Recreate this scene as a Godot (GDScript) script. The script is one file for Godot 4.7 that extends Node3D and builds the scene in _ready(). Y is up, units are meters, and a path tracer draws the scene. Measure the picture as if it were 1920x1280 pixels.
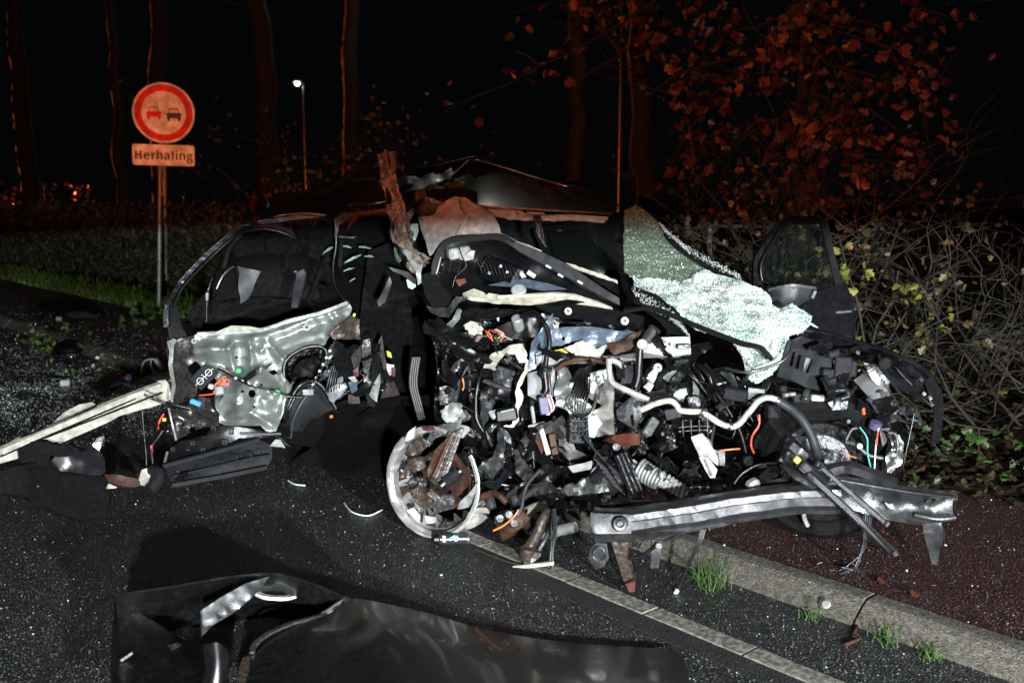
extends Node3D
# A night road: a car torn open by a crash stands across the kerb of a cycle path, lit by the
# headlamps of a fire engine behind the viewer (cut off at lamp height) and by amber beacons.

const EYE := Vector3(0, 1.45, 0)
const FOCAL := 1867.0
const PITCH := 0.1384
var rng := RandomNumberGenerator.new()
var ridge := FastNoiseLite.new()
var soft := FastNoiseLite.new()
var M := {}
var T := {}
var base := Vector3.ZERO          # base of the thing that is being built
var host: Node3D                  # node that receives the next part
var sheet_at := Vector3(0, 0, 1)  # survey sheet in use: origin and scale
var names := {}

# ---------------------------------------------------------------- survey: measured points
func survey(ox: float, oy: float, s: float) -> void:
	sheet_at = Vector3(ox, oy, s)

func W(x: float, y: float, d: float) -> Vector3:
	var v := (640.0 - y) / FOCAL
	var dir := Vector3((x - 960.0) / FOCAL, -sin(PITCH) + v * cos(PITCH), -(cos(PITCH) + v * sin(PITCH)))
	return EYE + dir * (d / -dir.z)

func P(x: float, y: float, d: float) -> Vector3:
	return W(sheet_at.x + x * sheet_at.z, sheet_at.y + y * sheet_at.z, d)

func P3(a: Array) -> PackedVector3Array:
	var r := PackedVector3Array()
	for i in range(0, a.size(), 3):
		r.append(P(a[i], a[i + 1], a[i + 2]))
	return r

# road frame: k metres along the kerb (away), n metres to its verge side
const K0 := Vector3(1.179, 0, -3.277)
const KU := Vector3(-0.651, 0, -0.759)
const KN := Vector3(0.759, 0, -0.651)
func K(k: float, n: float, h: float) -> Vector3:
	return K0 + KU * k + KN * n + Vector3(0, h, 0)

# ---------------------------------------------------------------- objects
func numbered(called: String) -> String:
	var n: int = names.get(called, 0)
	names[called] = n + 1
	return called if n == 0 else "%s_%03d" % [called, n]

func thing(called: String, label: String, category: String, at: Vector3, group := "") -> Node3D:
	var o := Node3D.new()
	o.name = numbered(called)
	add_child(o, true)
	o.position = at
	base = at
	host = o
	tag(o, label, category, group)
	return o

func tag(o: Node3D, label: String, category: String, group := "") -> void:
	o.set_meta("label", label)
	o.set_meta("category", category)
	if group:
		o.set_meta("group", group)

func structure(o: Node3D, label: String, category: String) -> void:
	tag(o, label, category)
	o.set_meta("kind", "structure")

func put(called: String, mesh: Mesh, mat: Material, parent: Node3D = null, label := "") -> MeshInstance3D:
	var o := MeshInstance3D.new()
	o.mesh = mesh
	o.material_override = mat
	var p: Node3D = parent if parent else (host if host else self)
	var key := str(p.get_instance_id()) + called
	var n: int = names.get(key, 0)
	names[key] = n + 1
	o.name = called if n == 0 else "%s_%03d" % [called, n]
	p.add_child(o, true)
	if label:
		o.set_meta("label", label)
	return o

func single(called: String, mesh: Mesh, mat: Material, at: Vector3, label: String, category: String, group := "") -> MeshInstance3D:
	var o := MeshInstance3D.new()
	o.mesh = mesh
	o.material_override = mat
	o.name = numbered(called)
	add_child(o, true)
	o.position = at
	tag(o, label, category, group)
	return o

func build_mesh(v: PackedVector3Array, n: PackedVector3Array, idx: PackedInt32Array) -> ArrayMesh:
	for i in range(0, idx.size(), 3):  # wind every face to agree with its normals
		var q := v[idx[i]]
		if (v[idx[i + 2]] - q).cross(v[idx[i + 1]] - q).dot(n[idx[i]] + n[idx[i + 1]] + n[idx[i + 2]]) < 0:
			var t := idx[i + 1]
			idx[i + 1] = idx[i + 2]
			idx[i + 2] = t
	var a := []
	a.resize(Mesh.ARRAY_MAX)
	a[Mesh.ARRAY_VERTEX] = v
	a[Mesh.ARRAY_NORMAL] = n
	a[Mesh.ARRAY_INDEX] = idx
	var m := ArrayMesh.new()
	m.add_surface_from_arrays(Mesh.PRIMITIVE_TRIANGLES, a)
	return m

func flat_mesh(v: PackedVector3Array, idx: PackedInt32Array) -> ArrayMesh:
	var vv := PackedVector3Array()
	var nn := PackedVector3Array()
	var ii := PackedInt32Array()
	var mid := Vector3.ZERO
	for x in v:
		mid += x / v.size()
	var vol := 0.0
	for i in range(0, idx.size(), 3):
		vol += (v[idx[i]] - mid).dot((v[idx[i + 2]] - mid).cross(v[idx[i + 1]] - mid))
	if vol < 0.0:
		for i in range(0, idx.size(), 3):
			var t := idx[i + 1]
			idx[i + 1] = idx[i + 2]
			idx[i + 2] = t
	for i in range(0, idx.size(), 3):
		var a := v[idx[i]]
		var b := v[idx[i + 1]]
		var c := v[idx[i + 2]]
		var q := (c - a).cross(b - a).normalized()
		for x in [a, b, c]:
			ii.append(vv.size())
			vv.append(x)
			nn.append(q)
	return build_mesh(vv, nn, ii)

# ---------------------------------------------------------------- shapes
const FOLDS := [[Vector3(0.92, 0.28, 0.27), 2.9, 0.34], [Vector3(-0.36, 0.92, 0.12), 4.1, 0.26], [Vector3(0.66, 0.68, -0.3), 2.1, 0.3], [Vector3(0.76, -0.62, 0.2), 6.3, 0.12]]
# sharp folds as in buckled sheet metal: wandering triangle waves in a few directions, strong in places
func creases(p: Vector3) -> float:
	var r := 0.0
	for i in 4:
		var w: float = FOLDS[i][2] * (0.55 + 1.1 * soft.get_noise_3dv(p * 0.5 + Vector3(0, i * 17, 0)))
		var t := p.dot(FOLDS[i][0]) + soft.get_noise_3dv(p * 0.6 + Vector3(i * 11, 0, 0)) * 0.22
		r += (absf(fposmod(t * FOLDS[i][1], 1.0) - 0.5) * 4.0 - 1.0) * w
	return r

# a sheet of metal, plastic or cloth with its measured outline, bent and creased, of real thickness
func sheet(called: String, mat: Material, pts: Array, o := {}) -> MeshInstance3D:
	var step: float = o.get("step", 14.0)
	var jag: float = o.get("jag", 0.0)
	var crumple: float = o.get("crumple", 0.012)
	var shake := 0.0 if o.get("even", false) else 0.3
	var thick: float = o.get("thick", 0.004)
	var s := sheet_at.z
	var org := Vector2(sheet_at.x, sheet_at.y)
	var poly := PackedVector2Array()
	var dep := PackedFloat32Array()
	var count := pts.size() / 3
	for i in count:
		var a := Vector2(pts[i * 3], pts[i * 3 + 1]) * s + org
		var j := (i + 1) % count
		var b := Vector2(pts[j * 3], pts[j * 3 + 1]) * s + org
		var parts := maxi(1, int(round(a.distance_to(b) / step)))
		var across := (b - a).orthogonal().normalized()
		for k in parts:
			var t := float(k) / parts
			poly.append(a.lerp(b, t) + across * (rng.randf_range(-jag, jag) if jag > 0 and (k > 0 or jag > 3) else 0.0))
			dep.append(lerpf(pts[i * 3 + 2], pts[j * 3 + 2], t))
	var holes := []
	for h in o.get("holes", []):
		var hp := PackedVector2Array()
		var cn: int = h.size() / 2
		for i in cn:
			var a := Vector2(h[i * 2], h[i * 2 + 1]) * s + org
			var j := (i + 1) % cn
			var b := Vector2(h[j * 2], h[j * 2 + 1]) * s + org
			var parts := maxi(1, int(round(a.distance_to(b) / (step * 0.7))))
			for k in parts:
				hp.append(a.lerp(b, float(k) / parts))
		holes.append(hp)
	var ctrl := PackedVector3Array()
	for i in poly.size():
		ctrl.append(Vector3(poly[i].x, poly[i].y, dep[i]))
	var inner: Array = o.get("inner", [])
	var flat_in := PackedVector3Array()
	for i in range(0, inner.size(), 3):
		flat_in.append(Vector3(inner[i] * s + org.x, inner[i + 1] * s + org.y, inner[i + 2]))
	var all := PackedVector2Array(poly)
	for hp in holes:
		all.append_array(hp)
	var lo := poly[0]
	var hi := poly[0]
	for q in poly:
		lo = lo.min(q)
		hi = hi.max(q)
	var y := lo.y + step * 0.5
	while y < hi.y:
		var x := lo.x + step * 0.5
		while x < hi.x:
			var q := Vector2(x + rng.randf_range(-1, 1) * shake * step, y + rng.randf_range(-1, 1) * shake * step)
			x += step
			if not Geometry2D.is_point_in_polygon(q, poly):
				continue
			var ok := true
			for hp in holes:
				if Geometry2D.is_point_in_polygon(q, hp):
					ok = false
			var near := 1e9
			for e in all.size() if ok else 0:
				if e >= poly.size() + 4000:
					break
				near = minf(near, q.distance_squared_to(all[e]))
			if ok and near > step * step * 0.2:
				all.append(q)
		y += step
	var tri := Geometry2D.triangulate_delaunay(all)
	var depths := PackedFloat32Array()
	for q in all:
		var ws := 0.0
		var ds := 0.0
		for c in ctrl:
			var w := 1.0 / (pow(Vector2(c.x, c.y).distance_squared_to(q), 1.4) + 2.0)
			ws += w
			ds += w * c.z
		for c in flat_in:
			var w := 5.0 / (pow(Vector2(c.x, c.y).distance_squared_to(q), 1.4) + 2.0)
			ws += w
			ds += w * c.z
		depths.append(ds / ws)
	var fixed := poly.size()
	for round_ in int(o.get("relax", 5)):
		var sum := PackedFloat32Array()
		var cnt := PackedFloat32Array()
		sum.resize(all.size())
		cnt.resize(all.size())
		for i in range(0, tri.size(), 3):
			for k in 3:
				var a := tri[i + k]
				var b := tri[i + (k + 1) % 3]
				sum[a] += depths[b]
				sum[b] += depths[a]
				cnt[a] += 1.0
				cnt[b] += 1.0
		for i in range(fixed, all.size()):
			if cnt[i] > 0.0:
				depths[i] = sum[i] / cnt[i]
	var v := PackedVector3Array()
	var f: float = o.get("freq", 1.0)
	var sd := Vector3(rng.randf(), rng.randf(), rng.randf()) * 50.0
	for j in all.size():
		var q := all[j]
		var p := W(q.x, q.y, depths[j])
		if crumple > 0.0:
			var at := p * f + sd
			p += Vector3(soft.get_noise_3dv(at + Vector3(9, 0, 0)) * 0.4, soft.get_noise_3dv(at + Vector3(0, 9, 0)) * 0.4, ridge.get_noise_3dv(at) * 0.35 + creases(at) * 0.5 + creases(at * 2.7) * 0.2) * crumple
		for rg in o.get("ridges", []):  # pressed beads and folds: [height, width, x, y, x, y, ...]
			var best := 1e9
			for i in range(2, rg.size() - 2, 2):
				var a := Vector2(rg[i], rg[i + 1]) * s + org
				var b := Vector2(rg[i + 2], rg[i + 3]) * s + org
				best = minf(best, q.distance_to(Geometry2D.get_closest_point_to_segment(q, a, b)))
			p += (EYE - p).normalized() * (rg[0] * exp(-pow(best / (rg[1] * s), 2.0)))
		v.append(p - base)
	var idx := PackedInt32Array()
	var edges := {}
	var eye := EYE - base
	for i in range(0, tri.size(), 3):
		var a := tri[i]
		var b := tri[i + 1]
		var c := tri[i + 2]
		var mid := (all[a] + all[b] + all[c]) / 3.0
		if not Geometry2D.is_point_in_polygon(mid, poly):
			continue
		var skip := false
		for hp in holes:
			if Geometry2D.is_point_in_polygon(mid, hp):
				skip = true
		if skip:
			continue
		if (all[b] - all[a]).cross(all[c] - all[a]) < 0:
			var t := b
			b = c
			c = t
		idx.append_array([a, b, c])  # clockwise as seen (y runs down in the survey)
		for e in [[a, b], [b, c], [c, a]]:
			var key := Vector2i(mini(e[0], e[1]), maxi(e[0], e[1]))
			if edges.has(key):
				edges.erase(key)
			else:
				edges[key] = e
	var n := PackedVector3Array()
	n.resize(v.size())
	for i in range(0, idx.size(), 3):
		var q := (v[idx[i + 2]] - v[idx[i]]).cross(v[idx[i + 1]] - v[idx[i]])
		for k in 3:
			n[idx[i + k]] += q
	for i in n.size():
		n[i] = n[i].normalized() if n[i].length() > 1e-9 else Vector3.BACK
	var m := v.size()
	var front := idx.size()
	for i in m:
		v.append(v[i] - n[i] * thick)
		n.append(-n[i])
	for i in range(0, front, 3):
		idx.append_array([idx[i] + m, idx[i + 2] + m, idx[i + 1] + m])
	for key in edges:
		var e: Array = edges[key]
		var k := v.size()
		for q in [v[e[0]], v[e[1]], v[e[1] + m], v[e[0] + m]]:
			v.append(q)
		var en := (v[k + 2] - v[k]).cross(v[k + 1] - v[k]).normalized()
		for q in 4:
			n.append(-en)
		idx.append_array([k, k + 2, k + 1, k, k + 3, k + 2])
	var mesh := flat_mesh(v, idx) if o.get("flat", false) else build_mesh(v, n, idx)
	return put(called, mesh, mat, o.get("parent", null), o.get("label", ""))

# a smooth skin drawn through measured rails, each running from left to right
func loft(called: String, mat: Material, rails: Array, o := {}) -> MeshInstance3D:
	var nu: int = o.get("nu", 40)
	var nv: int = o.get("nv", 18)
	var thick: float = o.get("thick", 0.006)
	var rows := []
	for r in rails:
		var p := smooth_path(P3(r), 12)
		var row := PackedVector3Array()
		for i in nu + 1:
			var f := float(i) / nu * (p.size() - 1)
			var k := mini(int(f), p.size() - 2)
			row.append(p[k].lerp(p[k + 1], f - k))
		rows.append(row)
	var v := PackedVector3Array()
	for i in nu + 1:
		var col := PackedVector3Array()
		for r in rows:
			col.append(r[i])
		var c := smooth_path(col, 12)
		for j in nv + 1:
			var f := float(j) / nv * (c.size() - 1)
			var k := mini(int(f), c.size() - 2)
			var q := c[k].lerp(c[k + 1], f - k)
			var w: float = o.get("wave", 0.0)
			if w > 0.0:
				q += Vector3(0, 0.3, 1) * w * creases(q * o.get("freq", 1.0))
			v.append(q - base)
	var n := PackedVector3Array()
	n.resize(v.size())
	var idx := PackedInt32Array()
	var m := nv + 1
	for i in nu:
		for j in nv:
			var a := i * m + j
			for t in [[a, a + m, a + 1], [a + 1, a + m, a + m + 1]]:
				idx.append_array(t)
				var q := (v[t[2]] - v[t[0]]).cross(v[t[1]] - v[t[0]])
				q = q if q.dot(EYE - base - v[t[0]]) > 0 else -q
				for e in t:
					n[e] += q
	for i in n.size():
		n[i] = n[i].normalized()
	var count := v.size()
	var front := idx.size()
	for i in count:
		v.append(v[i] - n[i] * thick)
		n.append(-n[i])
	for i in front:
		idx.append(idx[i] + count)
	var rim := []
	for i in nu:
		rim.append([i * m, (i + 1) * m])
		rim.append([i * m + nv, (i + 1) * m + nv])
	for j in nv:
		rim.append([j, j + 1])
		rim.append([nu * m + j, nu * m + j + 1])
	for e in rim:
		var k := v.size()
		for q in [v[e[0]], v[e[1]], v[e[1] + count], v[e[0] + count]]:
			v.append(q)
		var en := (v[k + 2] - v[k]).cross(v[k + 1] - v[k]).normalized()
		for q in 4:
			n.append(en)
		idx.append_array([k, k + 1, k + 2, k, k + 2, k + 3])
	return put(called, build_mesh(v, n, idx), mat, o.get("parent", null), o.get("label", ""))

func smooth_path(p: PackedVector3Array, per: int) -> PackedVector3Array:
	if p.size() < 3:
		return p
	var r := PackedVector3Array()
	for i in p.size() - 1:
		var a := p[maxi(i - 1, 0)]
		var d := p[mini(i + 2, p.size() - 1)]
		for k in per:
			r.append(p[i].cubic_interpolate(p[i + 1], a, d, float(k) / per))
	r.append(p[p.size() - 1])
	return r

# a round tube along a path; prof(t) scales its radius
func tube_into(v: PackedVector3Array, n: PackedVector3Array, idx: PackedInt32Array, p: PackedVector3Array, r0: float, r1: float, sides := 8, rib := 0.0) -> void:
	if p.size() < 2:
		return
	var t := (p[1] - p[0]).normalized()
	var side := t.cross(Vector3.UP if absf(t.y) < 0.9 else Vector3.RIGHT).normalized()
	var first := v.size()
	for i in p.size():
		var d := (p[mini(i + 1, p.size() - 1)] - p[maxi(i - 1, 0)])
		if d.length() > 1e-7:
			t = d.normalized()
		side = (side - t * side.dot(t)).normalized()
		var up := t.cross(side)
		var r := lerpf(r0, r1, float(i) / (p.size() - 1))
		if rib > 0.0:
			r *= 1.0 + rib * (1.0 if i % 2 == 0 else -1.0)
		for k in sides:
			var a := TAU * k / sides
			var q := side * cos(a) + up * sin(a)
			v.append(p[i] + q * r)
			n.append(q)
	for i in p.size() - 1:
		for k in sides:
			var a := first + i * sides + k
			var b := first + i * sides + (k + 1) % sides
			idx.append_array([a, b, a + sides, b, b + sides, a + sides])
	for e in [0, p.size() - 1]:
		var c := v.size()
		var q := (p[1] - p[0]).normalized() * -1.0 if e == 0 else (p[p.size() - 1] - p[p.size() - 2]).normalized()
		v.append(p[e])
		n.append(q)
		for k in sides:
			v.append(v[first + e * sides + k])
			n.append(q)
		for k in sides:
			var a := c + 1 + k
			var b := c + 1 + (k + 1) % sides
			if e == 0:
				idx.append_array([c, b, a])
			else:
				idx.append_array([c, a, b])

func tube(called: String, mat: Material, pts: Array, r0: float, o := {}) -> MeshInstance3D:
	return tube_w(called, mat, P3(pts), r0, o)

func tube_w(called: String, mat: Material, p: PackedVector3Array, r0: float, o := {}) -> MeshInstance3D:
	var v := PackedVector3Array()
	var n := PackedVector3Array()
	var idx := PackedInt32Array()
	var q := PackedVector3Array()
	for x in smooth_path(p, o.get("per", 6)):
		q.append(x - base)
	tube_into(v, n, idx, q, r0, o.get("r1", r0), o.get("sides", 10), o.get("rib", 0.0))
	return put(called, build_mesh(v, n, idx), mat, o.get("parent", null), o.get("label", ""))

func spring(called: String, mat: Material, a: Vector3, b: Vector3, r: float, wire: float, turns: float, parent: Node3D = null, r_end := -1.0) -> MeshInstance3D:
	var ax := (b - a).normalized()
	var s := ax.cross(Vector3.UP if absf(ax.y) < 0.9 else Vector3.RIGHT).normalized()
	var u := ax.cross(s)
	var q := PackedVector3Array()
	var steps := int(turns * 14)
	for i in steps + 1:
		var t := float(i) / steps
		var ang := TAU * turns * t
		var rr := lerpf(r, r if r_end < 0 else r_end, t)
		q.append(a.lerp(b, t) + (s * cos(ang) + u * sin(ang)) * rr - base)
	var v := PackedVector3Array()
	var n := PackedVector3Array()
	var idx := PackedInt32Array()
	tube_into(v, n, idx, q, wire, wire, 7)
	return put(called, build_mesh(v, n, idx), mat, parent)

# a block with chamfered edges
func block_mesh(size: Vector3, c: float, xf := Transform3D()) -> ArrayMesh:
	var h := size * 0.5
	c = minf(c, minf(h.x, minf(h.y, h.z)) * 0.9)
	var v := PackedVector3Array()
	var st := PackedInt32Array()
	var at := {}
	for sx in [-1, 1]:
		for sy in [-1, 1]:
			for sz in [-1, 1]:
				for ax in 3:
					var q := Vector3(sx * (h.x - c), sy * (h.y - c), sz * (h.z - c))
					q[ax] = [sx, sy, sz][ax] * h[ax]
					at[[sx, sy, sz, ax]] = v.size()
					v.append(q)
	var quad := func(a, b, cc, d):
		var nrm: Vector3 = (v[cc] - v[a]).cross(v[b] - v[a])
		if nrm.dot(v[a] + v[b] + v[cc] + v[d]) < 0:
			st.append_array([a, cc, b, a, d, cc])
		else:
			st.append_array([a, b, cc, a, cc, d])
	for ax in 3:
		var b := (ax + 1) % 3
		var d := (ax + 2) % 3
		for s in [-1, 1]:
			var k := []
			for e in [[-1, -1], [1, -1], [1, 1], [-1, 1]]:
				var g := [0, 0, 0, ax]
				g[ax] = s
				g[b] = e[0]
				g[d] = e[1]
				k.append(at[g])
			quad.call(k[0], k[1], k[2], k[3])
		for s in [-1, 1]:
			for t in [-1, 1]:
				var k := []
				for e in [[-1, b], [1, b], [1, d], [-1, d]]:
					var g := [0, 0, 0, e[1]]
					g[ax] = e[0]
					g[b] = s
					g[d] = t
					k.append(at[g])
				quad.call(k[0], k[1], k[2], k[3])
	for sx in [-1, 1]:
		for sy in [-1, 1]:
			for sz in [-1, 1]:
				var a: int = at[[sx, sy, sz, 0]]
				var b: int = at[[sx, sy, sz, 1]]
				var d: int = at[[sx, sy, sz, 2]]
				if (v[d] - v[a]).cross(v[b] - v[a]).dot(v[a]) < 0:
					st.append_array([a, d, b])
				else:
					st.append_array([a, b, d])
	for i in v.size():
		v[i] = xf * v[i]
	return flat_mesh(v, st)

func block(called: String, mat: Material, centre: Vector3, size: Vector3, turn := Vector3.ZERO, c := 0.003, parent: Node3D = null, label := "") -> MeshInstance3D:
	var o := put(called, block_mesh(size, c), mat, parent, label)
	o.position = centre - base
	o.rotation_degrees = turn
	return o

# a straight bar between two points: width across, height towards `up`
func bar(called: String, mat: Material, a: Vector3, b: Vector3, w: float, h: float, up := Vector3.UP, c := 0.003, parent: Node3D = null) -> MeshInstance3D:
	var x := (b - a).normalized()
	var z := x.cross(up).normalized()
	var y := z.cross(x)
	var xf := Transform3D(Basis(x, y, z), (a + b) * 0.5 - base)
	return put(called, block_mesh(Vector3(a.distance_to(b), h, w), c, xf), mat, parent)

func aim(axis: Vector3) -> Basis:
	var y := axis.normalized()
	var x := y.cross(Vector3.UP if absf(y.y) < 0.9 else Vector3.RIGHT).normalized()
	return Basis(x, y, x.cross(y))

# a turned shape: profile of (radius, height) along axis; from/to limit the turn
func lathe_mesh(prof: Array, xf: Transform3D, seg := 32, closed := false, a0 := 0.0, a1 := TAU, ragged := 0.0) -> ArrayMesh:
	var v := PackedVector3Array()
	var idx := PackedInt32Array()
	var n := PackedVector3Array()
	var m := prof.size()
	var ring := m if closed else m - 1
	for k in ring:
		var a: Vector2 = prof[k]
		var b: Vector2 = prof[(k + 1) % m]
		var d := (b - a).normalized()
		var nn := Vector2(d.y, -d.x)
		var first := v.size()
		for i in seg + 1:
			var t := a0 + (a1 - a0) * i / seg
			var r := Vector3(cos(t), 0, sin(t))
			var wob := 1.0 + ragged * soft.get_noise_2d(t * 20.0, 3.0)
			v.append(xf * (r * a.x * wob + Vector3(0, a.y, 0)))
			v.append(xf * (r * b.x * wob + Vector3(0, b.y, 0)))
			var q := xf.basis * (r * nn.x + Vector3(0, nn.y, 0))
			n.append(q)
			n.append(q)
		for i in seg:
			var p := first + i * 2
			idx.append_array([p, p + 1, p + 2, p + 1, p + 3, p + 2])
	return build_mesh(v, n, idx)

func lathe(called: String, mat: Material, centre: Vector3, axis: Vector3, prof: Array, o := {}) -> MeshInstance3D:
	var xf := Transform3D(aim(axis), centre - base)
	return put(called, lathe_mesh(prof, xf, o.get("seg", 32), o.get("closed", false), o.get("a0", 0.0), o.get("a1", TAU), o.get("ragged", 0.0)), mat, o.get("parent", null), o.get("label", ""))

func can(called: String, mat: Material, centre: Vector3, axis: Vector3, r: float, l: float, parent: Node3D = null, label := "") -> MeshInstance3D:
	var h := l * 0.5
	var c := minf(r, l) * 0.12
	return lathe(called, mat, centre, axis, [Vector2(0.0001, -h), Vector2(r - c, -h), Vector2(r, -h + c), Vector2(r, h - c), Vector2(r - c, h), Vector2(0.0001, h)], {"seg": 20, "parent": parent, "label": label})

func ring(called: String, mat: Material, centre: Vector3, axis: Vector3, r: float, w: float, parent: Node3D = null) -> MeshInstance3D:
	var prof := []
	for i in 8:
		var a := TAU * i / 8
		prof.append(Vector2(r + w * cos(a), w * sin(a)))
	return lathe(called, mat, centre, axis, prof, {"seg": 28, "closed": true, "parent": parent})

# a section carried along a path: section points are (across, up)
func carry_mesh(p: PackedVector3Array, section: Array, up: Vector3, closed := true, wob := 0.0) -> ArrayMesh:
	var v := PackedVector3Array()
	var idx := PackedInt32Array()
	var m := section.size()
	for i in p.size():
		var t := (p[mini(i + 1, p.size() - 1)] - p[maxi(i - 1, 0)]).normalized()
		var s := t.cross(up).normalized()
		var u := s.cross(t)
		for k in m:
			var q: Vector2 = section[k]
			var x := p[i] + s * q.x + u * q.y
			if wob > 0.0:
				x += Vector3(ridge.get_noise_3dv(x * 2.2), soft.get_noise_3dv(x * 2.2), ridge.get_noise_3dv(x * 2.2 + Vector3.ONE)) * wob
			v.append(x - base)
	for i in p.size() - 1:
		for k in (m if closed else m - 1):
			var a := i * m + k
			var b := i * m + (k + 1) % m
			idx.append_array([a, a + m, b, b, a + m, b + m])
	if closed:
		var poly := PackedVector2Array()
		for q in section:
			poly.append(q)
		var cap := Geometry2D.triangulate_polygon(poly)
		var last := (p.size() - 1) * m
		for i in range(0, cap.size(), 3):
			idx.append_array([cap[i], cap[i + 1], cap[i + 2], last + cap[i], last + cap[i + 2], last + cap[i + 1]])
	return flat_mesh(v, idx)

func carry(called: String, mat: Material, pts: Array, section: Array, o := {}) -> MeshInstance3D:
	var p := smooth_path(P3(pts), o.get("per", 4))
	return put(called, carry_mesh(p, section, o.get("up", Vector3.UP), o.get("closed", true), o.get("wob", 0.0)), mat, o.get("parent", null), o.get("label", ""))

# a flat plate cut from an outline in its own plane (x right, y up, z towards its front)
func plate_mesh(poly: PackedVector2Array, z0: float, z1: float, xf: Transform3D) -> ArrayMesh:
	var v := PackedVector3Array()
	var idx := PackedInt32Array()
	var m := poly.size()
	for z in [z1, z0]:
		for q in poly:
			v.append(xf * Vector3(q.x, q.y, z))
	var tri := Geometry2D.triangulate_polygon(poly)
	for i in range(0, tri.size(), 3):
		var a := tri[i]
		var b := tri[i + 1]
		var c := tri[i + 2]
		if (poly[b] - poly[a]).cross(poly[c] - poly[a]) > 0:
			var t := b
			b = c
			c = t
		idx.append_array([a, b, c, m + a, m + c, m + b])
	var sgn := 0.0
	for i in m:
		sgn += poly[i].cross(poly[(i + 1) % m])
	for i in m:
		var j := (i + 1) % m
		if sgn > 0:
			idx.append_array([i, j, j + m, i, j + m, i + m])
		else:
			idx.append_array([i, j + m, j, i, i + m, j + m])
	return flat_mesh(v, idx)

func scatter(called: String, mesh: Mesh, mat: Material, xfs: Array, tints := []) -> MultiMeshInstance3D:
	var mm := MultiMesh.new()
	mm.transform_format = MultiMesh.TRANSFORM_3D
	mm.use_colors = tints.size() > 0
	mm.mesh = mesh
	mm.instance_count = xfs.size()
	for i in xfs.size():
		mm.set_instance_transform(i, xfs[i])
		if tints.size():
			mm.set_instance_color(i, tints[i])
	var o := MultiMeshInstance3D.new()
	o.multimesh = mm
	o.material_override = mat
	o.name = called
	o.set_meta("kind", "stuff")
	return o

# ---------------------------------------------------------------- materials
func lin(r: float, g: float, b: float) -> Color:
	return Color(r, g, b).linear_to_srgb()

func noise_tex(f: float, kind: int, from: Color, to: Color, seed_: int, oct := 4, size := 512, as_normal := false, bump := 4.0) -> NoiseTexture2D:
	var nz := FastNoiseLite.new()
	nz.noise_type = kind
	nz.frequency = f
	nz.seed = seed_
	nz.fractal_octaves = oct
	if oct <= 1:
		nz.fractal_type = FastNoiseLite.FRACTAL_NONE
	if kind == FastNoiseLite.TYPE_CELLULAR:
		nz.cellular_return_type = FastNoiseLite.RETURN_CELL_VALUE if oct == 0 else FastNoiseLite.RETURN_DISTANCE2_SUB
	var t := NoiseTexture2D.new()
	t.width = size
	t.height = size
	t.seamless = true
	t.noise = nz
	if as_normal:
		t.as_normal_map = true
		t.bump_strength = bump
	else:
		var g := Gradient.new()
		g.set_color(0, from)
		g.set_color(1, to)
		t.color_ramp = g
	return t

func mat(called: String, c: Color, rough: float, metal := 0.0, o := {}) -> StandardMaterial3D:
	var m := StandardMaterial3D.new()
	m.resource_name = called
	m.albedo_color = c
	m.roughness = rough
	m.metallic = metal
	if o.get("grime", true):
		m.albedo_texture = T[o.get("tex", "grime")]
		m.uv1_triplanar = true
		var s: float = o.get("scale", 3.0)
		m.uv1_scale = Vector3(s, s, s)
	if o.has("normal"):
		m.normal_enabled = true
		m.normal_texture = T[o.normal]
		m.normal_scale = o.get("strength", 0.5)
		m.uv1_triplanar = true
	if o.get("world", false):
		m.uv1_world_triplanar = true
	if o.has("coat"):
		m.clearcoat_enabled = true
		m.clearcoat = o.coat
		m.clearcoat_roughness = 0.08
	if o.has("back"):
		m.backlight_enabled = true
		m.backlight = o.back
	if o.get("tint", false):
		m.vertex_color_use_as_albedo = true
	M[called] = m
	return m

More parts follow.
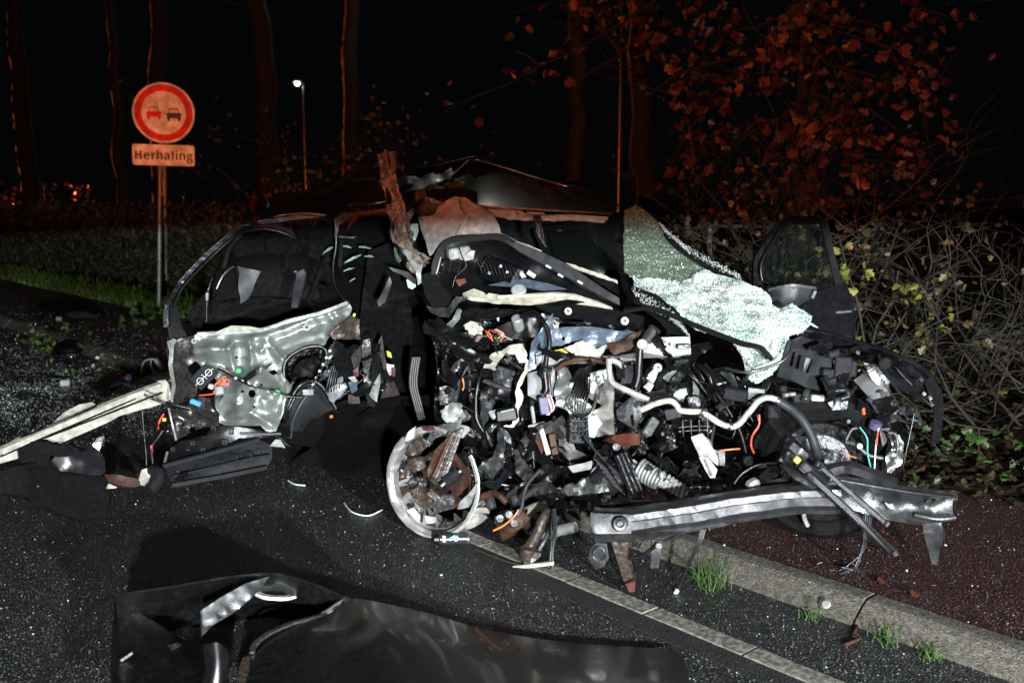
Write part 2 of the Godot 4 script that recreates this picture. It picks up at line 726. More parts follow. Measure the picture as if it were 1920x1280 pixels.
func make_materials() -> void:
	T.grime = noise_tex(0.012, FastNoiseLite.TYPE_SIMPLEX_SMOOTH, Color(0.55, 0.545, 0.54), Color(1, 1, 1), 3, 5)
	T.dust = noise_tex(0.03, FastNoiseLite.TYPE_SIMPLEX_SMOOTH, Color(0.34, 0.335, 0.33), Color(1, 1, 1), 5, 6)
	T.dents = noise_tex(0.02, FastNoiseLite.TYPE_SIMPLEX_SMOOTH, Color.BLACK, Color.WHITE, 7, 4, 512, true, 10.0)
	T.grain = noise_tex(0.16, FastNoiseLite.TYPE_SIMPLEX_SMOOTH, Color.BLACK, Color.WHITE, 8, 3, 512, true, 5.0)
	T.stones = noise_tex(0.085, FastNoiseLite.TYPE_CELLULAR, Color(0.07, 0.071, 0.073), Color(0.185, 0.187, 0.19), 11, 0, 1024)
	T.stones_normal = noise_tex(0.085, FastNoiseLite.TYPE_CELLULAR, Color.BLACK, Color.WHITE, 11, 1, 1024, true, 14.0)
	T.red_stones = noise_tex(0.085, FastNoiseLite.TYPE_CELLULAR, Color(0.1, 0.036, 0.036), Color(0.265, 0.105, 0.1), 12, 0, 1024)
	T.concrete = noise_tex(0.05, FastNoiseLite.TYPE_SIMPLEX_SMOOTH, Color(0.2, 0.185, 0.165), Color(0.74, 0.71, 0.65), 13, 6)
	T.soil = noise_tex(0.04, FastNoiseLite.TYPE_SIMPLEX_SMOOTH, Color(0.06, 0.05, 0.036), Color(0.19, 0.15, 0.11), 14, 6)
	T.bark = noise_tex(0.04, FastNoiseLite.TYPE_SIMPLEX_SMOOTH, Color(0.25, 0.22, 0.19), Color(0.7, 0.64, 0.56), 15, 6)
	T.cracks = noise_tex(0.05, FastNoiseLite.TYPE_CELLULAR, Color(0.95, 1.0, 0.98), Color(0.34, 0.5, 0.42), 16, 2, 1024)
	T.cracks_normal = noise_tex(0.05, FastNoiseLite.TYPE_CELLULAR, Color.BLACK, Color.WHITE, 16, 2, 1024, true, 12.0)
	T.weave = noise_tex(0.12, FastNoiseLite.TYPE_CELLULAR, Color(0.25, 0.24, 0.22), Color(1, 1, 1), 17, 2)
	T.rust = noise_tex(0.03, FastNoiseLite.TYPE_SIMPLEX_SMOOTH, Color(0.5, 0.35, 0.27), Color(0.8, 0.7, 0.63), 18, 6)

	mat("black paint", lin(0.012, 0.012, 0.014), 0.32, 0.0, {"coat": 1.0})
	mat("panel paint", lin(0.013, 0.0135, 0.0145), 0.36, 0.2, {"tex": "dust", "normal": "grain", "strength": 0.08, "scale": 2.0, "coat": 0.35})
	mat("can paint", lin(0.02, 0.02, 0.022), 0.25, 0.0, {"grime": false})
	mat("black plastic", lin(0.006, 0.006, 0.007), 0.3, 0.0, {"normal": "grain", "strength": 0.25, "scale": 5.0})
	mat("matt plastic", lin(0.016, 0.0165, 0.019), 0.62, 0.0, {"normal": "grain", "strength": 0.35, "scale": 6.0})
	mat("grey plastic", lin(0.04, 0.04, 0.043), 0.45)
	mat("inner skin", lin(0.42, 0.455, 0.425), 0.42, 0.65, {"normal": "dents", "strength": 0.04, "scale": 1.0})
	mat("steel", lin(0.42, 0.42, 0.42), 0.32, 0.85, {"tex": "dust", "normal": "dents", "strength": 0.3})
	mat("grey steel", lin(0.16, 0.16, 0.165), 0.38, 0.6, {"tex": "dust", "normal": "dents", "strength": 0.4})
	mat("dark steel", lin(0.035, 0.035, 0.038), 0.32, 0.6, {"tex": "dust", "normal": "dents", "strength": 0.35})
	mat("beam paint", lin(0.1, 0.1, 0.104), 0.32, 0.75, {"normal": "grain", "strength": 0.3, "coat": 0.5})
	mat("silver paint", lin(0.45, 0.46, 0.45), 0.4, 0.4, {"tex": "grime"})
	mat("alloy", lin(0.6, 0.58, 0.55), 0.42, 0.25, {"tex": "grime", "scale": 2.0})
	mat("brown metal", lin(0.12, 0.088, 0.068), 0.45, 0.4, {"tex": "dust", "normal": "dents", "strength": 0.5})
	mat("torn wood brown", lin(0.3, 0.22, 0.165), 0.7, 0.1, {"tex": "dust", "normal": "grain"})
	mat("rust", lin(0.12, 0.075, 0.055), 0.65, 0.2, {"tex": "rust", "normal": "grain"})
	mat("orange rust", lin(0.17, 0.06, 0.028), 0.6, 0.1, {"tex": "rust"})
	mat("cream paint", lin(0.6, 0.57, 0.48), 0.45, 0.0, {"tex": "grime"})
	mat("cream plastic", lin(0.56, 0.53, 0.41), 0.5, 0.0)
	mat("cloth", lin(0.68, 0.63, 0.57), 0.9, 0.0, {"normal": "grain", "strength": 0.2, "back": lin(0.2, 0.18, 0.15)})
	mat("white plastic", lin(0.44, 0.44, 0.43), 0.4, 0.0)
	mat("foil", lin(0.55, 0.55, 0.54), 0.32, 0.7, {"normal": "dents", "strength": 0.8, "scale": 4.0})
	mat("mesh foil", lin(0.5, 0.48, 0.45), 0.45, 0.5, {"tex": "weave", "normal": "grain", "scale": 8.0})
	mat("blue paint", lin(0.16, 0.205, 0.27), 0.34, 0.4, {"normal": "dents", "strength": 0.3})
	mat("felt", lin(0.009, 0.009, 0.009), 0.9, 0.0, {"normal": "grain", "scale": 6.0})
	mat("tyre", lin(0.008, 0.008, 0.008), 0.6, 0.0, {"normal": "grain", "strength": 0.5, "scale": 6.0})
	mat("wet black", lin(0.007, 0.007, 0.0075), 0.24, 0.1, {"normal": "dents", "strength": 1.3, "scale": 3.0, "coat": 0.5})
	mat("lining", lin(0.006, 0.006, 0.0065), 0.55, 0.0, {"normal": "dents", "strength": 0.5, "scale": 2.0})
	mat("jamb", lin(0.07, 0.06, 0.055), 0.3, 0.5, {"tex": "dust", "normal": "dents", "strength": 0.3, "coat": 0.3})
	mat("seat cloth", lin(0.012, 0.012, 0.013), 0.9, 0.0, {"normal": "grain"})
	mat("red trim", lin(0.09, 0.012, 0.02), 0.5, 0.0)
	mat("brown cloth", lin(0.075, 0.05, 0.042), 0.8, 0.0, {"tex": "dust"})
	mat("white wire", lin(0.7, 0.7, 0.68), 0.4, 0.0, {"grime": false})
	mat("red wire", lin(0.55, 0.05, 0.02), 0.4, 0.0, {"grime": false})
	mat("orange wire", lin(0.6, 0.16, 0.04), 0.4, 0.0, {"grime": false})
	mat("blue plastic", lin(0.06, 0.27, 0.6), 0.4, 0.0, {"grime": false})
	mat("green plastic", lin(0.06, 0.45, 0.1), 0.4, 0.0, {"grime": false})
	mat("yellow plastic", lin(0.7, 0.6, 0.05), 0.4, 0.0, {"grime": false})
	mat("teal print", lin(0.05, 0.42, 0.36), 0.4, 0.0, {"grime": false})
	mat("purple plastic", lin(0.1, 0.09, 0.18), 0.4, 0.0)
	mat("pole", lin(0.5, 0.5, 0.5), 0.35, 0.3, {"tex": "dust"})
	mat("sign white", lin(0.8, 0.77, 0.73), 0.48, 0.62, {"scale": 1.0})
	mat("sign red", lin(0.62, 0.02, 0.015), 0.48, 0.62, {"scale": 1.0})
	mat("sign black", lin(0.012, 0.012, 0.012), 0.5, 0.0, {"grime": false})
	mat("bark", lin(0.045, 0.038, 0.031), 0.85, 0.0, {"tex": "bark", "normal": "dents", "strength": 1.6})
	mat("twig", lin(0.095, 0.08, 0.062), 0.8, 0.0, {"tex": "bark"})
	mat("leaf", Color(1, 1, 1), 0.55, 0.0, {"grime": false, "tint": true, "back": Color(0.35, 0.3, 0.1)})
	mat("blade", Color(1, 1, 1), 0.5, 0.0, {"grime": false, "tint": true, "back": Color(0.2, 0.35, 0.1)})
	mat("chips", lin(0.78, 0.79, 0.77), 0.12, 0.0, {"grime": false, "tint": true})
	mat("rubble", Color(1, 1, 1), 0.35, 0.0, {"grime": false, "tint": true})
	var a := mat("asphalt", Color(1, 1, 1), 0.42, 0.0, {"tex": "stones", "scale": 1.0, "normal": "stones_normal", "strength": 1.1, "world": true})
	a.metallic_specular = 0.5
	mat("red asphalt", Color(1, 1, 1), 0.5, 0.0, {"tex": "red_stones", "scale": 1.0, "normal": "stones_normal", "strength": 1.1, "world": true})
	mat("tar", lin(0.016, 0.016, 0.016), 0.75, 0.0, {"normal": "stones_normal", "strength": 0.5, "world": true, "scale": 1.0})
	mat("concrete", lin(0.36, 0.35, 0.33), 0.85, 0.0, {"tex": "concrete", "normal": "stones_normal", "strength": 0.9, "scale": 1.6, "world": true})
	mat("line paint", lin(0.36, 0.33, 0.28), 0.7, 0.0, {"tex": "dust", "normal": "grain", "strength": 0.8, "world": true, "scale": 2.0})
	mat("soil", Color(1, 1, 1), 0.9, 0.0, {"tex": "soil", "normal": "dents", "strength": 1.0, "world": true, "scale": 1.0})
	M["matt plastic"].metallic_specular = 0.3
	for q in ["felt", "lining", "seat cloth", "soil", "tyre"]:
		M[q].metallic_specular = 0.15
	mat("hedge leaf", Color(1, 1, 1), 0.6, 0.0, {"grime": false, "tint": true})
	# crushed laminated glass: a crazed pane that no longer lets a clear view through
	var w := mat("crushed glass", lin(0.6, 0.66, 0.63), 0.4, 0.0, {"tex": "cracks", "normal": "cracks_normal", "strength": 0.8, "scale": 3.2})
	w.backlight_enabled = true
	w.backlight = Color(0.5, 0.6, 0.55)
	var w2 := mat("thin crushed glass", lin(0.24, 0.27, 0.19), 0.4, 0.0, {"tex": "cracks", "normal": "cracks_normal", "strength": 0.8, "scale": 3.2})
	w2.transparency = BaseMaterial3D.TRANSPARENCY_ALPHA
	w2.albedo_color.a = 0.3
	var g := mat("window glass", Color(0.06, 0.08, 0.07, 0.3), 0.06, 0.0, {"grime": false})
	g.transparency = BaseMaterial3D.TRANSPARENCY_ALPHA
	var e := mat("lamp glow", Color(1, 1, 1), 0.3, 0.0, {"grime": false})
	e.emission_enabled = true
	e.emission = Color(1.0, 0.98, 0.94)
	e.emission_energy_multiplier = 6.0
	var f := mat("amber glow", Color(1, 0.5, 0.1), 0.3, 0.0, {"grime": false})
	f.emission_enabled = true
	f.emission = Color(1.0, 0.42, 0.08)
	f.emission_energy_multiplier = 4.0

# ---------------------------------------------------------------- light and lamps
func spot(at: Vector3, pitch: float, yaw: float, angle: float, energy: float, c: Color, size: float) -> void:
	var l := SpotLight3D.new()
	l.name = "headlamp_light"
	add_child(l, true)
	l.position = at
	l.rotation_degrees = Vector3(pitch, yaw, 0)
	l.spot_angle = angle
	l.spot_angle_attenuation = 0.0
	l.spot_range = 90.0
	l.spot_attenuation = 2.0
	l.light_energy = energy
	l.light_color = c
	l.light_size = size
	l.shadow_enabled = true

func omni(at: Vector3, energy: float, c: Color, size: float) -> void:
	var l := OmniLight3D.new()
	l.name = "lamp_light"
	add_child(l, true)
	l.position = at
	l.omni_range = 120.0
	l.omni_attenuation = 2.0
	l.light_energy = energy
	l.light_color = c
	l.light_size = size
	l.shadow_enabled = true

const HEAD_A := Vector3(0.7, 1.37, 3.2)
const HEAD_B := Vector3(3.0, 1.37, 3.2)
const AMBER_NEAR := Vector3(-2.6, 1.72, 7.0)
const AMBER_FAR := Vector3(-23.0, 1.0, -40.0)
const LAMP := Vector3(-0.6, 8.4, -20.0)
const MAST := Vector3(1.9, 6.5, 5.2)

func light_it() -> void:
	var cam := Camera3D.new()
	cam.name = "camera"
	add_child(cam)
	cam.position = EYE
	cam.rotation = Vector3(-PITCH, 0, 0)
	cam.fov = rad_to_deg(2.0 * atan(640.0 / FOCAL))
	cam.near = 0.05
	cam.far = 400.0
	cam.current = true
	var lens := CameraAttributesPhysical.new()
	lens.frustum_focal_length = 35.0
	lens.frustum_focus_distance = 4.55
	lens.exposure_aperture = 2.8
	lens.frustum_near = 0.05
	lens.frustum_far = 400.0
	cam.attributes = lens
	var sm := ProceduralSkyMaterial.new()
	sm.sky_top_color = lin(0.6, 0.75, 1.0)
	sm.sky_horizon_color = lin(0.8, 0.85, 1.0)
	sm.ground_bottom_color = lin(0.1, 0.1, 0.1)
	sm.ground_horizon_color = lin(0.3, 0.3, 0.3)
	var sky := Sky.new()
	sky.sky_material = sm
	var env := Environment.new()
	env.background_mode = Environment.BG_SKY
	env.sky = sky
	env.background_energy_multiplier = 0.0016
	env.tonemap_mode = Environment.TONE_MAPPER_LINEAR
	env.tonemap_exposure = 1.0
	env.sdfgi_enabled = true
	env.ssao_enabled = true
	env.ssil_enabled = true
	var we := WorldEnvironment.new()
	we.name = "world"
	we.environment = env
	add_child(we)
	# dipped headlamps: the beam spreads wide and ends level with the lamp
	spot(HEAD_A, -80.4, 0, 80.0, 130.0, Color(0.95, 0.985, 1.0), 0.09)
	spot(HEAD_B, -80.4, 0, 80.0, 130.0, Color(0.95, 0.985, 1.0), 0.09)
	omni(AMBER_NEAR, 125.0, Color(1.0, 0.52, 0.29), 0.035)
	omni(AMBER_FAR, 800.0, Color(1.0, 0.45, 0.2), 0.12)
	omni(LAMP, 5.0, Color(1.0, 1.0, 0.93), 0.15)
	omni(MAST, 3.0, Color(0.95, 1.0, 0.95), 0.15)

# ---------------------------------------------------------------- ground, road, kerb
func slab(called: String, k0: float, k1: float, n0: float, n1: float, h: float, m: Material, label: String, cat: String) -> void:
	base = Vector3.ZERO
	var v := PackedVector3Array([K(k0, n0, h), K(k1, n0, h), K(k1, n1, h), K(k0, n1, h)])
	var n := PackedVector3Array([Vector3.UP, Vector3.UP, Vector3.UP, Vector3.UP])
	var o := single(called, build_mesh(v, n, PackedInt32Array([0, 1, 2, 0, 2, 3])), m, Vector3.ZERO, label, cat)
	o.set_meta("kind", "structure")

func bumpy(called: String, k0: float, k1: float, n0: float, n1: float, h: float, step: float, amp: float, rise: float, m: Material, label: String, cat: String) -> void:
	var nk := int((k1 - k0) / step)
	var nn := int((n1 - n0) / step)
	var v := PackedVector3Array()
	var n := PackedVector3Array()
	var idx := PackedInt32Array()
	for i in nk + 1:
		for j in nn + 1:
			var p := K(k0 + i * step, n0 + j * step, h)
			p.y += (soft.get_noise_3dv(p * 1.5) * amp + rise * j * step) * minf(1.0, j * 0.5)
			v.append(p)
			n.append(Vector3.ZERO)
	for i in nk:
		for j in nn:
			var a := i * (nn + 1) + j
			for t in [[a, a + 1, a + nn + 1], [a + 1, a + nn + 2, a + nn + 1]]:
				idx.append_array(t)
				var q := (v[t[1]] - v[t[0]]).cross(v[t[2]] - v[t[0]])
				q = q if q.y > 0 else -q
				for e in t:
					n[e] += q
	for i in n.size():
		n[i] = n[i].normalized()
	var o := single(called, build_mesh(v, n, idx), m, Vector3.ZERO, label, cat)
	o.set_meta("kind", "structure")

func build_ground() -> void:
	slab("ground", -60, 120, -90, 90, -0.06, M.soil, "dark soil that runs on under road and verge to the horizon", "ground")
	slab("road", -12, 90, -9.0, 0.02, 0.0, M.asphalt, "wet black asphalt road strewn with broken glass", "road")
	slab("cycle_path", -12, 90, 0.1, 1.72, 0.07, M["red asphalt"], "dark red asphalt cycle path behind the kerb", "path")
	bumpy("verge", -8, 60, 1.72, 8.0, 0.055, 0.25, 0.05, 0.02, M.soil, "muddy verge with fallen leaves beyond the cycle path", "verge")
	bumpy("far_verge", -8, 60, 8.0, 30.0, 0.14, 1.0, 0.15, 0.02, M.soil, "forest floor among the dark trees", "ground")

	# kerb: concrete stones with a bevelled road face, open joints between them
	var kerb := thing("kerb", "grey concrete kerb of bevelled stones between road and cycle path", "kerb", K0)
	kerb.set_meta("kind", "structure")
	var k := -4.0
	var i := 0
	while k < 16.0:
		var l := 1.0
		var lift := rng.randf_range(-0.004, 0.004)
		var h := 0.078 + lift
		var sec := [Vector2(0.0, -0.05), Vector2(0.0, 0.012), Vector2(0.012, 0.022), Vector2(0.05, 0.058 + lift), Vector2(0.075, h - 0.003), Vector2(0.09, h), Vector2(0.145, h), Vector2(0.15, h - 0.006), Vector2(0.15, -0.05)]
		var out := rng.randf_range(-0.006, 0.006)
		var path := PackedVector3Array()
		for q in 9:
			path.append(K(k + 0.007 + (l - 0.014) * q / 8.0, out, 0))
		put("kerb_stone", carry_mesh(path, sec, Vector3.UP, true, 0.004), M.concrete)
		k += l
		i += 1
	# road line: raised worn blocks with a dark tar seam on the road side
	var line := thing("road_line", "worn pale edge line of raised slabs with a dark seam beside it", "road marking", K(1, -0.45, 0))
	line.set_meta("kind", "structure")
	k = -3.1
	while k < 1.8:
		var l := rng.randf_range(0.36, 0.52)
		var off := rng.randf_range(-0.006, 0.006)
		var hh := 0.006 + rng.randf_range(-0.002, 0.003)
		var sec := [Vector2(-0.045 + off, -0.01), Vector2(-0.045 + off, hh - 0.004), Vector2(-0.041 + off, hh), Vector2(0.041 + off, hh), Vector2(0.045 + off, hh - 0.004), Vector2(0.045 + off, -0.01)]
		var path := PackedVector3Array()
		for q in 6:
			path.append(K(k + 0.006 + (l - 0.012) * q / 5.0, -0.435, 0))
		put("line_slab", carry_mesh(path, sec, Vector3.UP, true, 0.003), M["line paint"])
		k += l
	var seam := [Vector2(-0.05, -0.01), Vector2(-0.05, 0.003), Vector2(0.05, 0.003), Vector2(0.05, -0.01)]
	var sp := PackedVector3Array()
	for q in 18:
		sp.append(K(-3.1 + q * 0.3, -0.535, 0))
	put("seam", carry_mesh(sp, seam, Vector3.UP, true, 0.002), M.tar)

	# loose chippings of the road surface near the viewer, and glass crumbs
	var chip := flat_mesh(PackedVector3Array([Vector3(0, 0.5, 0), Vector3(0.6, 0, 0.1), Vector3(0.1, 0, 0.55), Vector3(-0.5, 0, 0.2), Vector3(-0.2, 0, -0.6), Vector3(0, -0.4, 0)]),
		PackedInt32Array([0, 1, 2, 0, 2, 3, 0, 3, 4, 0, 4, 1, 5, 2, 1, 5, 3, 2, 5, 4, 3, 5, 1, 4]))
	var xs := []
	var tints := []
	for q in 70000:
		var kk := rng.randf_range(-2.6, 4.5)
		var nn := rng.randf_range(-3.2, 1.7)
		if nn > -0.02 and nn < 0.17:
			continue
		var s := rng.randf_range(0.004, 0.011)
		var b := Basis.from_euler(Vector3(rng.randf() * TAU, rng.randf() * TAU, rng.randf() * TAU)).scaled(Vector3(s, s * 0.6, s))
		xs.append(Transform3D(b, K(kk, nn, (0.0 if nn < 0 else 0.07) - s * 0.05)))
		var g := rng.randf_range(0.006, 0.032) * (5.0 if rng.randf() < 0.05 else 1.0)
		tints.append(Color(g, g * 0.97, g * 0.9) if nn < 0 else Color(g * 1.1, g * 0.4, g * 0.36))
	var st := scatter("road_chippings", chip, M.rubble, xs, tints)
	add_child(st)
	tag(st, "small loose stones of the wet road surface", "gravel")
	xs = []
	tints = []
	for q in 46000:
		var px := 0.0
		var kk := 0.0
		var nn := 0.0
		if rng.randf() < 0.87:  # thick round the torn-off sill and on the far road
			kk = 4.4 + absf(rng.randfn(0.0, 4.0))
			nn = rng.randfn(-1.4, 1.1)
		else:
			kk = rng.randf_range(-2.6, 6.0)
			nn = rng.randf_range(-3.4, 1.7)
		if nn > 1.7:
			continue
		if nn > -0.02 and nn < 0.17 and rng.randf() < 0.7:
			continue
		if soft.get_noise_3dv(Vector3(kk * 1.3, 7.0, nn * 2.2)) < rng.randf_range(-0.5, 0.35):
			continue
		var s := rng.randf_range(0.0026, 0.0058) * (1.5 if kk > 5.0 else 1.0) * (2.2 if rng.randf() < 0.04 else 1.0)
		var b := Basis.from_euler(Vector3(rng.randf() * TAU, rng.randf() * TAU, rng.randf() * TAU)).scaled(Vector3(s, s * 0.7, s))
		var h := 0.0 if nn < 0 else 0.078
		xs.append(Transform3D(b, K(kk, nn, h + s * 0.3)))
		var g := 0.08 + 0.9 * pow(rng.randf(), 1.5)
		tints.append(Color(g, g * 1.05, g))
	var cr := scatter("glass_crumbs", chip, M.chips, xs, tints)
	add_child(cr)
	tag(cr, "crumbs of broken car glass glittering over the road", "broken glass")

# ---------------------------------------------------------------- plants
func leaf_mesh(lobed: bool) -> ArrayMesh:
	var v := PackedVector3Array([Vector3(0, 0, 0)])
	var pts := [Vector2(0.0, -0.5), Vector2(0.3, -0.3), Vector2(0.5, 0.02), Vector2(0.24, 0.1), Vector2(0.32, 0.38), Vector2(0.0, 0.6), Vector2(-0.32, 0.38), Vector2(-0.24, 0.1), Vector2(-0.5, 0.02), Vector2(-0.3, -0.3)] if lobed else [Vector2(0.0, -0.5), Vector2(0.26, -0.2), Vector2(0.3, 0.1), Vector2(0.0, 0.55), Vector2(-0.3, 0.1), Vector2(-0.26, -0.2)]
	for q in pts:
		v.append(Vector3(q.x, q.y, -0.35 * absf(q.x) + 0.12 * q.y * q.y))
	var idx := PackedInt32Array()
	for i in pts.size():
		idx.append_array([0, 1 + (i + 1) % pts.size(), 1 + i])
	return flat_mesh(v, idx)

func grow(v: PackedVector3Array, n: PackedVector3Array, idx: PackedInt32Array, tips: Array, from: Vector3, dir: Vector3, l: float, r: float, depth: int, wild: float) -> void:
	var p := PackedVector3Array([from])
	var at := from
	var d := dir
	var segs := 4
	for i in segs:
		d = (d + Vector3(rng.randfn(), rng.randfn() * 0.7, rng.randfn()) * wild * 0.35).normalized()
		at += d * l / segs
		p.append(at)
		if depth > 0 and rng.randf() < 0.75:
			var sd := (d + Vector3(rng.randfn(), rng.randfn() * 0.6 + 0.1, rng.randfn()) * 0.9).normalized()
			grow(v, n, idx, tips, at, sd, l * rng.randf_range(0.4, 0.75), r * 0.55, depth - 1, wild)
		if depth <= 1:
			tips.append(at)
	tube_into(v, n, idx, p, r, r * 0.45, 5)

func bush(called: String, label: String, at: Vector3, stems: int, l: float, r: float, leaves: int, leaf_size: float, colours: Array, o := {}) -> void:
	var t := thing(called, label, o.get("cat", "shrub"), at, o.get("group", ""))
	var v := PackedVector3Array()
	var n := PackedVector3Array()
	var idx := PackedInt32Array()
	var tips := []
	var sp: float = o.get("spread", 0.5)
	var lean: Vector3 = o.get("lean", Vector3.ZERO)
	for i in stems:
		var f := Vector3(rng.randfn() * sp * 0.4, 0, rng.randfn() * sp * 0.4)
		grow(v, n, idx, tips, f, (Vector3(rng.randfn() * sp, 1.0, rng.randfn() * sp) + lean).normalized(), l * rng.randf_range(0.6, 1.1), r, o.get("depth", 3), o.get("wild", 0.6))
	put("branches", build_mesh(v, n, idx), M.twig, t)
	if leaves > 0:
		var xs := []
		var tints := []
		for i in leaves:
			var q: Vector3 = tips[rng.randi() % tips.size()] + Vector3(rng.randfn(), rng.randfn(), rng.randfn()) * leaf_size * 1.2
			if q.y < 0.02:
				q.y = 0.03
			var s := leaf_size * rng.randf_range(0.6, 1.3)
			xs.append(Transform3D(Basis.from_euler(Vector3(rng.randf_range(-1.2, 1.2), rng.randf_range(-1.4, 1.4), rng.randf() * TAU)).scaled(Vector3(s, s, s)), q))
			var c: Color = colours[rng.randi() % colours.size()]
			tints.append(c * rng.randf_range(0.6, 1.25))
		t.add_child(scatter("foliage", leaf_mesh(o.get("lobed", true)), M.leaf, xs, tints))

func tree_trunk(label: String, a: Vector3, b: Vector3, r0: float, r1: float, o := {}) -> Node3D:
	var t := thing("tree", label, "tree", Vector3(a.x, 0.1, a.z), o.get("group", ""))
	var p := PackedVector3Array()
	for i in 15:
		var f := i / 14.0
		p.append(a.lerp(b, f) + Vector3(soft.get_noise_2d(f * 6.0, a.x * 7.0), 0, soft.get_noise_2d(f * 6.0, a.z * 9.0)) * o.get("bend", 0.12))
	var v := PackedVector3Array()
	var n := PackedVector3Array()
	var idx := PackedInt32Array()
	var q := PackedVector3Array()
	for x in smooth_path(p, 4):
		q.append(x - base)
	tube_into(v, n, idx, q, r0, r1, 14)
	for i in v.size():
		v[i] += n[i] * (ridge.get_noise_3dv(v[i] * Vector3(9, 1.5, 9)) * 0.15 * r0)
	put("trunk", build_mesh(v, n, idx), M.bark, t)
	return t

func limb(t: Node3D, from: Vector3, to: Vector3, r: float, depth := 3, wild := 0.5) -> Array:
	base = t.position
	var v := PackedVector3Array()
	var n := PackedVector3Array()
	var idx := PackedInt32Array()
	var tips := []
	grow(v, n, idx, tips, from - base, (to - from).normalized(), from.distance_to(to), r, depth, wild)
	put("limb", build_mesh(v, n, idx), M.bark, t)
	return tips

func build_trees() -> void:
	survey(0, 0, 1)
	# trunks left of and behind the sign
	tree_trunk("dark tree trunk at the left edge, orange lit strip low on its side", W(62, 420, 27), W(10, -160, 27.5), 0.24, 0.16)
	tree_trunk("thin tree trunk standing left of the round sign, faint orange edge", W(232, 420, 23), W(196, -160, 23.5), 0.12, 0.09)
	tree_trunk("dim tree trunk rising straight behind the round road sign", W(305, 420, 25), W(290, -160, 25.5), 0.23, 0.18)
	var t := tree_trunk("tall tree trunk left of the distant street lamp with a bright orange edge", W(512, 420, 15), W(478, -160, 15.5), 0.16, 0.11)
	limb(t, W(480, 40, 15.3), W(400, -60, 15.6), 0.04)
	t = tree_trunk("red lit tree trunk standing behind the right end of the car roof", W(1082, 420, 11.5), W(1080, -160, 11.8), 0.085, 0.075, {"bend": 0.06})
	limb(t, W(1090, 150, 11.6), W(1180, 85, 11.4), 0.03, 1)
	t = tree_trunk("grey dark tree trunk behind the autumn leaves above the windscreen", W(1215, 420, 12.5), W(1186, -160, 12.8), 0.13, 0.1)
	limb(t, W(1170, 100, 12.6), W(1060, -40, 12.2), 0.05)
	tree_trunk("black tree trunk deep in the wood behind the car roof", W(660, 420, 24), W(655, -160, 24), 0.2, 0.15)
	# autumn tree whose boughs hang into the picture from the right
	t = tree_trunk("autumn tree with hanging boughs of orange brown leaves above the right shrubs", W(1500, 480, 9.5), W(1530, -220, 9.6), 0.11, 0.08)
	var tips := []
	for q in [[1500, 120, 1180, 60], [1505, 60, 1290, 180], [1500, 200, 1330, 300], [1510, 90, 1480, 250], [1510, 150, 1640, 260], [1515, 30, 1600, 60], [1515, 20, 1760, 40], [1512, -40, 1400, 40], [1512, -60, 1080, 20], [1500, 260, 1400, 360], [1505, 250, 1580, 370], [1512, -20, 1850, -10], [1510, 100, 1700, 160]]:
		tips.append_array(limb(t, W(q[0], q[1], 9.5), W(q[2], q[3], rng.randf_range(8.0, 9.6)), 0.022, 2, 0.5))
	var xs := []
	var tints := []
	var lm := leaf_mesh(true)
	var cols := [Color(0.09, 0.025, 0.008), Color(0.15, 0.045, 0.01), Color(0.06, 0.016, 0.007), Color(0.07, 0.034, 0.01), Color(0.035, 0.011, 0.006)]
	var mats := []
	for c in cols:
		var m := mat("leaf %d" % mats.size(), c.linear_to_srgb(), 0.6, 0.0, {"grime": false, "back": Color(0.4, 0.2, 0.05)})
		mats.append(m)
	var own := 0
	for i in 1000:
		var q: Vector3 = tips[rng.randi() % tips.size()] + Vector3(rng.randfn(), rng.randfn() - 0.6, rng.randfn()) * 0.09
		var s := rng.randf_range(0.05, 0.115)
		var b := Basis.from_euler(Vector3(rng.randf_range(-1.1, 1.1), rng.randf_range(-1.3, 1.3), rng.randf() * TAU)).scaled(Vector3(s, s, s))
		if own < 160 and s > 0.09:
			var o := put("leaf", lm, mats[rng.randi() % mats.size()], t)
			o.transform = Transform3D(b, q)
			own += 1
		else:
			xs.append(Transform3D(b, q))
			var c: Color = cols[rng.randi() % cols.size()]
			tints.append(c * rng.randf_range(0.5, 1.2))
	t.add_child(scatter("crown", lm, M.leaf, xs, tints))

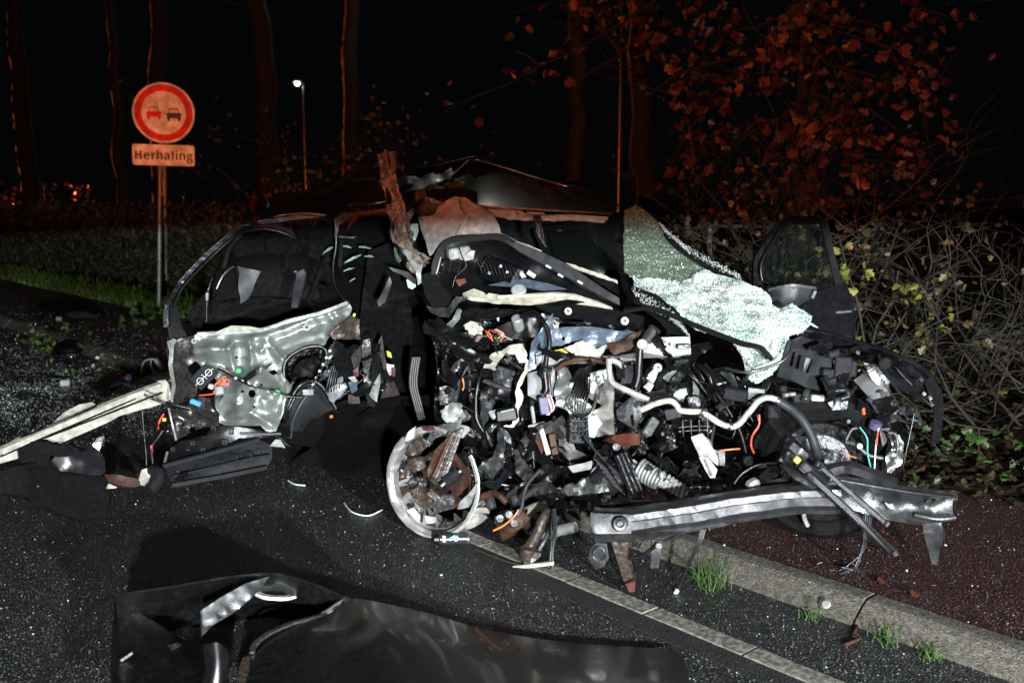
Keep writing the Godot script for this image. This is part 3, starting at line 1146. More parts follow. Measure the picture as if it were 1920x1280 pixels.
func build_plants() -> void:
	survey(0, 0, 1)
	var yg := [Color(0.03, 0.034, 0.007), Color(0.05, 0.046, 0.009), Color(0.016, 0.022, 0.007), Color(0.05, 0.032, 0.009)]
	var dim := [Color(0.03, 0.038, 0.013), Color(0.045, 0.046, 0.016), Color(0.05, 0.036, 0.015)]
	# long clipped hedge on the left
	var hedge := thing("hedge", "long dark leafy hedge on the left behind the sign pole", "hedge", K(13.5, 3.0, 0.1))
	var xs := []
	var tints := []
	for i in 16000:
		var k := rng.randf_range(7.5, 34.0)
		var h := rng.randf_range(0.0, 1.35)
		var n := 2.9 + rng.randf_range(0.0, 0.9) + soft.get_noise_2d(k * 3.0, h * 3.0) * 0.35
		var s := rng.randf_range(0.05, 0.1)
		xs.append(Transform3D(Basis.from_euler(Vector3(rng.randf_range(-1, 1), rng.randf() * TAU, rng.randf() * TAU)).scaled(Vector3(s, s, s)), K(k, n, 0.1 + h + soft.get_noise_2d(k * 5.0, 1.0) * 0.12) - base))
		var c: Color = dim[rng.randi() % 3]
		tints.append(c * rng.randf_range(0.4, 1.0))
	for i in 9000:
		var k := rng.randf_range(7.5, 34.0)
		var s := rng.randf_range(0.14, 0.2)
		xs.append(Transform3D(Basis.from_euler(Vector3(rng.randf_range(-1, 1), rng.randf() * TAU, rng.randf() * TAU)).scaled(Vector3(s, s, s)), K(k, rng.randf_range(3.2, 3.6), 0.1 + rng.randf_range(0.05, 1.2)) - base))
		tints.append(dim[rng.randi() % 3] * rng.randf_range(0.6, 1.0))
	hedge.add_child(scatter("foliage", leaf_mesh(false), M["hedge leaf"], xs, tints))
	# shrubs behind the sign and the car
	bush("shrub", "yellow green shrub between the sign pole and the car roof", W(478, 520, 17.0), 7, 1.1, 0.012, 420, 0.1, yg, {"spread": 0.45})
	bush("shrub", "tall reddish bare bush behind the left end of the car roof", W(570, 520, 13.5), 8, 1.9, 0.014, 360, 0.07, [Color(0.12, 0.08, 0.03), Color(0.08, 0.06, 0.02)], {"spread": 0.35})
	bush("shrub", "thin dark bush behind the middle of the car roof", W(980, 520, 12.5), 6, 1.5, 0.012, 160, 0.09, dim, {"spread": 0.5})
	bush("shrub", "low thicket glowing dim red beyond the hedge at the left edge", W(20, 470, 34), 9, 2.2, 0.02, 500, 0.14, [Color(0.12, 0.06, 0.03), Color(0.08, 0.05, 0.02)], {"spread": 0.9})
	# right side thicket
	bush("bramble", "bare arching bramble with few yellow leaves at the right edge, lower", W(1800, 800, 5.6), 9, 1.0, 0.009, 60, 0.055, yg, {"spread": 1.0, "wild": 1.0, "depth": 3})
	bush("bramble", "tangled leafless bramble beside the torn wheel arch strip", W(1700, 790, 6.2), 9, 1.1, 0.009, 50, 0.055, yg, {"spread": 1.1, "wild": 1.0, "depth": 3})
	bush("bramble", "pale twiggy bramble beyond the right fender", W(1880, 760, 6.6), 9, 1.3, 0.009, 90, 0.055, yg, {"spread": 1.0, "wild": 1.0, "depth": 3})
	bush("shrub", "small upright shrub with yellow leaves right beside the open car door", W(1640, 720, 6.0), 3, 0.95, 0.012, 130, 0.05, [Color(0.12, 0.115, 0.012), Color(0.08, 0.085, 0.012), Color(0.1, 0.065, 0.01)], {"spread": 0.14, "depth": 2})
	bush("shrub", "dim leafy shrub above the brambles at the right edge", W(1790, 690, 7.4), 7, 1.4, 0.01, 140, 0.045, yg, {"spread": 0.6, "wild": 0.9})
	bush("shrub", "dark shrub with red leaves behind the open car door glass", W(1530, 640, 7.4), 7, 1.5, 0.01, 170, 0.048, [Color(0.04, 0.03, 0.01), Color(0.06, 0.03, 0.012), Color(0.02, 0.028, 0.01)], {"spread": 0.5})
	bush("shrub", "yellowish shrub seen between the windscreen and the open car door", W(1380, 620, 7.2), 7, 1.2, 0.01, 280, 0.048, yg, {"spread": 0.5})
	bush("plant", "bright green low leafy plant at the right edge of the cycle path", W(1880, 915, 5.0), 8, 0.2, 0.005, 110, 0.065, [Color(0.02, 0.05, 0.007), Color(0.026, 0.066, 0.009)], {"spread": 0.8, "depth": 1, "cat": "plant"})
	bush("plant", "small dim green plant under the hanging wheel arch strip", W(1740, 880, 5.2), 7, 0.2, 0.005, 70, 0.05, [Color(0.018, 0.035, 0.007), Color(0.025, 0.042, 0.009)], {"spread": 0.8, "depth": 1, "cat": "plant"})
	bush("plant", "green plant at the foot of the hedge behind the window frame", W(370, 618, 11.5), 8, 0.22, 0.005, 120, 0.08, [Color(0.04, 0.07, 0.01), Color(0.05, 0.08, 0.012)], {"spread": 0.9, "depth": 1, "cat": "plant"})
	# grass and low weeds along the verge
	var blade := flat_mesh(PackedVector3Array([Vector3(-0.5, 0, 0), Vector3(0.5, 0, 0), Vector3(0.35, 0.5, 0.12), Vector3(-0.35, 0.5, 0.12), Vector3(0, 1.0, 0.5), Vector3(0, 0.4, -0.02)]),
		PackedInt32Array([0, 1, 2, 0, 2, 3, 3, 2, 4]))
	xs = []
	tints = []
	for i in 15000:
		var k := rng.randf_range(6.0, 26.0)
		var n := 1.7 + absf(rng.randfn(0.0, 0.5))
		if soft.get_noise_2d(k * 4.0, n * 2.0) < -0.12:
			continue
		var s := rng.randf_range(0.05, 0.16)
		xs.append(Transform3D(Basis(Vector3.UP, rng.randf() * TAU) * Basis(Vector3.RIGHT, rng.randf_range(-0.2, 0.7)) * Basis.from_scale(Vector3(0.022, s, s)), K(k, n, 0.06)))
		var g := rng.randf_range(0.4, 1.2)
		tints.append(Color(0.1, 0.15, 0.02) * g)
	var gr := scatter("verge_grass", blade, M.blade, xs, tints)
	add_child(gr)
	tag(gr, "strip of green grass along the far side of the cycle path", "grass")
	# fallen leaves on the right verge and path edge
	xs = []
	tints = []
	for i in 3000:
		var k := rng.randf_range(-3.0, 7.0)
		var n := 1.55 + absf(rng.randfn(0.0, 0.7))
		var s := rng.randf_range(0.03, 0.07)
		xs.append(Transform3D(Basis.from_euler(Vector3(-PI / 2 + rng.randfn() * 0.35, rng.randf() * TAU, 0)).scaled(Vector3(s, s, s)), K(k, n, 0.085 + rng.randf() * 0.03)))
		var c: Color = [Color(0.03, 0.018, 0.009), Color(0.045, 0.025, 0.01), Color(0.02, 0.013, 0.007), Color(0.04, 0.034, 0.009)][rng.randi() % 4]
		tints.append(c * rng.randf_range(0.5, 1.2))
	var li := scatter("fallen_leaves", leaf_mesh(true), M.leaf, xs, tints)
	add_child(li)
	tag(li, "brown fallen leaves on the verge under the brambles", "leaf litter")
	# tufts of grass growing at the kerb foot
	var spots := [[1335, 1098, 60, 0.13, "largest green grass tuft at the kerb foot below the bumper beam"], [1520, 1160, 14, 0.06, "tiny grass tuft at the kerb right of the largest tuft"], [1655, 1205, 24, 0.075, "small grass tuft just right of the open kerb joint"], [1745, 1232, 26, 0.07, "low weedy grass tuft at the kerb near the bottom right"]]
	for q in spots:
		var at := W(q[0], q[1], 3.0)
		var dir := (at - EYE)
		at = EYE + dir * (1.45 / -dir.y)
		thing("grass_tuft", q[4], "grass tuft", at)
		var v := PackedVector3Array()
		var n := PackedVector3Array()
		var idx := PackedInt32Array()
		for i in q[2]:
			var f := Vector3(rng.randfn(), 0, rng.randfn()) * 0.022 * (1.0 if q[2] < 50 else 1.6)
			var d := Vector3(rng.randfn() * 0.4, 1, rng.randfn() * 0.4).normalized()
			var l: float = q[3] * rng.randf_range(0.5, 1.2)
			var p := PackedVector3Array([f, f + d * l * 0.5, f + d * l * 0.85 + Vector3(d.x, 0, d.z) * l * 0.5])
			tube_into(v, n, idx, p, 0.0022, 0.0006, 3)
		var tints2 := mat("tuft green", lin(0.03, 0.068, 0.01), 0.5, 0.0, {"grime": false, "back": Color(0.06, 0.14, 0.03)})
		put("blades", build_mesh(v, n, idx), tints2)

# ---------------------------------------------------------------- sign, lamp, off-frame vehicles
func oval(rx: float, ry: float, seg := 48) -> PackedVector2Array:
	var p := PackedVector2Array()
	for i in seg:
		p.append(Vector2(rx * cos(TAU * i / seg), ry * sin(TAU * i / seg)))
	return p

func rounded(w: float, h: float, r: float) -> PackedVector2Array:
	var p := PackedVector2Array()
	for c in [[1, 1, 0], [-1, 1, 1], [-1, -1, 2], [1, -1, 3]]:
		for i in 5:
			var a: float = PI / 2 * (c[2] + i / 4.0)
			p.append(Vector2(c[0] * (w / 2 - r) + r * cos(a), c[1] * (h / 2 - r) + r * sin(a)))
	return p

func words(text: String, size: float, depth: float, bold := 600) -> TextMesh:
	var f := SystemFont.new()
	f.font_names = PackedStringArray(["Droid Sans"])
	f.font_weight = bold
	var t := TextMesh.new()
	t.text = text
	t.font = f
	t.font_size = 64
	t.pixel_size = size / 64.0
	t.depth = depth
	return t

func small_car(parent: Node3D, m: Material, x: float, y: float, xf: Transform3D) -> void:
	# rear view of a car as signs draw it: roof frame with an open window, body, plate gap, two wheels
	var s := 0.086
	var pieces := [
		[[-1.0, -0.55], [1.0, -0.55], [1.0, 0.15], [0.8, 0.25], [-0.8, 0.25], [-1.0, 0.15]],
		[[-0.8, 0.25], [-0.66, 0.25], [-0.5, 0.78], [-0.62, 0.86]],
		[[0.66, 0.25], [0.8, 0.25], [0.62, 0.86], [0.5, 0.78]],
		[[-0.62, 0.86], [-0.5, 0.76], [0.5, 0.76], [0.62, 0.86], [0.5, 0.92], [-0.5, 0.92]],
		[[-0.92, -0.95], [-0.56, -0.95], [-0.56, -0.55], [-0.92, -0.55]],
		[[0.56, -0.95], [0.92, -0.95], [0.92, -0.55], [0.56, -0.55]],
		[[-1.2, 0.02], [-1.0, -0.06], [-1.0, 0.12], [-1.2, 0.16]],
		[[1.0, -0.06], [1.2, 0.02], [1.2, 0.16], [1.0, 0.12]]]
	for q in pieces:
		var poly := PackedVector2Array()
		for e in q:
			poly.append(Vector2(x + e[0] * s, y + e[1] * s))
		put("car_symbol", plate_mesh(poly, 0.012, 0.0145, xf), m, parent)

func build_sign() -> void:
	survey(0, 0, 1)
	var foot := W(296, 592, 12.9)
	var t := thing("road_sign", "round no overtaking sign with red ring over a plate reading Herhaling", "road sign", Vector3(foot.x, 0.05, foot.z))
	var nrm := Vector3(0.22, -0.01, 0.975).normalized()
	var b := Basis(nrm.cross(Vector3.UP).normalized() * -1.0, Vector3.UP, nrm)
	var c := W(307, 212, 12.9) + nrm * 0.05
	var c2 := W(307, 291, 12.9) + nrm * 0.05
	var xf := Transform3D(b, c - base)
	var disc := put("disc", plate_mesh(oval(0.375, 0.375, 64), -0.004, 0.006, xf), M["sign white"], t)
	var rim := []
	for i in 1:
		rim.append(Vector2(0.35, 0.0055))
	lathe("red_ring", M["sign red"], c, nrm, [Vector2(0.268, 0.006), Vector2(0.268, 0.0095), Vector2(0.35, 0.0095), Vector2(0.35, 0.006)], {"seg": 72, "closed": true, "parent": disc})
	lathe("edge", M.pole, c, nrm, [Vector2(0.371, -0.018), Vector2(0.376, -0.018), Vector2(0.376, 0.009), Vector2(0.371, 0.009)], {"seg": 64, "closed": true, "parent": disc})
	small_car(disc, M["sign red"], -0.118, -0.005, xf)
	small_car(disc, M["sign black"], 0.122, -0.02, xf)
	var pf := Transform3D(b * Basis(Vector3.BACK, -0.02), c2 - base)
	var plate := put("plate", plate_mesh(rounded(0.75, 0.26, 0.025), -0.004, 0.004, pf), M["sign white"], t)
	var tm := put("lettering", words("Herhaling", 0.152, 0.003, 700), M["sign black"], plate)
	tm.transform = pf * Transform3D(Basis(), Vector3(0, -0.005, 0.0065))
	tube_w("pole", M.pole, PackedVector3Array([foot + Vector3(0, -0.1, 0), W(300, 250, 12.9), W(301, 165, 12.9)]), 0.027, {"per": 2, "parent": t})
	for y in [185.0, 240.0, 291.0]:
		var bc := W(305, y, 12.9) + nrm * 0.02
		bar("bracket", M.pole, bc - b.x * 0.16, bc + b.x * 0.16, 0.02, 0.03, Vector3.UP, 0.003, t)
	var f2 := W(311, 560, 15.5)
	var g := thing("post", "second grey metal post just right of the sign pole by the hedge", "post", Vector3(f2.x, 0.05, f2.z))
	tube_w("shaft", M.pole, PackedVector3Array([W(310, 520, 15.5), W(308, 312, 15.5)]), 0.03, {"per": 2, "parent": g})
	can("cap", M.pole, W(308, 311, 15.5), Vector3.UP, 0.033, 0.03, g)
	bar("ground_sleeve", M.pole, W(310, 525, 15.5), W(310, 512, 15.5), 0.09, 0.09, Vector3.BACK, 0.006, g)

	# far street lamp
	var la := W(557, 157, 40)
	t = thing("street_lamp", "distant street lamp shining white above the wood", "street lamp", Vector3(la.x + 0.25, 0.1, la.z))
	tube_w("mast", M["dark steel"], PackedVector3Array([Vector3(la.x + 0.25, 0, la.z), Vector3(la.x + 0.25, 5.0, la.z), la + Vector3(0.25, -0.1, 0)]), 0.05, {"per": 2})
	bar("arm", M["dark steel"], la + Vector3(0.28, -0.05, 0), la + Vector3(-0.05, 0.08, 0), 0.06, 0.05)
	lathe("lamp_housing", M.pole, la + Vector3(0, 0.08, 0), Vector3.UP, [Vector2(0.14, -0.02), Vector2(0.13, 0.03), Vector2(0.06, 0.07), Vector2(0.001, 0.08)], {"seg": 18})
	var sp := SphereMesh.new()
	sp.radius = 0.1
	sp.height = 0.16
	var bulb := put("lamp_bulb", sp, M["lamp glow"])
	bulb.position = la - base
	omni(la + Vector3(0.0, 0.0, 0.02), 6.0, Color(1, 0.98, 0.85), 0.1)
	# lamp post over the wreck: its head is above the picture, its light rims the roof
	var pf2 := W(1163, 420, 20.6)
	t = thing("street_lamp", "tall grey lamp post half hidden behind the autumn leaves right of the red trunk", "street lamp", Vector3(pf2.x, 0.1, pf2.z))
	tube_w("mast", M["dark steel"], PackedVector3Array([Vector3(pf2.x, 0, pf2.z), Vector3(pf2.x, 4.0, pf2.z), Vector3(pf2.x, 8.4, pf2.z)]), 0.06, {"per": 2, "r1": 0.04})
	tube_w("arm", M["dark steel"], PackedVector3Array([Vector3(pf2.x, 8.35, pf2.z), LAMP + Vector3(0.6, 0.2, -0.5), LAMP + Vector3(0.1, 0.14, -0.1)]), 0.03)
	lathe("lamp_housing", M["dark steel"], LAMP + Vector3(0, 0.06, 0), Vector3.UP, [Vector2(0.17, 0.0), Vector2(0.15, 0.06), Vector2(0.06, 0.1), Vector2(0.001, 0.11)], {"seg": 18})
	var sp2 := SphereMesh.new()
	sp2.radius = 0.15
	sp2.height = 0.2
	put("lamp_bulb", sp2, M["lamp glow"]).position = LAMP - base
	# guard rail glinting behind the shrubs
	t = thing("guard_rail", "far steel guard rail glinting between shrubs right of the windscreen", "guard rail", Vector3(W(1390, 430, 10.5).x, 0.1, -10.5))
	carry("rail", M.steel, [1315, 423, 10.5, 1390, 424, 10.5, 1470, 425, 10.4], [Vector2(-0.02, -0.016), Vector2(0.02, -0.016), Vector2(0.026, 0), Vector2(0.02, 0.016), Vector2(-0.02, 0.016)])
	for x in [1330, 1452]:
		bar("rail_post", M["dark steel"], W(x, 426, 10.52), W(x, 640, 10.52), 0.05, 0.05)

func build_vehicles() -> void:
	# fire engine behind the viewer: what lights the scene
	var t := thing("fire_engine", "fire engine with two round headlamps standing behind the viewer", "fire engine", Vector3(1.85, 0, 5.3))
	block("cab", M["sign red"], Vector3(1.85, 1.75, 5.35), Vector3(2.7, 2.3, 4.0), Vector3.ZERO, 0.12)
	block("bumper", M["grey plastic"], Vector3(1.85, 0.62, 3.32), Vector3(2.7, 0.34, 0.3), Vector3.ZERO, 0.05)
	block("windscreen", M["black plastic"], Vector3(1.85, 2.2, 3.34), Vector3(2.1, 0.8, 0.04), Vector3.ZERO, 0.015)
	block("grille", M["matt plastic"], Vector3(1.85, 1.15, 3.34), Vector3(1.1, 0.34, 0.04), Vector3.ZERO, 0.01)
	for p in [HEAD_A, HEAD_B]:
		var q: Vector3 = Vector3(p.x, p.y, 3.3)
		var h := can("headlamp", M["grey plastic"], q + Vector3(0, 0, 0.02), Vector3.BACK, 0.13, 0.08, t)
		can("lens", M["lamp glow"], q + Vector3(0, 0, -0.03), Vector3.BACK, 0.1, 0.02, h)
	for x in [0.85, 2.85]:
		can("wheel", M.tyre, Vector3(x, 0.45, 4.3), Vector3.RIGHT, 0.45, 0.3, t)
	block("mast", M["grey steel"], Vector3(1.9, 4.4, 5.5), Vector3(0.1, 3.2, 0.1), Vector3.ZERO, 0.01)
	block("mast_lamp", M["grey plastic"], Vector3(1.9, 6.5, 5.42), Vector3(0.4, 0.26, 0.12), Vector3(-35, 0, 0), 0.02)
	block("mast_lens", M["lamp glow"], Vector3(1.9, 6.45, 5.34), Vector3(0.34, 0.2, 0.02), Vector3(-35, 0, 0), 0.005)
	# escort car with an amber beacon at the back of its long roof, which keeps the light off the ground ahead
	thing("escort_car", "dark escort car with an amber roof beacon standing behind the viewer", "car", Vector3(-2.6, 0, 5.6))
	block("roof", M["black paint"], Vector3(-2.6, 1.6, 5.75), Vector3(1.5, 0.09, 2.7), Vector3.ZERO, 0.03)
	block("body", M["black paint"], Vector3(-2.6, 0.68, 5.6), Vector3(1.75, 0.75, 4.4), Vector3.ZERO, 0.1)
	block("cabin_glass", M["black plastic"], Vector3(-2.6, 1.3, 5.75), Vector3(1.42, 0.54, 2.6), Vector3.ZERO, 0.06)
	for x in [-3.4, -1.8]:
		for z in [4.3, 6.9]:
			can("wheel", M.tyre, Vector3(x, 0.32, z), Vector3.RIGHT, 0.32, 0.2)
	can("beacon_socket", M["black plastic"], AMBER_NEAR + Vector3(0, -0.065, 0), Vector3.UP, 0.04, 0.02)
	lathe("beacon_lamp", M["amber glow"], AMBER_NEAR, Vector3.UP, [Vector2(0.001, -0.05), Vector2(0.045, -0.05), Vector2(0.045, 0.03), Vector2(0.03, 0.055), Vector2(0.001, 0.06)], {"seg": 20})
	for q in [[AMBER_FAR, "amber beacon on a stand far down the road on the left"]]:
		var p: Vector3 = q[0]
		thing("warning_beacon", q[1], "warning light", Vector3(p.x, 0, p.z))
		tube_w("stand", M["dark steel"], PackedVector3Array([Vector3(p.x, 0.1, p.z), Vector3(p.x, p.y - 0.16, p.z)]), 0.025)
		can("foot", M["dark steel"], Vector3(p.x, 0.05, p.z), Vector3.UP, 0.25, 0.1)
		can("beacon_socket", M["black plastic"], p + Vector3(0, -0.13, 0), Vector3.UP, 0.1, 0.06)
		lathe("beacon_lamp", M["amber glow"], p, Vector3.UP, [Vector2(0.001, -0.1), Vector2(0.09, -0.1), Vector2(0.09, 0.05), Vector2(0.06, 0.1), Vector2(0.001, 0.11)], {"seg": 20})

# ---------------------------------------------------------------- the wrecked car
func v0() -> void: survey(0, 0, 1)
func v1() -> void: survey(280, 260, 0.2657)
func v2() -> void: survey(280, 560, 0.2969)
func v3() -> void: survey(680, 260, 0.2812)
func v4() -> void: survey(680, 560, 0.2812)
func v5() -> void: survey(1100, 360, 0.2969)
func v6() -> void: survey(1140, 560, 0.34375)
func v7() -> void: survey(680, 760, 0.2812)
func v8() -> void: survey(1080, 780, 0.3854)

func round_hole(x: float, y: float, r: float, n := 10) -> Array:
	var a := []
	for i in n:
		a.append(x + r * cos(TAU * i / n))
		a.append(y + r * sin(TAU * i / n))
	return a

# a blown-in panel clip: white washer with a dark cross in it
func washer(x: float, y: float, d: float, r: float, m: Material) -> void:
	var c := P(x, y, d)
	var ax := Vector3(0.1, 0.25, 1)
	var w := can("clip", m, c, ax, r, 0.008)
	can("clip_stud", M["black plastic"], c + ax.normalized() * 0.006, ax, r * 0.32, 0.006, w)
	for a in [0.0, 60.0, 120.0]:
		var dir := Vector3(cos(deg_to_rad(a)), sin(deg_to_rad(a)), 0)
		bar("clip_slot", M["black plastic"], c + ax.normalized() * 0.0045 - dir * r * 0.62, c + ax.normalized() * 0.0045 + dir * r * 0.62, r * 0.1, 0.002, Vector3.BACK, 0.0005, w)

func build_rear_side() -> void:
	# torn-out rear side with its window frame, seen from the inside
	v1()
	carry("window_frame", M["dark steel"], [118, 1330, 5.1, 128, 1180, 5.12, 200, 1040, 5.18, 225, 1000, 5.2, 400, 820, 5.28, 560, 690, 5.34, 638, 630, 5.38, 800, 585, 5.45, 1000, 560, 5.5, 1240, 540, 5.52],
		[Vector2(-0.014, -0.016), Vector2(-0.003, -0.019), Vector2(0.0, -0.009), Vector2(0.009, -0.013), Vector2(0.015, -0.005), Vector2(0.012, 0.012), Vector2(-0.011, 0.015)], {"up": Vector3.BACK, "wob": 0.006})
	tube("frame_seal", M["black plastic"], [170, 1190, 5.1, 240, 1040, 5.16, 420, 850, 5.26, 580, 705, 5.32, 660, 655, 5.36, 820, 635, 5.42, 960, 670, 5.45, 1040, 710, 5.45], 0.008)
	tube("frame_lip", M.steel, [205, 1030, 5.15, 216, 1000, 5.17, 390, 815, 5.25, 555, 675, 5.31, 634, 620, 5.35, 700, 605, 5.37], 0.0035)
	sheet("roof_lining", M["matt plastic"], [640, 625, 5.42, 900, 600, 5.5, 1000, 640, 5.5, 1050, 710, 5.5, 900, 650, 5.5, 740, 640, 5.45], {"crumple": 0.02})
	sheet("pillar_cover", M["matt plastic"], [100, 1180, 5.15, 160, 1165, 5.12, 195, 1230, 5.12, 225, 1330, 5.14, 270, 1400, 5.16, 140, 1420, 5.15, 115, 1280, 5.15], {"crumple": 0.02, "thick": 0.012})
	sheet("rear_pillar", M["black plastic"], [1300, 560, 5.55, 1345, 560, 5.5, 1340, 760, 5.5, 1330, 900, 5.48, 1400, 1090, 5.4, 1430, 1150, 5.36, 1380, 1150, 5.4, 1310, 1040, 5.5, 1290, 900, 5.55, 1310, 740, 5.55], {"crumple": 0.02, "thick": 0.02})
	tube("pillar_seal", M["black paint"], [1318, 570, 5.48, 1315, 760, 5.48, 1295, 900, 5.46, 1310, 1040, 5.42, 1385, 1145, 5.36], 0.007)
	sheet("parcel_cloth", M["felt"], [615, 900, 5.75, 640, 890, 5.75, 780, 930, 5.8, 940, 950, 5.85, 1110, 1115, 5.9, 900, 1130, 5.85, 760, 1125, 5.8, 700, 1130, 5.8, 680, 1190, 5.75, 640, 1150, 5.75], {"crumple": 0.05})
	sheet("torn_cloth", M["grey plastic"], [625, 900, 5.7, 780, 932, 5.72, 720, 1100, 5.74, 650, 1160, 5.72], {"crumple": 0.04, "jag": 2.0})
	sheet("belt_guide", M["grey plastic"], [1040, 940, 5.5, 1085, 915, 5.5, 1105, 950, 5.5, 1060, 1100, 5.45, 1045, 1190, 5.45, 1000, 1190, 5.45, 1015, 1060, 5.48], {"crumple": 0.01, "thick": 0.02})
	sheet("side_glass", M["window glass"], [995, 920, 5.9, 1100, 755, 6.0, 1135, 790, 6.0, 1110, 890, 5.95, 1040, 955, 5.9], {"crumple": 0.02})
	sheet("seat_belt", M["red trim"], [825, 740, 6.0, 850, 750, 6.0, 785, 915, 5.95, 760, 910, 5.95], {"crumple": 0.02})
	sheet("seat_trim", M["red trim"], [925, 780, 6.1, 985, 740, 6.1, 960, 800, 6.1, 930, 805, 6.1], {"crumple": 0.02})
	tube("window_rail", M["dark steel"], [940, 960, 5.75, 1100, 1010, 5.7, 1285, 1060, 5.6], 0.012)
	tube("torn_cable", M["black plastic"], [440, 985, 5.3, 415, 1060, 5.28, 405, 1120, 5.28, 400, 1290, 5.25], 0.007, {"label": "frayed black cable hanging in the window"})
	bar("cable_sleeve", M["white plastic"], P(407, 1085, 5.27), P(404, 1140, 5.27), 0.014, 0.014)
	sheet("roof_corner", M["black paint"], [660, 560, 5.9, 690, 470, 6.1, 715, 440, 6.2, 880, 420, 6.3, 845, 490, 6.1, 760, 530, 5.9, 680, 580, 5.8], {"crumple": 0.04})
	sheet("tail_lamp", M["red trim"], [690, 490, 6.05, 712, 440, 6.1, 760, 432, 6.1, 735, 480, 6.05], {"crumple": 0.01, "thick": 0.02})
	v2()
	var holes := [round_hole(650, 597, 25, 14), round_hole(587, 585, 10), round_hole(706, 540, 10), round_hole(662, 680, 9), round_hole(550, 368, 9), [750, 460, 790, 445, 815, 470, 780, 480]]
	sheet("inner_skin", M["inner skin"], [285, 225, 5.16, 430, 207, 5.2, 560, 202, 5.2, 720, 190, 5.22, 860, 130, 5.26, 1090, 72, 5.3, 1180, 40, 5.32, 1255, 15, 5.3, 1278, 60, 5.28, 1265, 112, 5.28, 1175, 180, 5.26, 1130, 240, 5.24, 1110, 292, 5.24, 1060, 280, 5.24, 960, 305, 5.22, 875, 350, 5.2, 845, 410, 5.18, 852, 490, 5.17, 905, 555, 5.15, 875, 625, 5.12, 845, 720, 5.08, 800, 832, 5.04, 740, 836, 5.02, 700, 800, 5.03, 600, 803, 5.04, 480, 800, 5.05, 440, 785, 5.06, 440, 660, 5.1, 475, 590, 5.12, 400, 480, 5.14, 330, 430, 5.15, 280, 380, 5.14, 265, 300, 5.14],
		{"crumple": 0.018, "freq": 1.6, "step": 5.0, "relax": 4, "holes": holes, "inner": [600, 520, 5.02, 740, 640, 5.0, 690, 730, 5.06, 1150, 110, 5.32, 400, 280, 5.12, 560, 440, 5.2], "label": "grey green bare inner skin, dented and pierced",
		"ridges": [[0.035, 30, 290, 330, 390, 318, 500, 312, 520, 270], [-0.02, 26, 320, 260, 500, 268], [0.03, 20, 505, 300, 520, 380, 535, 470], [0.035, 22, 628, 270, 645, 380, 630, 445], [-0.03, 30, 570, 300, 580, 430], [0.028, 16, 560, 640, 570, 560, 690, 490, 702, 540, 655, 620, 662, 700, 590, 742, 505, 742], [0.03, 24, 590, 700, 690, 745, 770, 790], [-0.03, 40, 740, 600, 800, 700], [0.03, 22, 700, 330, 745, 265, 840, 395], [0.025, 18, 850, 365, 960, 308, 1100, 282], [0.03, 26, 580, 265, 860, 205, 1110, 100, 1250, 40], [-0.025, 30, 800, 250, 1050, 160], [0.03, 20, 1130, 90, 1180, 150, 1150, 230], [-0.03, 34, 350, 400, 470, 420, 520, 520], [0.025, 18, 450, 600, 520, 610, 560, 700], [0.02, 16, 830, 470, 880, 560, 830, 720], [-0.02, 20, 480, 770, 620, 770]]})
	sheet("waist_rail", M["cream paint"], [400, 215, 5.1, 470, 185, 5.1, 520, 168, 5.12, 640, 172, 5.14, 720, 190, 5.14, 600, 195, 5.12, 480, 208, 5.1], {"crumple": 0.02, "thick": 0.01})
	carry("beading", M["inner skin"], [300, 222, 5.12, 560, 205, 5.16, 720, 192, 5.18, 870, 140, 5.22, 1090, 82, 5.26, 1250, 22, 5.26], [Vector2(-0.008, -0.01), Vector2(0.008, -0.01), Vector2(0.01, 0.008), Vector2(-0.008, 0.01)], {"wob": 0.004})
	washer(993, 180, 5.18, 0.02, M["white plastic"])
	washer(280, 268, 5.1, 0.014, M["white plastic"])
	sheet("crease_tongue", M["dark steel"], [570, 520, 5.0, 660, 455, 4.99, 785, 400, 5.0, 740, 445, 5.0, 650, 500, 4.98, 600, 530, 4.98], {"crumple": 0.02})
	# left end: dark folded jamb
	sheet("door_jamb", M.jamb, [148, 250, 5.08, 270, 228, 5.12, 300, 400, 5.14, 240, 440, 5.1, 300, 560, 5.1, 290, 640, 5.08, 150, 668, 5.0, 170, 500, 5.04, 130, 400, 5.04, 110, 300, 5.04], {"crumple": 0.05, "freq": 2.5, "step": 10.0})
	sheet("jamb_edge", M["silver paint"], [105, 270, 5.02, 150, 250, 5.02, 170, 262, 5.02, 150, 290, 5.0, 140, 420, 5.0, 160, 560, 4.98, 145, 650, 4.98, 130, 640, 4.98, 140, 540, 5.0, 115, 420, 5.0, 120, 330, 5.0], {"crumple": 0.015})
	sheet("lower_jamb", M.jamb, [112, 690, 4.98, 180, 705, 5.0, 310, 615, 5.06, 390, 640, 5.1, 425, 720, 5.08, 440, 790, 5.06, 360, 805, 5.0, 250, 850, 4.96, 162, 892, 4.94, 140, 780, 4.96], {"crumple": 0.06, "freq": 3.0, "step": 8.0, "holes": [round_hole(278, 823, 18), round_hole(203, 800, 12)]})
	sheet("jamb_flange", M["silver paint"], [112, 690, 4.96, 124, 690, 4.96, 172, 890, 4.92, 160, 895, 4.92, 135, 780, 4.94], {"crumple": 0.01})
	sheet("jamb_gap_cover", M["black plastic"], [410, 600, 5.16, 460, 600, 5.16, 440, 720, 5.14, 420, 700, 5.14], {})
	# diagram tile on its wire
	var tile := sheet("switch_tile", M["matt plastic"], [250, 510, 4.95, 350, 408, 4.98, 437, 465, 4.98, 325, 577, 4.94], {"crumple": 0.0, "thick": 0.012, "label": "black tile with a white line diagram of two circles"})
	for q in [[318, 520], [372, 466]]:
		ring("tile_circle", M["white wire"], P(q[0], q[1], 4.94), Vector3(0.1, 0.3, 1), 0.016, 0.0015, tile)
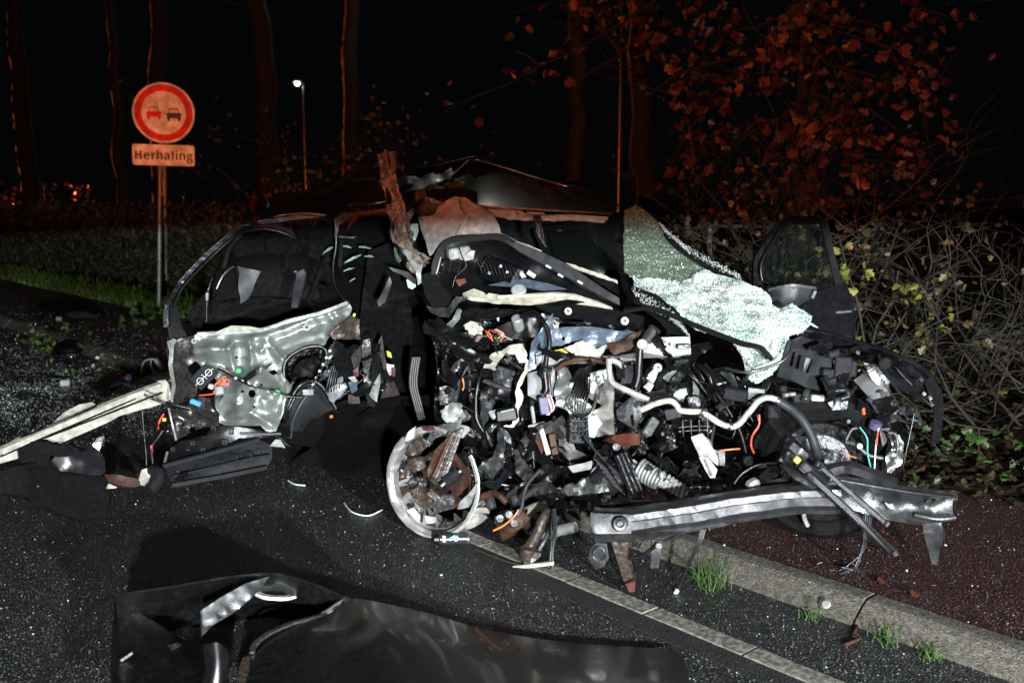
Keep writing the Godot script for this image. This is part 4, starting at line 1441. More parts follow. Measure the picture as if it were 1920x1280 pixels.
	tube("tile_line", M["white wire"], [290, 548, 4.935, 318, 520, 4.935, 346, 493, 4.945, 372, 466, 4.945, 400, 440, 4.955], 0.0014, {"parent": tile})
	tube("tile_line", M["white wire"], [325, 478, 4.945, 346, 493, 4.942, 362, 505, 4.94], 0.0014, {"parent": tile})
	bar("connector", M["white plastic"], P(415, 580, 4.95), P(470, 575, 4.95), 0.035, 0.045, Vector3.UP, 0.006)
	bar("connector", M["cream plastic"], P(372, 548, 4.95), P(405, 560, 4.95), 0.025, 0.025, Vector3.UP, 0.004)
	bar("connector", M["blue plastic"], P(258, 642, 4.92), P(322, 668, 4.92), 0.025, 0.024, Vector3.UP, 0.004, null).set_meta("label", "blue connector hanging from the wires")
	for i in 9:
		var a := [P(395 + rng.randf() * 30, 560 + rng.randf() * 20, 4.95), P(430 + rng.randf() * 40, 490 + rng.randf() * 30, 4.97), P(480 + rng.randf() * 30, 480 + rng.randf() * 80, 4.98), P(400 + rng.randf() * 50, 590, 4.95), P(310 + rng.randf() * 20, 610, 4.94)]
		var pp := PackedVector3Array([a[i % 2], a[1 + i % 2], a[3 - i % 3 % 2], a[4] if i % 3 == 0 else a[3]])
		tube_w("wire", M[["red wire", "orange wire", "black plastic"][i % 3]], pp, 0.0028, {"sides": 5})
	tube("loom", M["black plastic"], [430, 440, 4.97, 480, 465, 4.96, 540, 500, 4.95, 640, 550, 4.94, 760, 580, 4.95, 870, 615, 4.97, 985, 625, 5.0], 0.0055)
	for i in 8:
		var f := i / 8.0
		can("loom_tape", M["white wire"], P(545 + f * 330, 502 + f * 118 + 8 * sin(f * 3.0), 4.948 + f * 0.02), P(580, 510, 4.95) - P(540, 500, 4.95), 0.0062, 0.012)
	tube("loom", M["black plastic"], [1000, 600, 5.0, 1045, 520, 5.02, 1080, 450, 5.05, 1115, 380, 5.08, 1170, 270, 5.12], 0.006)
	for i in 7:
		var f := i / 7.0
		can("loom_tape", M["white wire"], P(1010 + f * 150, 585 - f * 300, 4.998 + f * 0.11), Vector3(0.45, 0.85, 0), 0.0066, 0.012)
	bar("loom_clip", M["white plastic"], P(968, 590, 4.97), P(1035, 588, 4.97), 0.02, 0.03, Vector3.UP, 0.004)
	tube("loom", M["grey plastic"], [990, 615, 4.98, 940, 690, 4.96, 905, 780, 4.96, 893, 880, 4.98], 0.006)
	for q in [[563, 452], [808, 588]]:
		bar("clip", M["green plastic"], P(q[0] - 14, q[1], 4.98), P(q[0] + 14, q[1] + 3, 4.98), 0.02, 0.022, Vector3.UP, 0.003)
	bar("clip", M["yellow plastic"], P(1286, 100, 5.2), P(1300, 105, 5.2), 0.02, 0.02)
	# wheel arch opening with liner and seal
	sheet("arch_back", M["wet black"], [840, 400, 5.6, 900, 320, 5.6, 1060, 270, 5.6, 1200, 290, 5.6, 1220, 520, 5.6, 1080, 600, 5.5, 860, 620, 5.5], {"crumple": 0.08, "freq": 2.0})
	sheet("arch_lump", M["black plastic"], [890, 470, 5.4, 950, 400, 5.35, 1010, 380, 5.35, 1060, 360, 5.4, 1090, 420, 5.4, 1060, 500, 5.4, 960, 500, 5.38, 900, 500, 5.4], {"crumple": 0.06, "flat": true})
	tube("arch_seal", M["black plastic"], [850, 500, 5.16, 850, 420, 5.17, 890, 360, 5.18, 980, 310, 5.2, 1070, 300, 5.22, 1115, 330, 5.23, 1115, 400, 5.22], 0.011)
	sheet("wheel_liner", M["matt plastic"], [868, 690, 5.08, 910, 600, 5.1, 960, 545, 5.12, 1030, 525, 5.12, 1090, 560, 5.12, 1175, 690, 5.1, 1010, 760, 5.06, 960, 830, 5.02, 890, 830, 5.02, 865, 760, 5.04], {"crumple": 0.015, "inner": [1000, 640, 5.2], "thick": 0.006})
	tube("liner_rim", M["black plastic"], [862, 760, 5.02, 868, 690, 5.05, 910, 598, 5.08, 960, 540, 5.1, 1030, 520, 5.1, 1095, 560, 5.1, 1180, 695, 5.08], 0.012)
	tube("liner_rim", M["black plastic"], [880, 700, 5.05, 925, 615, 5.07, 1000, 560, 5.09, 1060, 590, 5.09, 1140, 680, 5.07], 0.006)
	sheet("wheel_well", M["felt"], [870, 790, 5.1, 1000, 740, 5.3, 1240, 640, 5.5, 1420, 640, 5.6, 1440, 900, 5.6, 1100, 960, 5.5, 900, 900, 5.2], {"crumple": 0.05})
	block("reflector", M["orange wire"], P(1148, 743, 5.3), Vector3(0.018, 0.018, 0.01), Vector3.ZERO, 0.003)
	# crushed sill end beside the arch
	var bits := [
		["sill_shard", "dark steel", [1190, 330, 5.2, 1290, 285, 5.2, 1345, 310, 5.15, 1320, 420, 5.15, 1270, 520, 5.15, 1200, 480, 5.2, 1150, 420, 5.22], 0.06],
		["sill_shard", "steel", [1270, 370, 5.12, 1345, 300, 5.1, 1350, 330, 5.1, 1320, 420, 5.1, 1290, 470, 5.12], 0.05],
		["sill_shard", "silver paint", [1120, 590, 5.1, 1170, 540, 5.08, 1230, 530, 5.08, 1240, 560, 5.08, 1160, 650, 5.06, 1140, 640, 5.08], 0.04],
		["sill_shard", "grey steel", [1060, 520, 5.12, 1110, 460, 5.1, 1160, 420, 5.1, 1170, 440, 5.1, 1100, 500, 5.1], 0.03],
		["sill_shard", "brown metal", [1130, 230, 5.2, 1200, 160, 5.2, 1280, 110, 5.2, 1330, 130, 5.18, 1330, 250, 5.18, 1240, 260, 5.18, 1170, 260, 5.2], 0.05],
		["sill_shard", "black plastic", [1150, 300, 5.15, 1190, 260, 5.14, 1250, 330, 5.12, 1240, 420, 5.12, 1180, 400, 5.14], 0.05],
		["sill_shard", "white plastic", [1255, 500, 5.08, 1300, 490, 5.08, 1320, 520, 5.08, 1290, 530, 5.08], 0.02],
		["lamp_shard", "red trim", [1285, 450, 5.1, 1320, 430, 5.1, 1325, 490, 5.1, 1295, 490, 5.1], 0.02],
		["sill_shard", "blue paint", [1255, 530, 5.1, 1310, 525, 5.1, 1310, 580, 5.1, 1275, 600, 5.1], 0.03],
		["sill_shard", "brown cloth", [1255, 600, 5.15, 1320, 620, 5.15, 1325, 660, 5.15, 1255, 660, 5.15], 0.02],
		["sill_shard", "silver paint", [1190, 500, 5.08, 1220, 490, 5.07, 1215, 530, 5.07, 1180, 530, 5.08], 0.02]]
	for q in bits:
		sheet(q[0], M[q[1]], q[2], {"crumple": q[3], "freq": 3.5, "step": 7.0, "jag": 1.5})
	for i in 6:
		tube_w("seal_strip", M["black plastic"], PackedVector3Array([P(1150 + i * 12, 430 + i * 8, 5.1), P(1130 + i * 14, 520, 5.08), P(1110 + i * 18, 600 - i * 5, 5.08)]), 0.005, {"sides": 6})

func build_roof() -> void:
	v1()
	sheet("roof_panel", M["black paint"], [640, 620, 5.5, 740, 540, 5.9, 850, 455, 6.3, 920, 425, 6.3, 1000, 400, 6.2, 1180, 396, 6.0, 1300, 342, 5.9, 1440, 238, 5.8, 1560, 192, 5.7, 1610, 195, 5.6, 1640, 300, 5.45, 1690, 475, 5.35, 1400, 490, 5.45, 1310, 560, 5.5, 1000, 550, 5.55, 800, 575, 5.52],
		{"crumple": 0.05, "inner": [1000, 470, 5.75, 1300, 430, 5.6, 1450, 380, 5.45, 1550, 300, 5.6, 1150, 500, 5.7, 1550, 440, 5.3, 900, 520, 5.7], "step": 10.0, "label": "black roof panel buckled in waves"})
	tube("roof_edge", M["black paint"], [880, 435, 6.28, 1000, 400, 6.18, 1180, 394, 5.98, 1300, 340, 5.88, 1440, 236, 5.78, 1560, 190, 5.68, 1610, 193, 5.6], 0.022)
	tube("roof_edge", M["black paint"], [1060, 390, 6.3, 1200, 350, 6.2, 1330, 320, 6.1], 0.016)
	tube("roof_fold", M["black paint"], [1420, 305, 5.62, 1500, 285, 5.55, 1610, 275, 5.5], 0.013)
	tube("roof_fold", M["black paint"], [1410, 462, 5.4, 1500, 445, 5.34, 1580, 455, 5.3, 1670, 440, 5.3], 0.018, {"r1": 0.01})
	tube("roof_fold", M["black paint"], [640, 632, 5.4, 760, 590, 5.44, 900, 545, 5.5, 1080, 525, 5.5, 1250, 540, 5.5], 0.014)
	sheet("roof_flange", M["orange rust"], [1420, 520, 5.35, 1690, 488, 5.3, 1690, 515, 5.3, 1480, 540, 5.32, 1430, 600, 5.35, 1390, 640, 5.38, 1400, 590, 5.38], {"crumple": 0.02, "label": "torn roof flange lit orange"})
	sheet("roof_bracket", M["grey steel"], [1305, 560, 5.4, 1340, 530, 5.38, 1430, 520, 5.36, 1400, 580, 5.36, 1340, 600, 5.4, 1320, 690, 5.4, 1460, 690, 5.4, 1430, 705, 5.4, 1305, 695, 5.4], {"crumple": 0.04, "jag": 1.5, "step": 8.0})
	v3()
	sheet("roof_panel", M["black paint"], [200, 270, 5.5, 240, 232, 5.6, 480, 192, 5.75, 720, 136, 5.95, 640, 220, 5.7, 580, 270, 5.55, 440, 320, 5.4, 350, 345, 5.3, 230, 340, 5.35],
		{"crumple": 0.03, "inner": [400, 250, 5.55], "step": 9.0, "label": "raised centre of the buckled roof"})
	loft("roof_panel", M["black paint"], [
		[635, 212, 5.72, 720, 137, 5.95, 780, 141, 5.97, 940, 191, 6.0, 1150, 257, 6.0, 1380, 323, 6.0, 1560, 383, 5.9, 1700, 443, 5.7],
		[612, 255, 5.58, 700, 225, 5.72, 790, 235, 5.78, 950, 265, 5.8, 1150, 315, 5.8, 1380, 372, 5.75, 1560, 415, 5.68, 1695, 460, 5.5],
		[618, 285, 5.48, 700, 330, 5.45, 780, 350, 5.45, 920, 368, 5.45, 1120, 392, 5.45, 1390, 432, 5.45, 1560, 455, 5.42, 1675, 478, 5.38],
		[640, 305, 5.42, 700, 400, 5.25, 760, 442, 5.2, 900, 452, 5.18, 1060, 462, 5.18, 1400, 482, 5.22, 1560, 490, 5.25, 1650, 495, 5.28]], {"wave": 0.004, "freq": 0.8, "label": "flat front half of the black roof"})
	tube("roof_edge", M["black paint"], [230, 240, 5.6, 480, 192, 5.74, 720, 135, 5.94, 760, 136, 5.96], 0.014)
	tube("roof_edge", M["black paint"], [760, 136, 5.96, 940, 190, 6.0, 1150, 256, 6.0, 1380, 322, 6.0, 1560, 382, 5.9, 1700, 442, 5.7], 0.009)
	tube("roof_rail", M["black paint"], [1370, 322, 5.95, 1440, 322, 5.92, 1560, 370, 5.85, 1660, 420, 5.75], 0.01)
	tube("roof_fold", M["black paint"], [580, 268, 5.52, 650, 200, 5.72, 722, 138, 5.93], 0.008)
	sheet("roof_tear", M["brown metal"], [320, 410, 5.2, 350, 350, 5.25, 440, 312, 5.3, 600, 280, 5.35, 690, 285, 5.38, 640, 310, 5.35, 560, 330, 5.3, 450, 345, 5.25, 400, 385, 5.2, 540, 420, 5.2, 560, 450, 5.2, 430, 505, 5.15, 350, 475, 5.15], {"crumple": 0.06, "freq": 3.0, "step": 7.0, "jag": 2.0, "label": "torn brown edge of the roof"})
	sheet("roof_tear", M["black paint"], [400, 385, 5.22, 480, 345, 5.28, 620, 330, 5.3, 760, 350, 5.28, 760, 440, 5.2, 600, 420, 5.2, 540, 415, 5.2], {"crumple": 0.03})
	sheet("roof_tear", M.steel, [228, 325, 5.3, 290, 300, 5.3, 350, 296, 5.3, 325, 330, 5.28, 255, 346, 5.28], {"crumple": 0.03, "step": 6.0})
	for i in 7:
		var x := 260.0 + rng.randf() * 120.0
		var y := 350.0 + rng.randf() * 90.0
		sheet("roof_shard", M[["brown metal", "rust", "dark steel"][i % 3]], [x, y, 5.2, x + 50, y - 25, 5.18, x + 70, y + 20, 5.16, x + 20, y + 45, 5.18], {"crumple": 0.05, "flat": true, "step": 7.0})
	sheet("header_strip", M["cream plastic"], [780, 462, 5.16, 1050, 478, 5.16, 1090, 498, 5.15, 1220, 506, 5.15, 1390, 502, 5.15, 1640, 520, 5.16, 1610, 541, 5.14, 1500, 532, 5.14, 1310, 532, 5.13, 1280, 546, 5.13, 1240, 527, 5.13, 1010, 525, 5.13, 980, 531, 5.13, 950, 512, 5.13, 850, 505, 5.14],
		{"crumple": 0.004, "thick": 0.02, "step": 9.0, "holes": [round_hole(1030, 497, 9, 6), round_hole(1272, 510, 9, 6)], "label": "cream windscreen header strip under the roof edge"})
	carry("roof_lip", M["brown metal"], [760, 445, 5.17, 900, 456, 5.15, 1060, 466, 5.14, 1400, 486, 5.16, 1650, 500, 5.22], [Vector2(-0.012, -0.005), Vector2(0.012, -0.005), Vector2(0.012, 0.005), Vector2(-0.012, 0.005)], {"wob": 0.003})
	bar("mirror_mount", M["black plastic"], P(1090, 495, 5.12), P(1215, 498, 5.12), 0.03, 0.02)
	for i in 5:
		tube("hanging_wire", M[["black plastic", "brown cloth"][i % 2]], [1140 + i * 8, 500, 5.12, 1150 + i * 10, 560, 5.1, 1180 + i * 6 * (1 if i % 2 else -1), 610, 5.1, 1175 + i * 12, 660 + i * 15, 5.1], 0.004)
	v1()
	# broken windscreen pillar standing up
	v3()
	var sec := [Vector2(-0.036, -0.02), Vector2(-0.02, -0.034), Vector2(0.008, -0.03), Vector2(0.03, -0.024), Vector2(0.038, 0.0), Vector2(0.026, 0.024), Vector2(0.0, 0.018), Vector2(-0.022, 0.03), Vector2(-0.038, 0.016)]
	carry("broken_pillar", M["torn wood brown"], [146, 95, 5.0, 150, 150, 5.0, 148, 240, 5.0, 185, 400, 4.98, 225, 560, 4.97, 270, 700, 4.95, 320, 790, 4.92, 372, 850, 4.9], sec, {"up": Vector3.BACK, "wob": 0.03, "per": 7, "label": "upright broken windscreen pillar with a torn brown end"})
	carry("pillar_fold", M["black plastic"], [110, 270, 4.99, 165, 400, 4.97, 195, 560, 4.96, 235, 720, 4.94, 300, 820, 4.9], [Vector2(-0.012, -0.02), Vector2(0.012, -0.014), Vector2(0.014, 0.012), Vector2(-0.01, 0.018)], {"up": Vector3.BACK, "wob": 0.02})
	var spl := [[95, 90, 130, 250, 24], [150, 65, 160, 200, 20], [190, 90, 190, 230, 18], [120, 100, 120, 260, 16], [205, 200, 270, 520, 16], [240, 420, 330, 690, 22], [200, 500, 260, 740, 20], [290, 700, 420, 800, 34], [330, 740, 425, 830, 26], [250, 560, 300, 720, 14]]
	for q in spl:
		sheet("pillar_splinter", M[["torn wood brown", "rust", "brown metal"][rng.randi() % 3]], [q[0], q[1], 4.94, q[0] + q[4], q[1] + 14, 4.94, q[2] + q[4], q[3], 4.92, q[2], q[3] + 10, 4.92, (q[0] + q[2]) / 2 - 6, (q[1] + q[3]) / 2, 4.93], {"crumple": 0.03, "freq": 3.0, "step": 8.0, "jag": 2.5, "thick": 0.008})
	sheet("pillar_foot", M["silver paint"], [270, 750, 4.9, 300, 735, 4.9, 360, 790, 4.88, 400, 820, 4.87, 390, 870, 4.86, 395, 960, 4.84, 370, 980, 4.84, 355, 880, 4.85, 300, 800, 4.88], {"crumple": 0.03, "freq": 3.0, "step": 7.0})
	sheet("pillar_base", M["felt"], [380, 920, 4.84, 440, 895, 4.84, 490, 900, 4.84, 540, 990, 4.82, 595, 1050, 4.8, 560, 1130, 4.78, 460, 1125, 4.78, 410, 1040, 4.8], {"crumple": 0.03, "thick": 0.05, "step": 8.0})
	sheet("pillar_base", M["grey steel"], [420, 1110, 4.75, 470, 1130, 4.75, 570, 1130, 4.74, 620, 1050, 4.74, 720, 1040, 4.74, 640, 1100, 4.72, 590, 1180, 4.7, 520, 1170, 4.7, 440, 1140, 4.72], {"crumple": 0.05, "freq": 3.0, "step": 8.0, "jag": 1.0})
	sheet("pillar_liner", M["grey plastic"], [175, 855, 4.95, 260, 875, 4.95, 310, 890, 4.94, 360, 940, 4.92, 345, 970, 4.92, 270, 910, 4.94, 200, 880, 4.95], {"crumple": 0.02})
	sheet("pillar_liner", M["grey plastic"], [180, 920, 5.0, 195, 960, 5.0, 150, 1090, 4.98, 110, 1120, 4.98, 95, 1090, 4.98, 140, 1010, 5.0], {"crumple": 0.02, "thick": 0.02})
	sheet("glass_shard", M["crushed glass"], [305, 575, 5.1, 370, 565, 5.1, 375, 620, 5.1, 355, 685, 5.1, 325, 685, 5.1, 320, 620, 5.1], {"crumple": 0.02})
	sheet("glass_shard", M["crushed glass"], [290, 940, 4.93, 320, 900, 4.93, 355, 980, 4.92, 330, 1000, 4.92, 300, 990, 4.92], {"crumple": 0.02})
	sheet("glass_shard", M["thin crushed glass"], [205, 720, 5.05, 260, 700, 5.05, 280, 800, 5.05, 240, 825, 5.05, 215, 780, 5.05], {"crumple": 0.02})

func build_cabin() -> void:
	v0()
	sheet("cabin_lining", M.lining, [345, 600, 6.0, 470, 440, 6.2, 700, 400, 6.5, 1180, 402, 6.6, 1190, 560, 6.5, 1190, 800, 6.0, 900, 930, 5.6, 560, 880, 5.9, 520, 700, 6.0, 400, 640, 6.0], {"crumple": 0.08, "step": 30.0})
	# seats glimpsed through the openings
	sheet("seat", M["felt"], [1000, 430, 6.2, 1060, 415, 6.2, 1150, 425, 6.2, 1165, 540, 6.1, 1100, 560, 6.1, 1030, 520, 6.1], {"crumple": 0.03, "thick": 0.12, "inner": [1080, 480, 6.05]})
	# rear seat back, head restraints and trims seen through the side opening
	v1()
	loft("rear_seat", M["seat cloth"], [[480, 880, 6.0, 620, 820, 5.95, 800, 800, 5.92, 1000, 810, 5.95, 1180, 850, 6.0], [470, 980, 5.85, 620, 930, 5.8, 800, 915, 5.78, 1000, 930, 5.8, 1190, 970, 5.86], [470, 1150, 5.8, 620, 1120, 5.74, 800, 1110, 5.72, 1000, 1120, 5.74, 1200, 1150, 5.8]], {"thick": 0.05})
	for q in [[700, 760], [930, 740]]:
		block("head_restraint", M["seat cloth"], P(q[0], q[1], 5.95), Vector3(0.22, 0.13, 0.09), Vector3(-12, 0, 4), 0.035)
	for q in [[1350, 758, 1430, 772, 8], [1475, 762, 1565, 772, 9], [1370, 875, 1500, 815, 12], [1520, 828, 1585, 832, 9], [1368, 938, 1445, 915, 8], [1410, 1010, 1450, 985, 6], [1230, 810, 1300, 760, 14], [1020, 940, 1045, 950, 8]]:
		sheet("glass_remnant", M["crushed glass"], [q[0], q[1], 5.7, (q[0] + q[2]) / 2, (q[1] + q[3]) / 2 - q[4], 5.7, q[2], q[3], 5.7, (q[0] + q[2]) / 2, (q[1] + q[3]) / 2 + q[4] * 0.3, 5.72], {"crumple": 0.02, "step": 6.0, "jag": 0.8})
	for q in [[[520, 920, 5.7, 560, 780, 5.75, 640, 680, 5.8], 0.02], [[470, 1060, 5.6, 520, 960, 5.62, 590, 900, 5.65], 0.012], [[960, 930, 5.7, 975, 850, 5.75, 1000, 760, 5.8], 0.01], [[1120, 1150, 5.5, 1180, 1000, 5.6, 1230, 860, 5.7], 0.014]]:
		tube("cabin_trim", M["black paint"], q[0], q[1])
	v0()
	sheet("front_seat", M["seat cloth"], [690, 470, 5.9, 740, 450, 5.9, 775, 600, 5.8, 770, 760, 5.7, 700, 790, 5.7, 670, 620, 5.8], {"crumple": 0.04, "thick": 0.03})
	sheet("rear_glass", M["window glass"], [1030, 432, 5.95, 1110, 430, 5.95, 1140, 500, 5.9, 1130, 520, 5.9, 1040, 500, 5.9], {"crumple": 0.01})
	sheet("floor_pan", M.felt, [520, 880, 5.45, 640, 800, 5.5, 720, 740, 5.5, 840, 740, 5.3, 840, 900, 5.0, 760, 912, 5.05, 660, 905, 5.2, 580, 895, 5.35], {"crumple": 0.04, "thick": 0.02, "jag": 2.0})
	v4()
	sheet("side_trim", M["brown cloth"], [95, 300, 5.3, 130, 235, 5.3, 150, 400, 5.3, 190, 520, 5.28, 245, 635, 5.25, 120, 665, 5.25, 150, 520, 5.28], {"crumple": 0.03})
	sheet("side_trim", M["cloth"], [155, 430, 5.25, 210, 440, 5.25, 205, 480, 5.25, 180, 520, 5.25, 160, 470, 5.25], {"crumple": 0.03})
	sheet("side_trim", M["red trim"], [190, 455, 5.24, 215, 460, 5.24, 215, 520, 5.24, 190, 515, 5.24], {"crumple": 0.02})
	sheet("side_trim", M["yellow plastic"], [155, 340, 5.28, 185, 355, 5.28, 195, 390, 5.28, 165, 380, 5.28], {"crumple": 0.02})
	sheet("side_trim", M["silver paint"], [40, 650, 5.2, 65, 580, 5.2, 110, 500, 5.2, 115, 560, 5.2, 90, 690, 5.18, 60, 670, 5.18], {"crumple": 0.03})
	sheet("side_trim", M["grey steel"], [0, 280, 5.25, 40, 270, 5.25, 60, 400, 5.22, 30, 560, 5.2, 0, 560, 5.2], {"crumple": 0.05, "jag": 2.0})
	sheet("side_trim", M["black plastic"], [60, 400, 5.24, 95, 300, 5.24, 140, 560, 5.2, 60, 580, 5.2], {"crumple": 0.03})
	# airbag burst out over the dashboard
	v3()
	sheet("airbag", M.cloth, [362, 535, 5.25, 480, 470, 5.2, 560, 408, 5.2, 622, 380, 5.2, 690, 392, 5.18, 770, 445, 5.12, 850, 512, 5.08, 900, 580, 5.04, 925, 642, 5.0, 800, 648, 4.99, 700, 645, 4.98, 600, 645, 4.98, 540, 680, 5.0, 445, 775, 5.02, 395, 660, 5.15],
		{"crumple": 0.05, "freq": 1.8, "step": 8.0, "thick": 0.003, "inner": [640, 500, 4.98, 700, 450, 5.05, 760, 560, 4.93, 540, 520, 5.08, 620, 600, 4.95, 480, 590, 5.06, 860, 600, 4.96, 500, 690, 5.1, 600, 460, 5.12], "label": "deflated cream airbag bulging over the dashboard"})
	tube("airbag_seam", M.cloth, [640, 400, 5.14, 650, 470, 5.02, 690, 530, 4.94, 640, 600, 4.94, 620, 640, 4.96], 0.004)
	sheet("airbag_fold", M.cloth, [930, 632, 5.0, 1040, 688, 4.98, 1110, 710, 4.97, 1195, 745, 4.96, 1180, 758, 4.95, 1060, 715, 4.95, 930, 655, 4.97], {"crumple": 0.02, "freq": 3.0, "step": 8.0})
	sheet("airbag_fold", M.cloth, [285, 510, 5.2, 335, 462, 5.2, 342, 500, 5.2, 310, 570, 5.2, 290, 550, 5.2], {"crumple": 0.03})
	# dashboard
	sheet("dashboard", M["black plastic"], [455, 890, 4.9, 480, 800, 4.92, 550, 690, 4.95, 680, 652, 4.97, 920, 648, 4.97, 1060, 720, 4.95, 1400, 900, 4.88, 1715, 1100, 4.8, 1600, 1130, 4.78, 1000, 1090, 4.82, 640, 1080, 4.82, 560, 1000, 4.85], {"crumple": 0.03, "inner": [900, 800, 5.15, 1200, 950, 5.05, 700, 860, 5.05]})
	carry("dash_frame", M["matt plastic"], [470, 905, 4.86, 480, 810, 4.87, 550, 695, 4.9, 640, 660, 4.92, 760, 655, 4.93, 910, 650, 4.93, 1010, 700, 4.92], [Vector2(-0.014, -0.014), Vector2(0.014, -0.018), Vector2(0.018, 0.012), Vector2(-0.01, 0.018)], {"up": Vector3.BACK, "wob": 0.004})
	sheet("dash_panel", M["grey plastic"], [915, 645, 4.92, 1060, 702, 4.9, 1190, 752, 4.88, 1360, 832, 4.84, 1480, 910, 4.81, 1580, 980, 4.78, 1710, 1062, 4.74, 1716, 1110, 4.73, 1600, 1052, 4.75, 1420, 950, 4.79, 1200, 835, 4.85, 1040, 750, 4.89], {"crumple": 0.006, "thick": 0.02, "step": 9.0, "label": "long grey dashboard panel sloping to the right"})
	for q in [[1220, 842], [1430, 945], [1590, 1040], [1300, 900]]:
		bar("panel_clip", M["white plastic"], P(q[0], q[1], 4.78), P(q[0] + 38, q[1] + 22, 4.78), 0.01, 0.012)
	sheet("dash_rail", M["cream plastic"], [1355, 825, 4.86, 1400, 835, 4.86, 1530, 880, 4.84, 1700, 945, 4.8, 1700, 965, 4.8, 1520, 895, 4.83, 1390, 848, 4.85], {"crumple": 0.006, "jag": 1.0, "thick": 0.01, "step": 7.0})
	sheet("dash_gap_cover", M["felt"], [1370, 850, 4.95, 1700, 965, 4.9, 1715, 1050, 4.9, 1500, 910, 4.95], {})
	block("airbag_inflator", M["white plastic"], P(640, 757, 4.9), Vector3(0.11, 0.055, 0.06), Vector3(8, 18, 8), 0.008)
	sheet("inflator_cover", M["cloth"], [640, 800, 4.87, 720, 740, 4.87, 745, 745, 4.87, 735, 800, 4.86, 680, 812, 4.86], {"crumple": 0.02})
	block("module_box", M["black plastic"], P(580, 855, 4.86), Vector3(0.125, 0.062, 0.05), Vector3(-20, -16, -5), 0.006)
	for i in 3:
		block("module_rib", M["matt plastic"], P(540 + i * 42, 848 + i * 4, 4.83), Vector3(0.006, 0.055, 0.012), Vector3(-20, -16, -5), 0.002)
	washer(530, 840, 4.825, 0.007, M["grey plastic"])
	tube("module_wire", M["black plastic"], [640, 720, 4.86, 665, 790, 4.83, 690, 850, 4.82, 620, 920, 4.82, 600, 990, 4.82], 0.003)
	tube("module_wire", M["cream plastic"], [520, 790, 4.86, 505, 850, 4.84, 490, 900, 4.84], 0.004)
	# blower with fins
	block("blower", M["black plastic"], P(930, 900, 4.9), Vector3(0.22, 0.12, 0.1), Vector3(-26, -22, -18), 0.02)
	for i in 11:
		var f := i / 10.0
		bar("blower_fin", M["matt plastic"], P(770 + f * 260, 820 + f * 50, 4.83), P(800 + f * 250, 900 + f * 40, 4.82), 0.004, 0.03, Vector3.BACK, 0.001)
	for q in [[845, 895], [920, 850], [965, 890]]:
		can("blower_screw", M.steel, P(q[0], q[1], 4.8), Vector3(0, 0.2, 1), 0.008, 0.01)
	sheet("blower_edge", M["white plastic"], [1035, 885, 4.83, 1060, 880, 4.83, 1090, 920, 4.82, 1060, 930, 4.82], {"crumple": 0.006})
	block("dash_label", M["white plastic"], P(1125, 903, 4.82), Vector3(0.045, 0.022, 0.006), Vector3(0, 0, -32), 0.002)
	sheet("duct", M["blue paint"], [840, 975, 4.82, 960, 950, 4.82, 1080, 932, 4.82, 1240, 965, 4.8, 1360, 1002, 4.78, 1200, 1012, 4.77, 1080, 985, 4.78, 980, 985, 4.79], {"crumple": 0.012, "label": "slate grey air duct flap"})
	lathe("round_cap", M["white plastic"], P(1040, 1006, 4.76), Vector3(0, 0.75, 0.7), [Vector2(0.001, 0.008), Vector2(0.03, 0.006), Vector2(0.037, 0.0), Vector2(0.037, -0.01), Vector2(0.001, -0.012)], {"seg": 28})
	sheet("red_bowl", M["orange rust"], [615, 940, 4.83, 680, 930, 4.83, 690, 955, 4.82, 640, 985, 4.82], {"crumple": 0.01, "thick": 0.02})
	sheet("cross_rail", M["cream plastic"], [665, 1030, 4.76, 740, 998, 4.77, 800, 1020, 4.76, 920, 1042, 4.74, 1120, 1030, 4.74, 1300, 1020, 4.73, 1420, 1035, 4.71, 1560, 1080, 4.69, 1660, 1120, 4.67, 1672, 1140, 4.66, 1500, 1112, 4.67, 1300, 1078, 4.69, 1180, 1092, 4.7, 960, 1086, 4.71, 900, 1082, 4.71, 720, 1052, 4.73], {"crumple": 0.008, "thick": 0.02, "step": 8.0, "holes": [round_hole(825, 1028, 12, 6)], "label": "long cream rail across the bulkhead"})
	for q in [[900, 1052, 1300, 1040, 1420, 1055, 1640, 1128]]:
		carry("rail_bead", M["cream plastic"], [q[0], q[1], 4.72, q[2], q[3], 4.7, q[4], q[5], 4.68, q[6], q[7], 4.65], [Vector2(-0.006, -0.006), Vector2(0.006, -0.006), Vector2(0.006, 0.006), Vector2(-0.006, 0.006)])
	sheet("cowl", M["felt"], [1150, 1110, 4.66, 1380, 1098, 4.66, 1560, 1120, 4.62, 1720, 1150, 4.58, 1870, 1185, 4.52, 1870, 1290, 4.5, 1680, 1240, 4.54, 1500, 1200, 4.58, 1290, 1180, 4.62], {"crumple": 0.02, "thick": 0.015})
	washer(1370, 1150, 4.6, 0.018, M["white plastic"])
	washer(1748, 1215, 4.5, 0.019, M["white plastic"])
	sheet("cowl_edge", M["black plastic"], [1220, 1110, 4.64, 1380, 1075, 4.66, 1480, 1090, 4.64, 1400, 1105, 4.63, 1280, 1125, 4.62], {"crumple": 0.02})

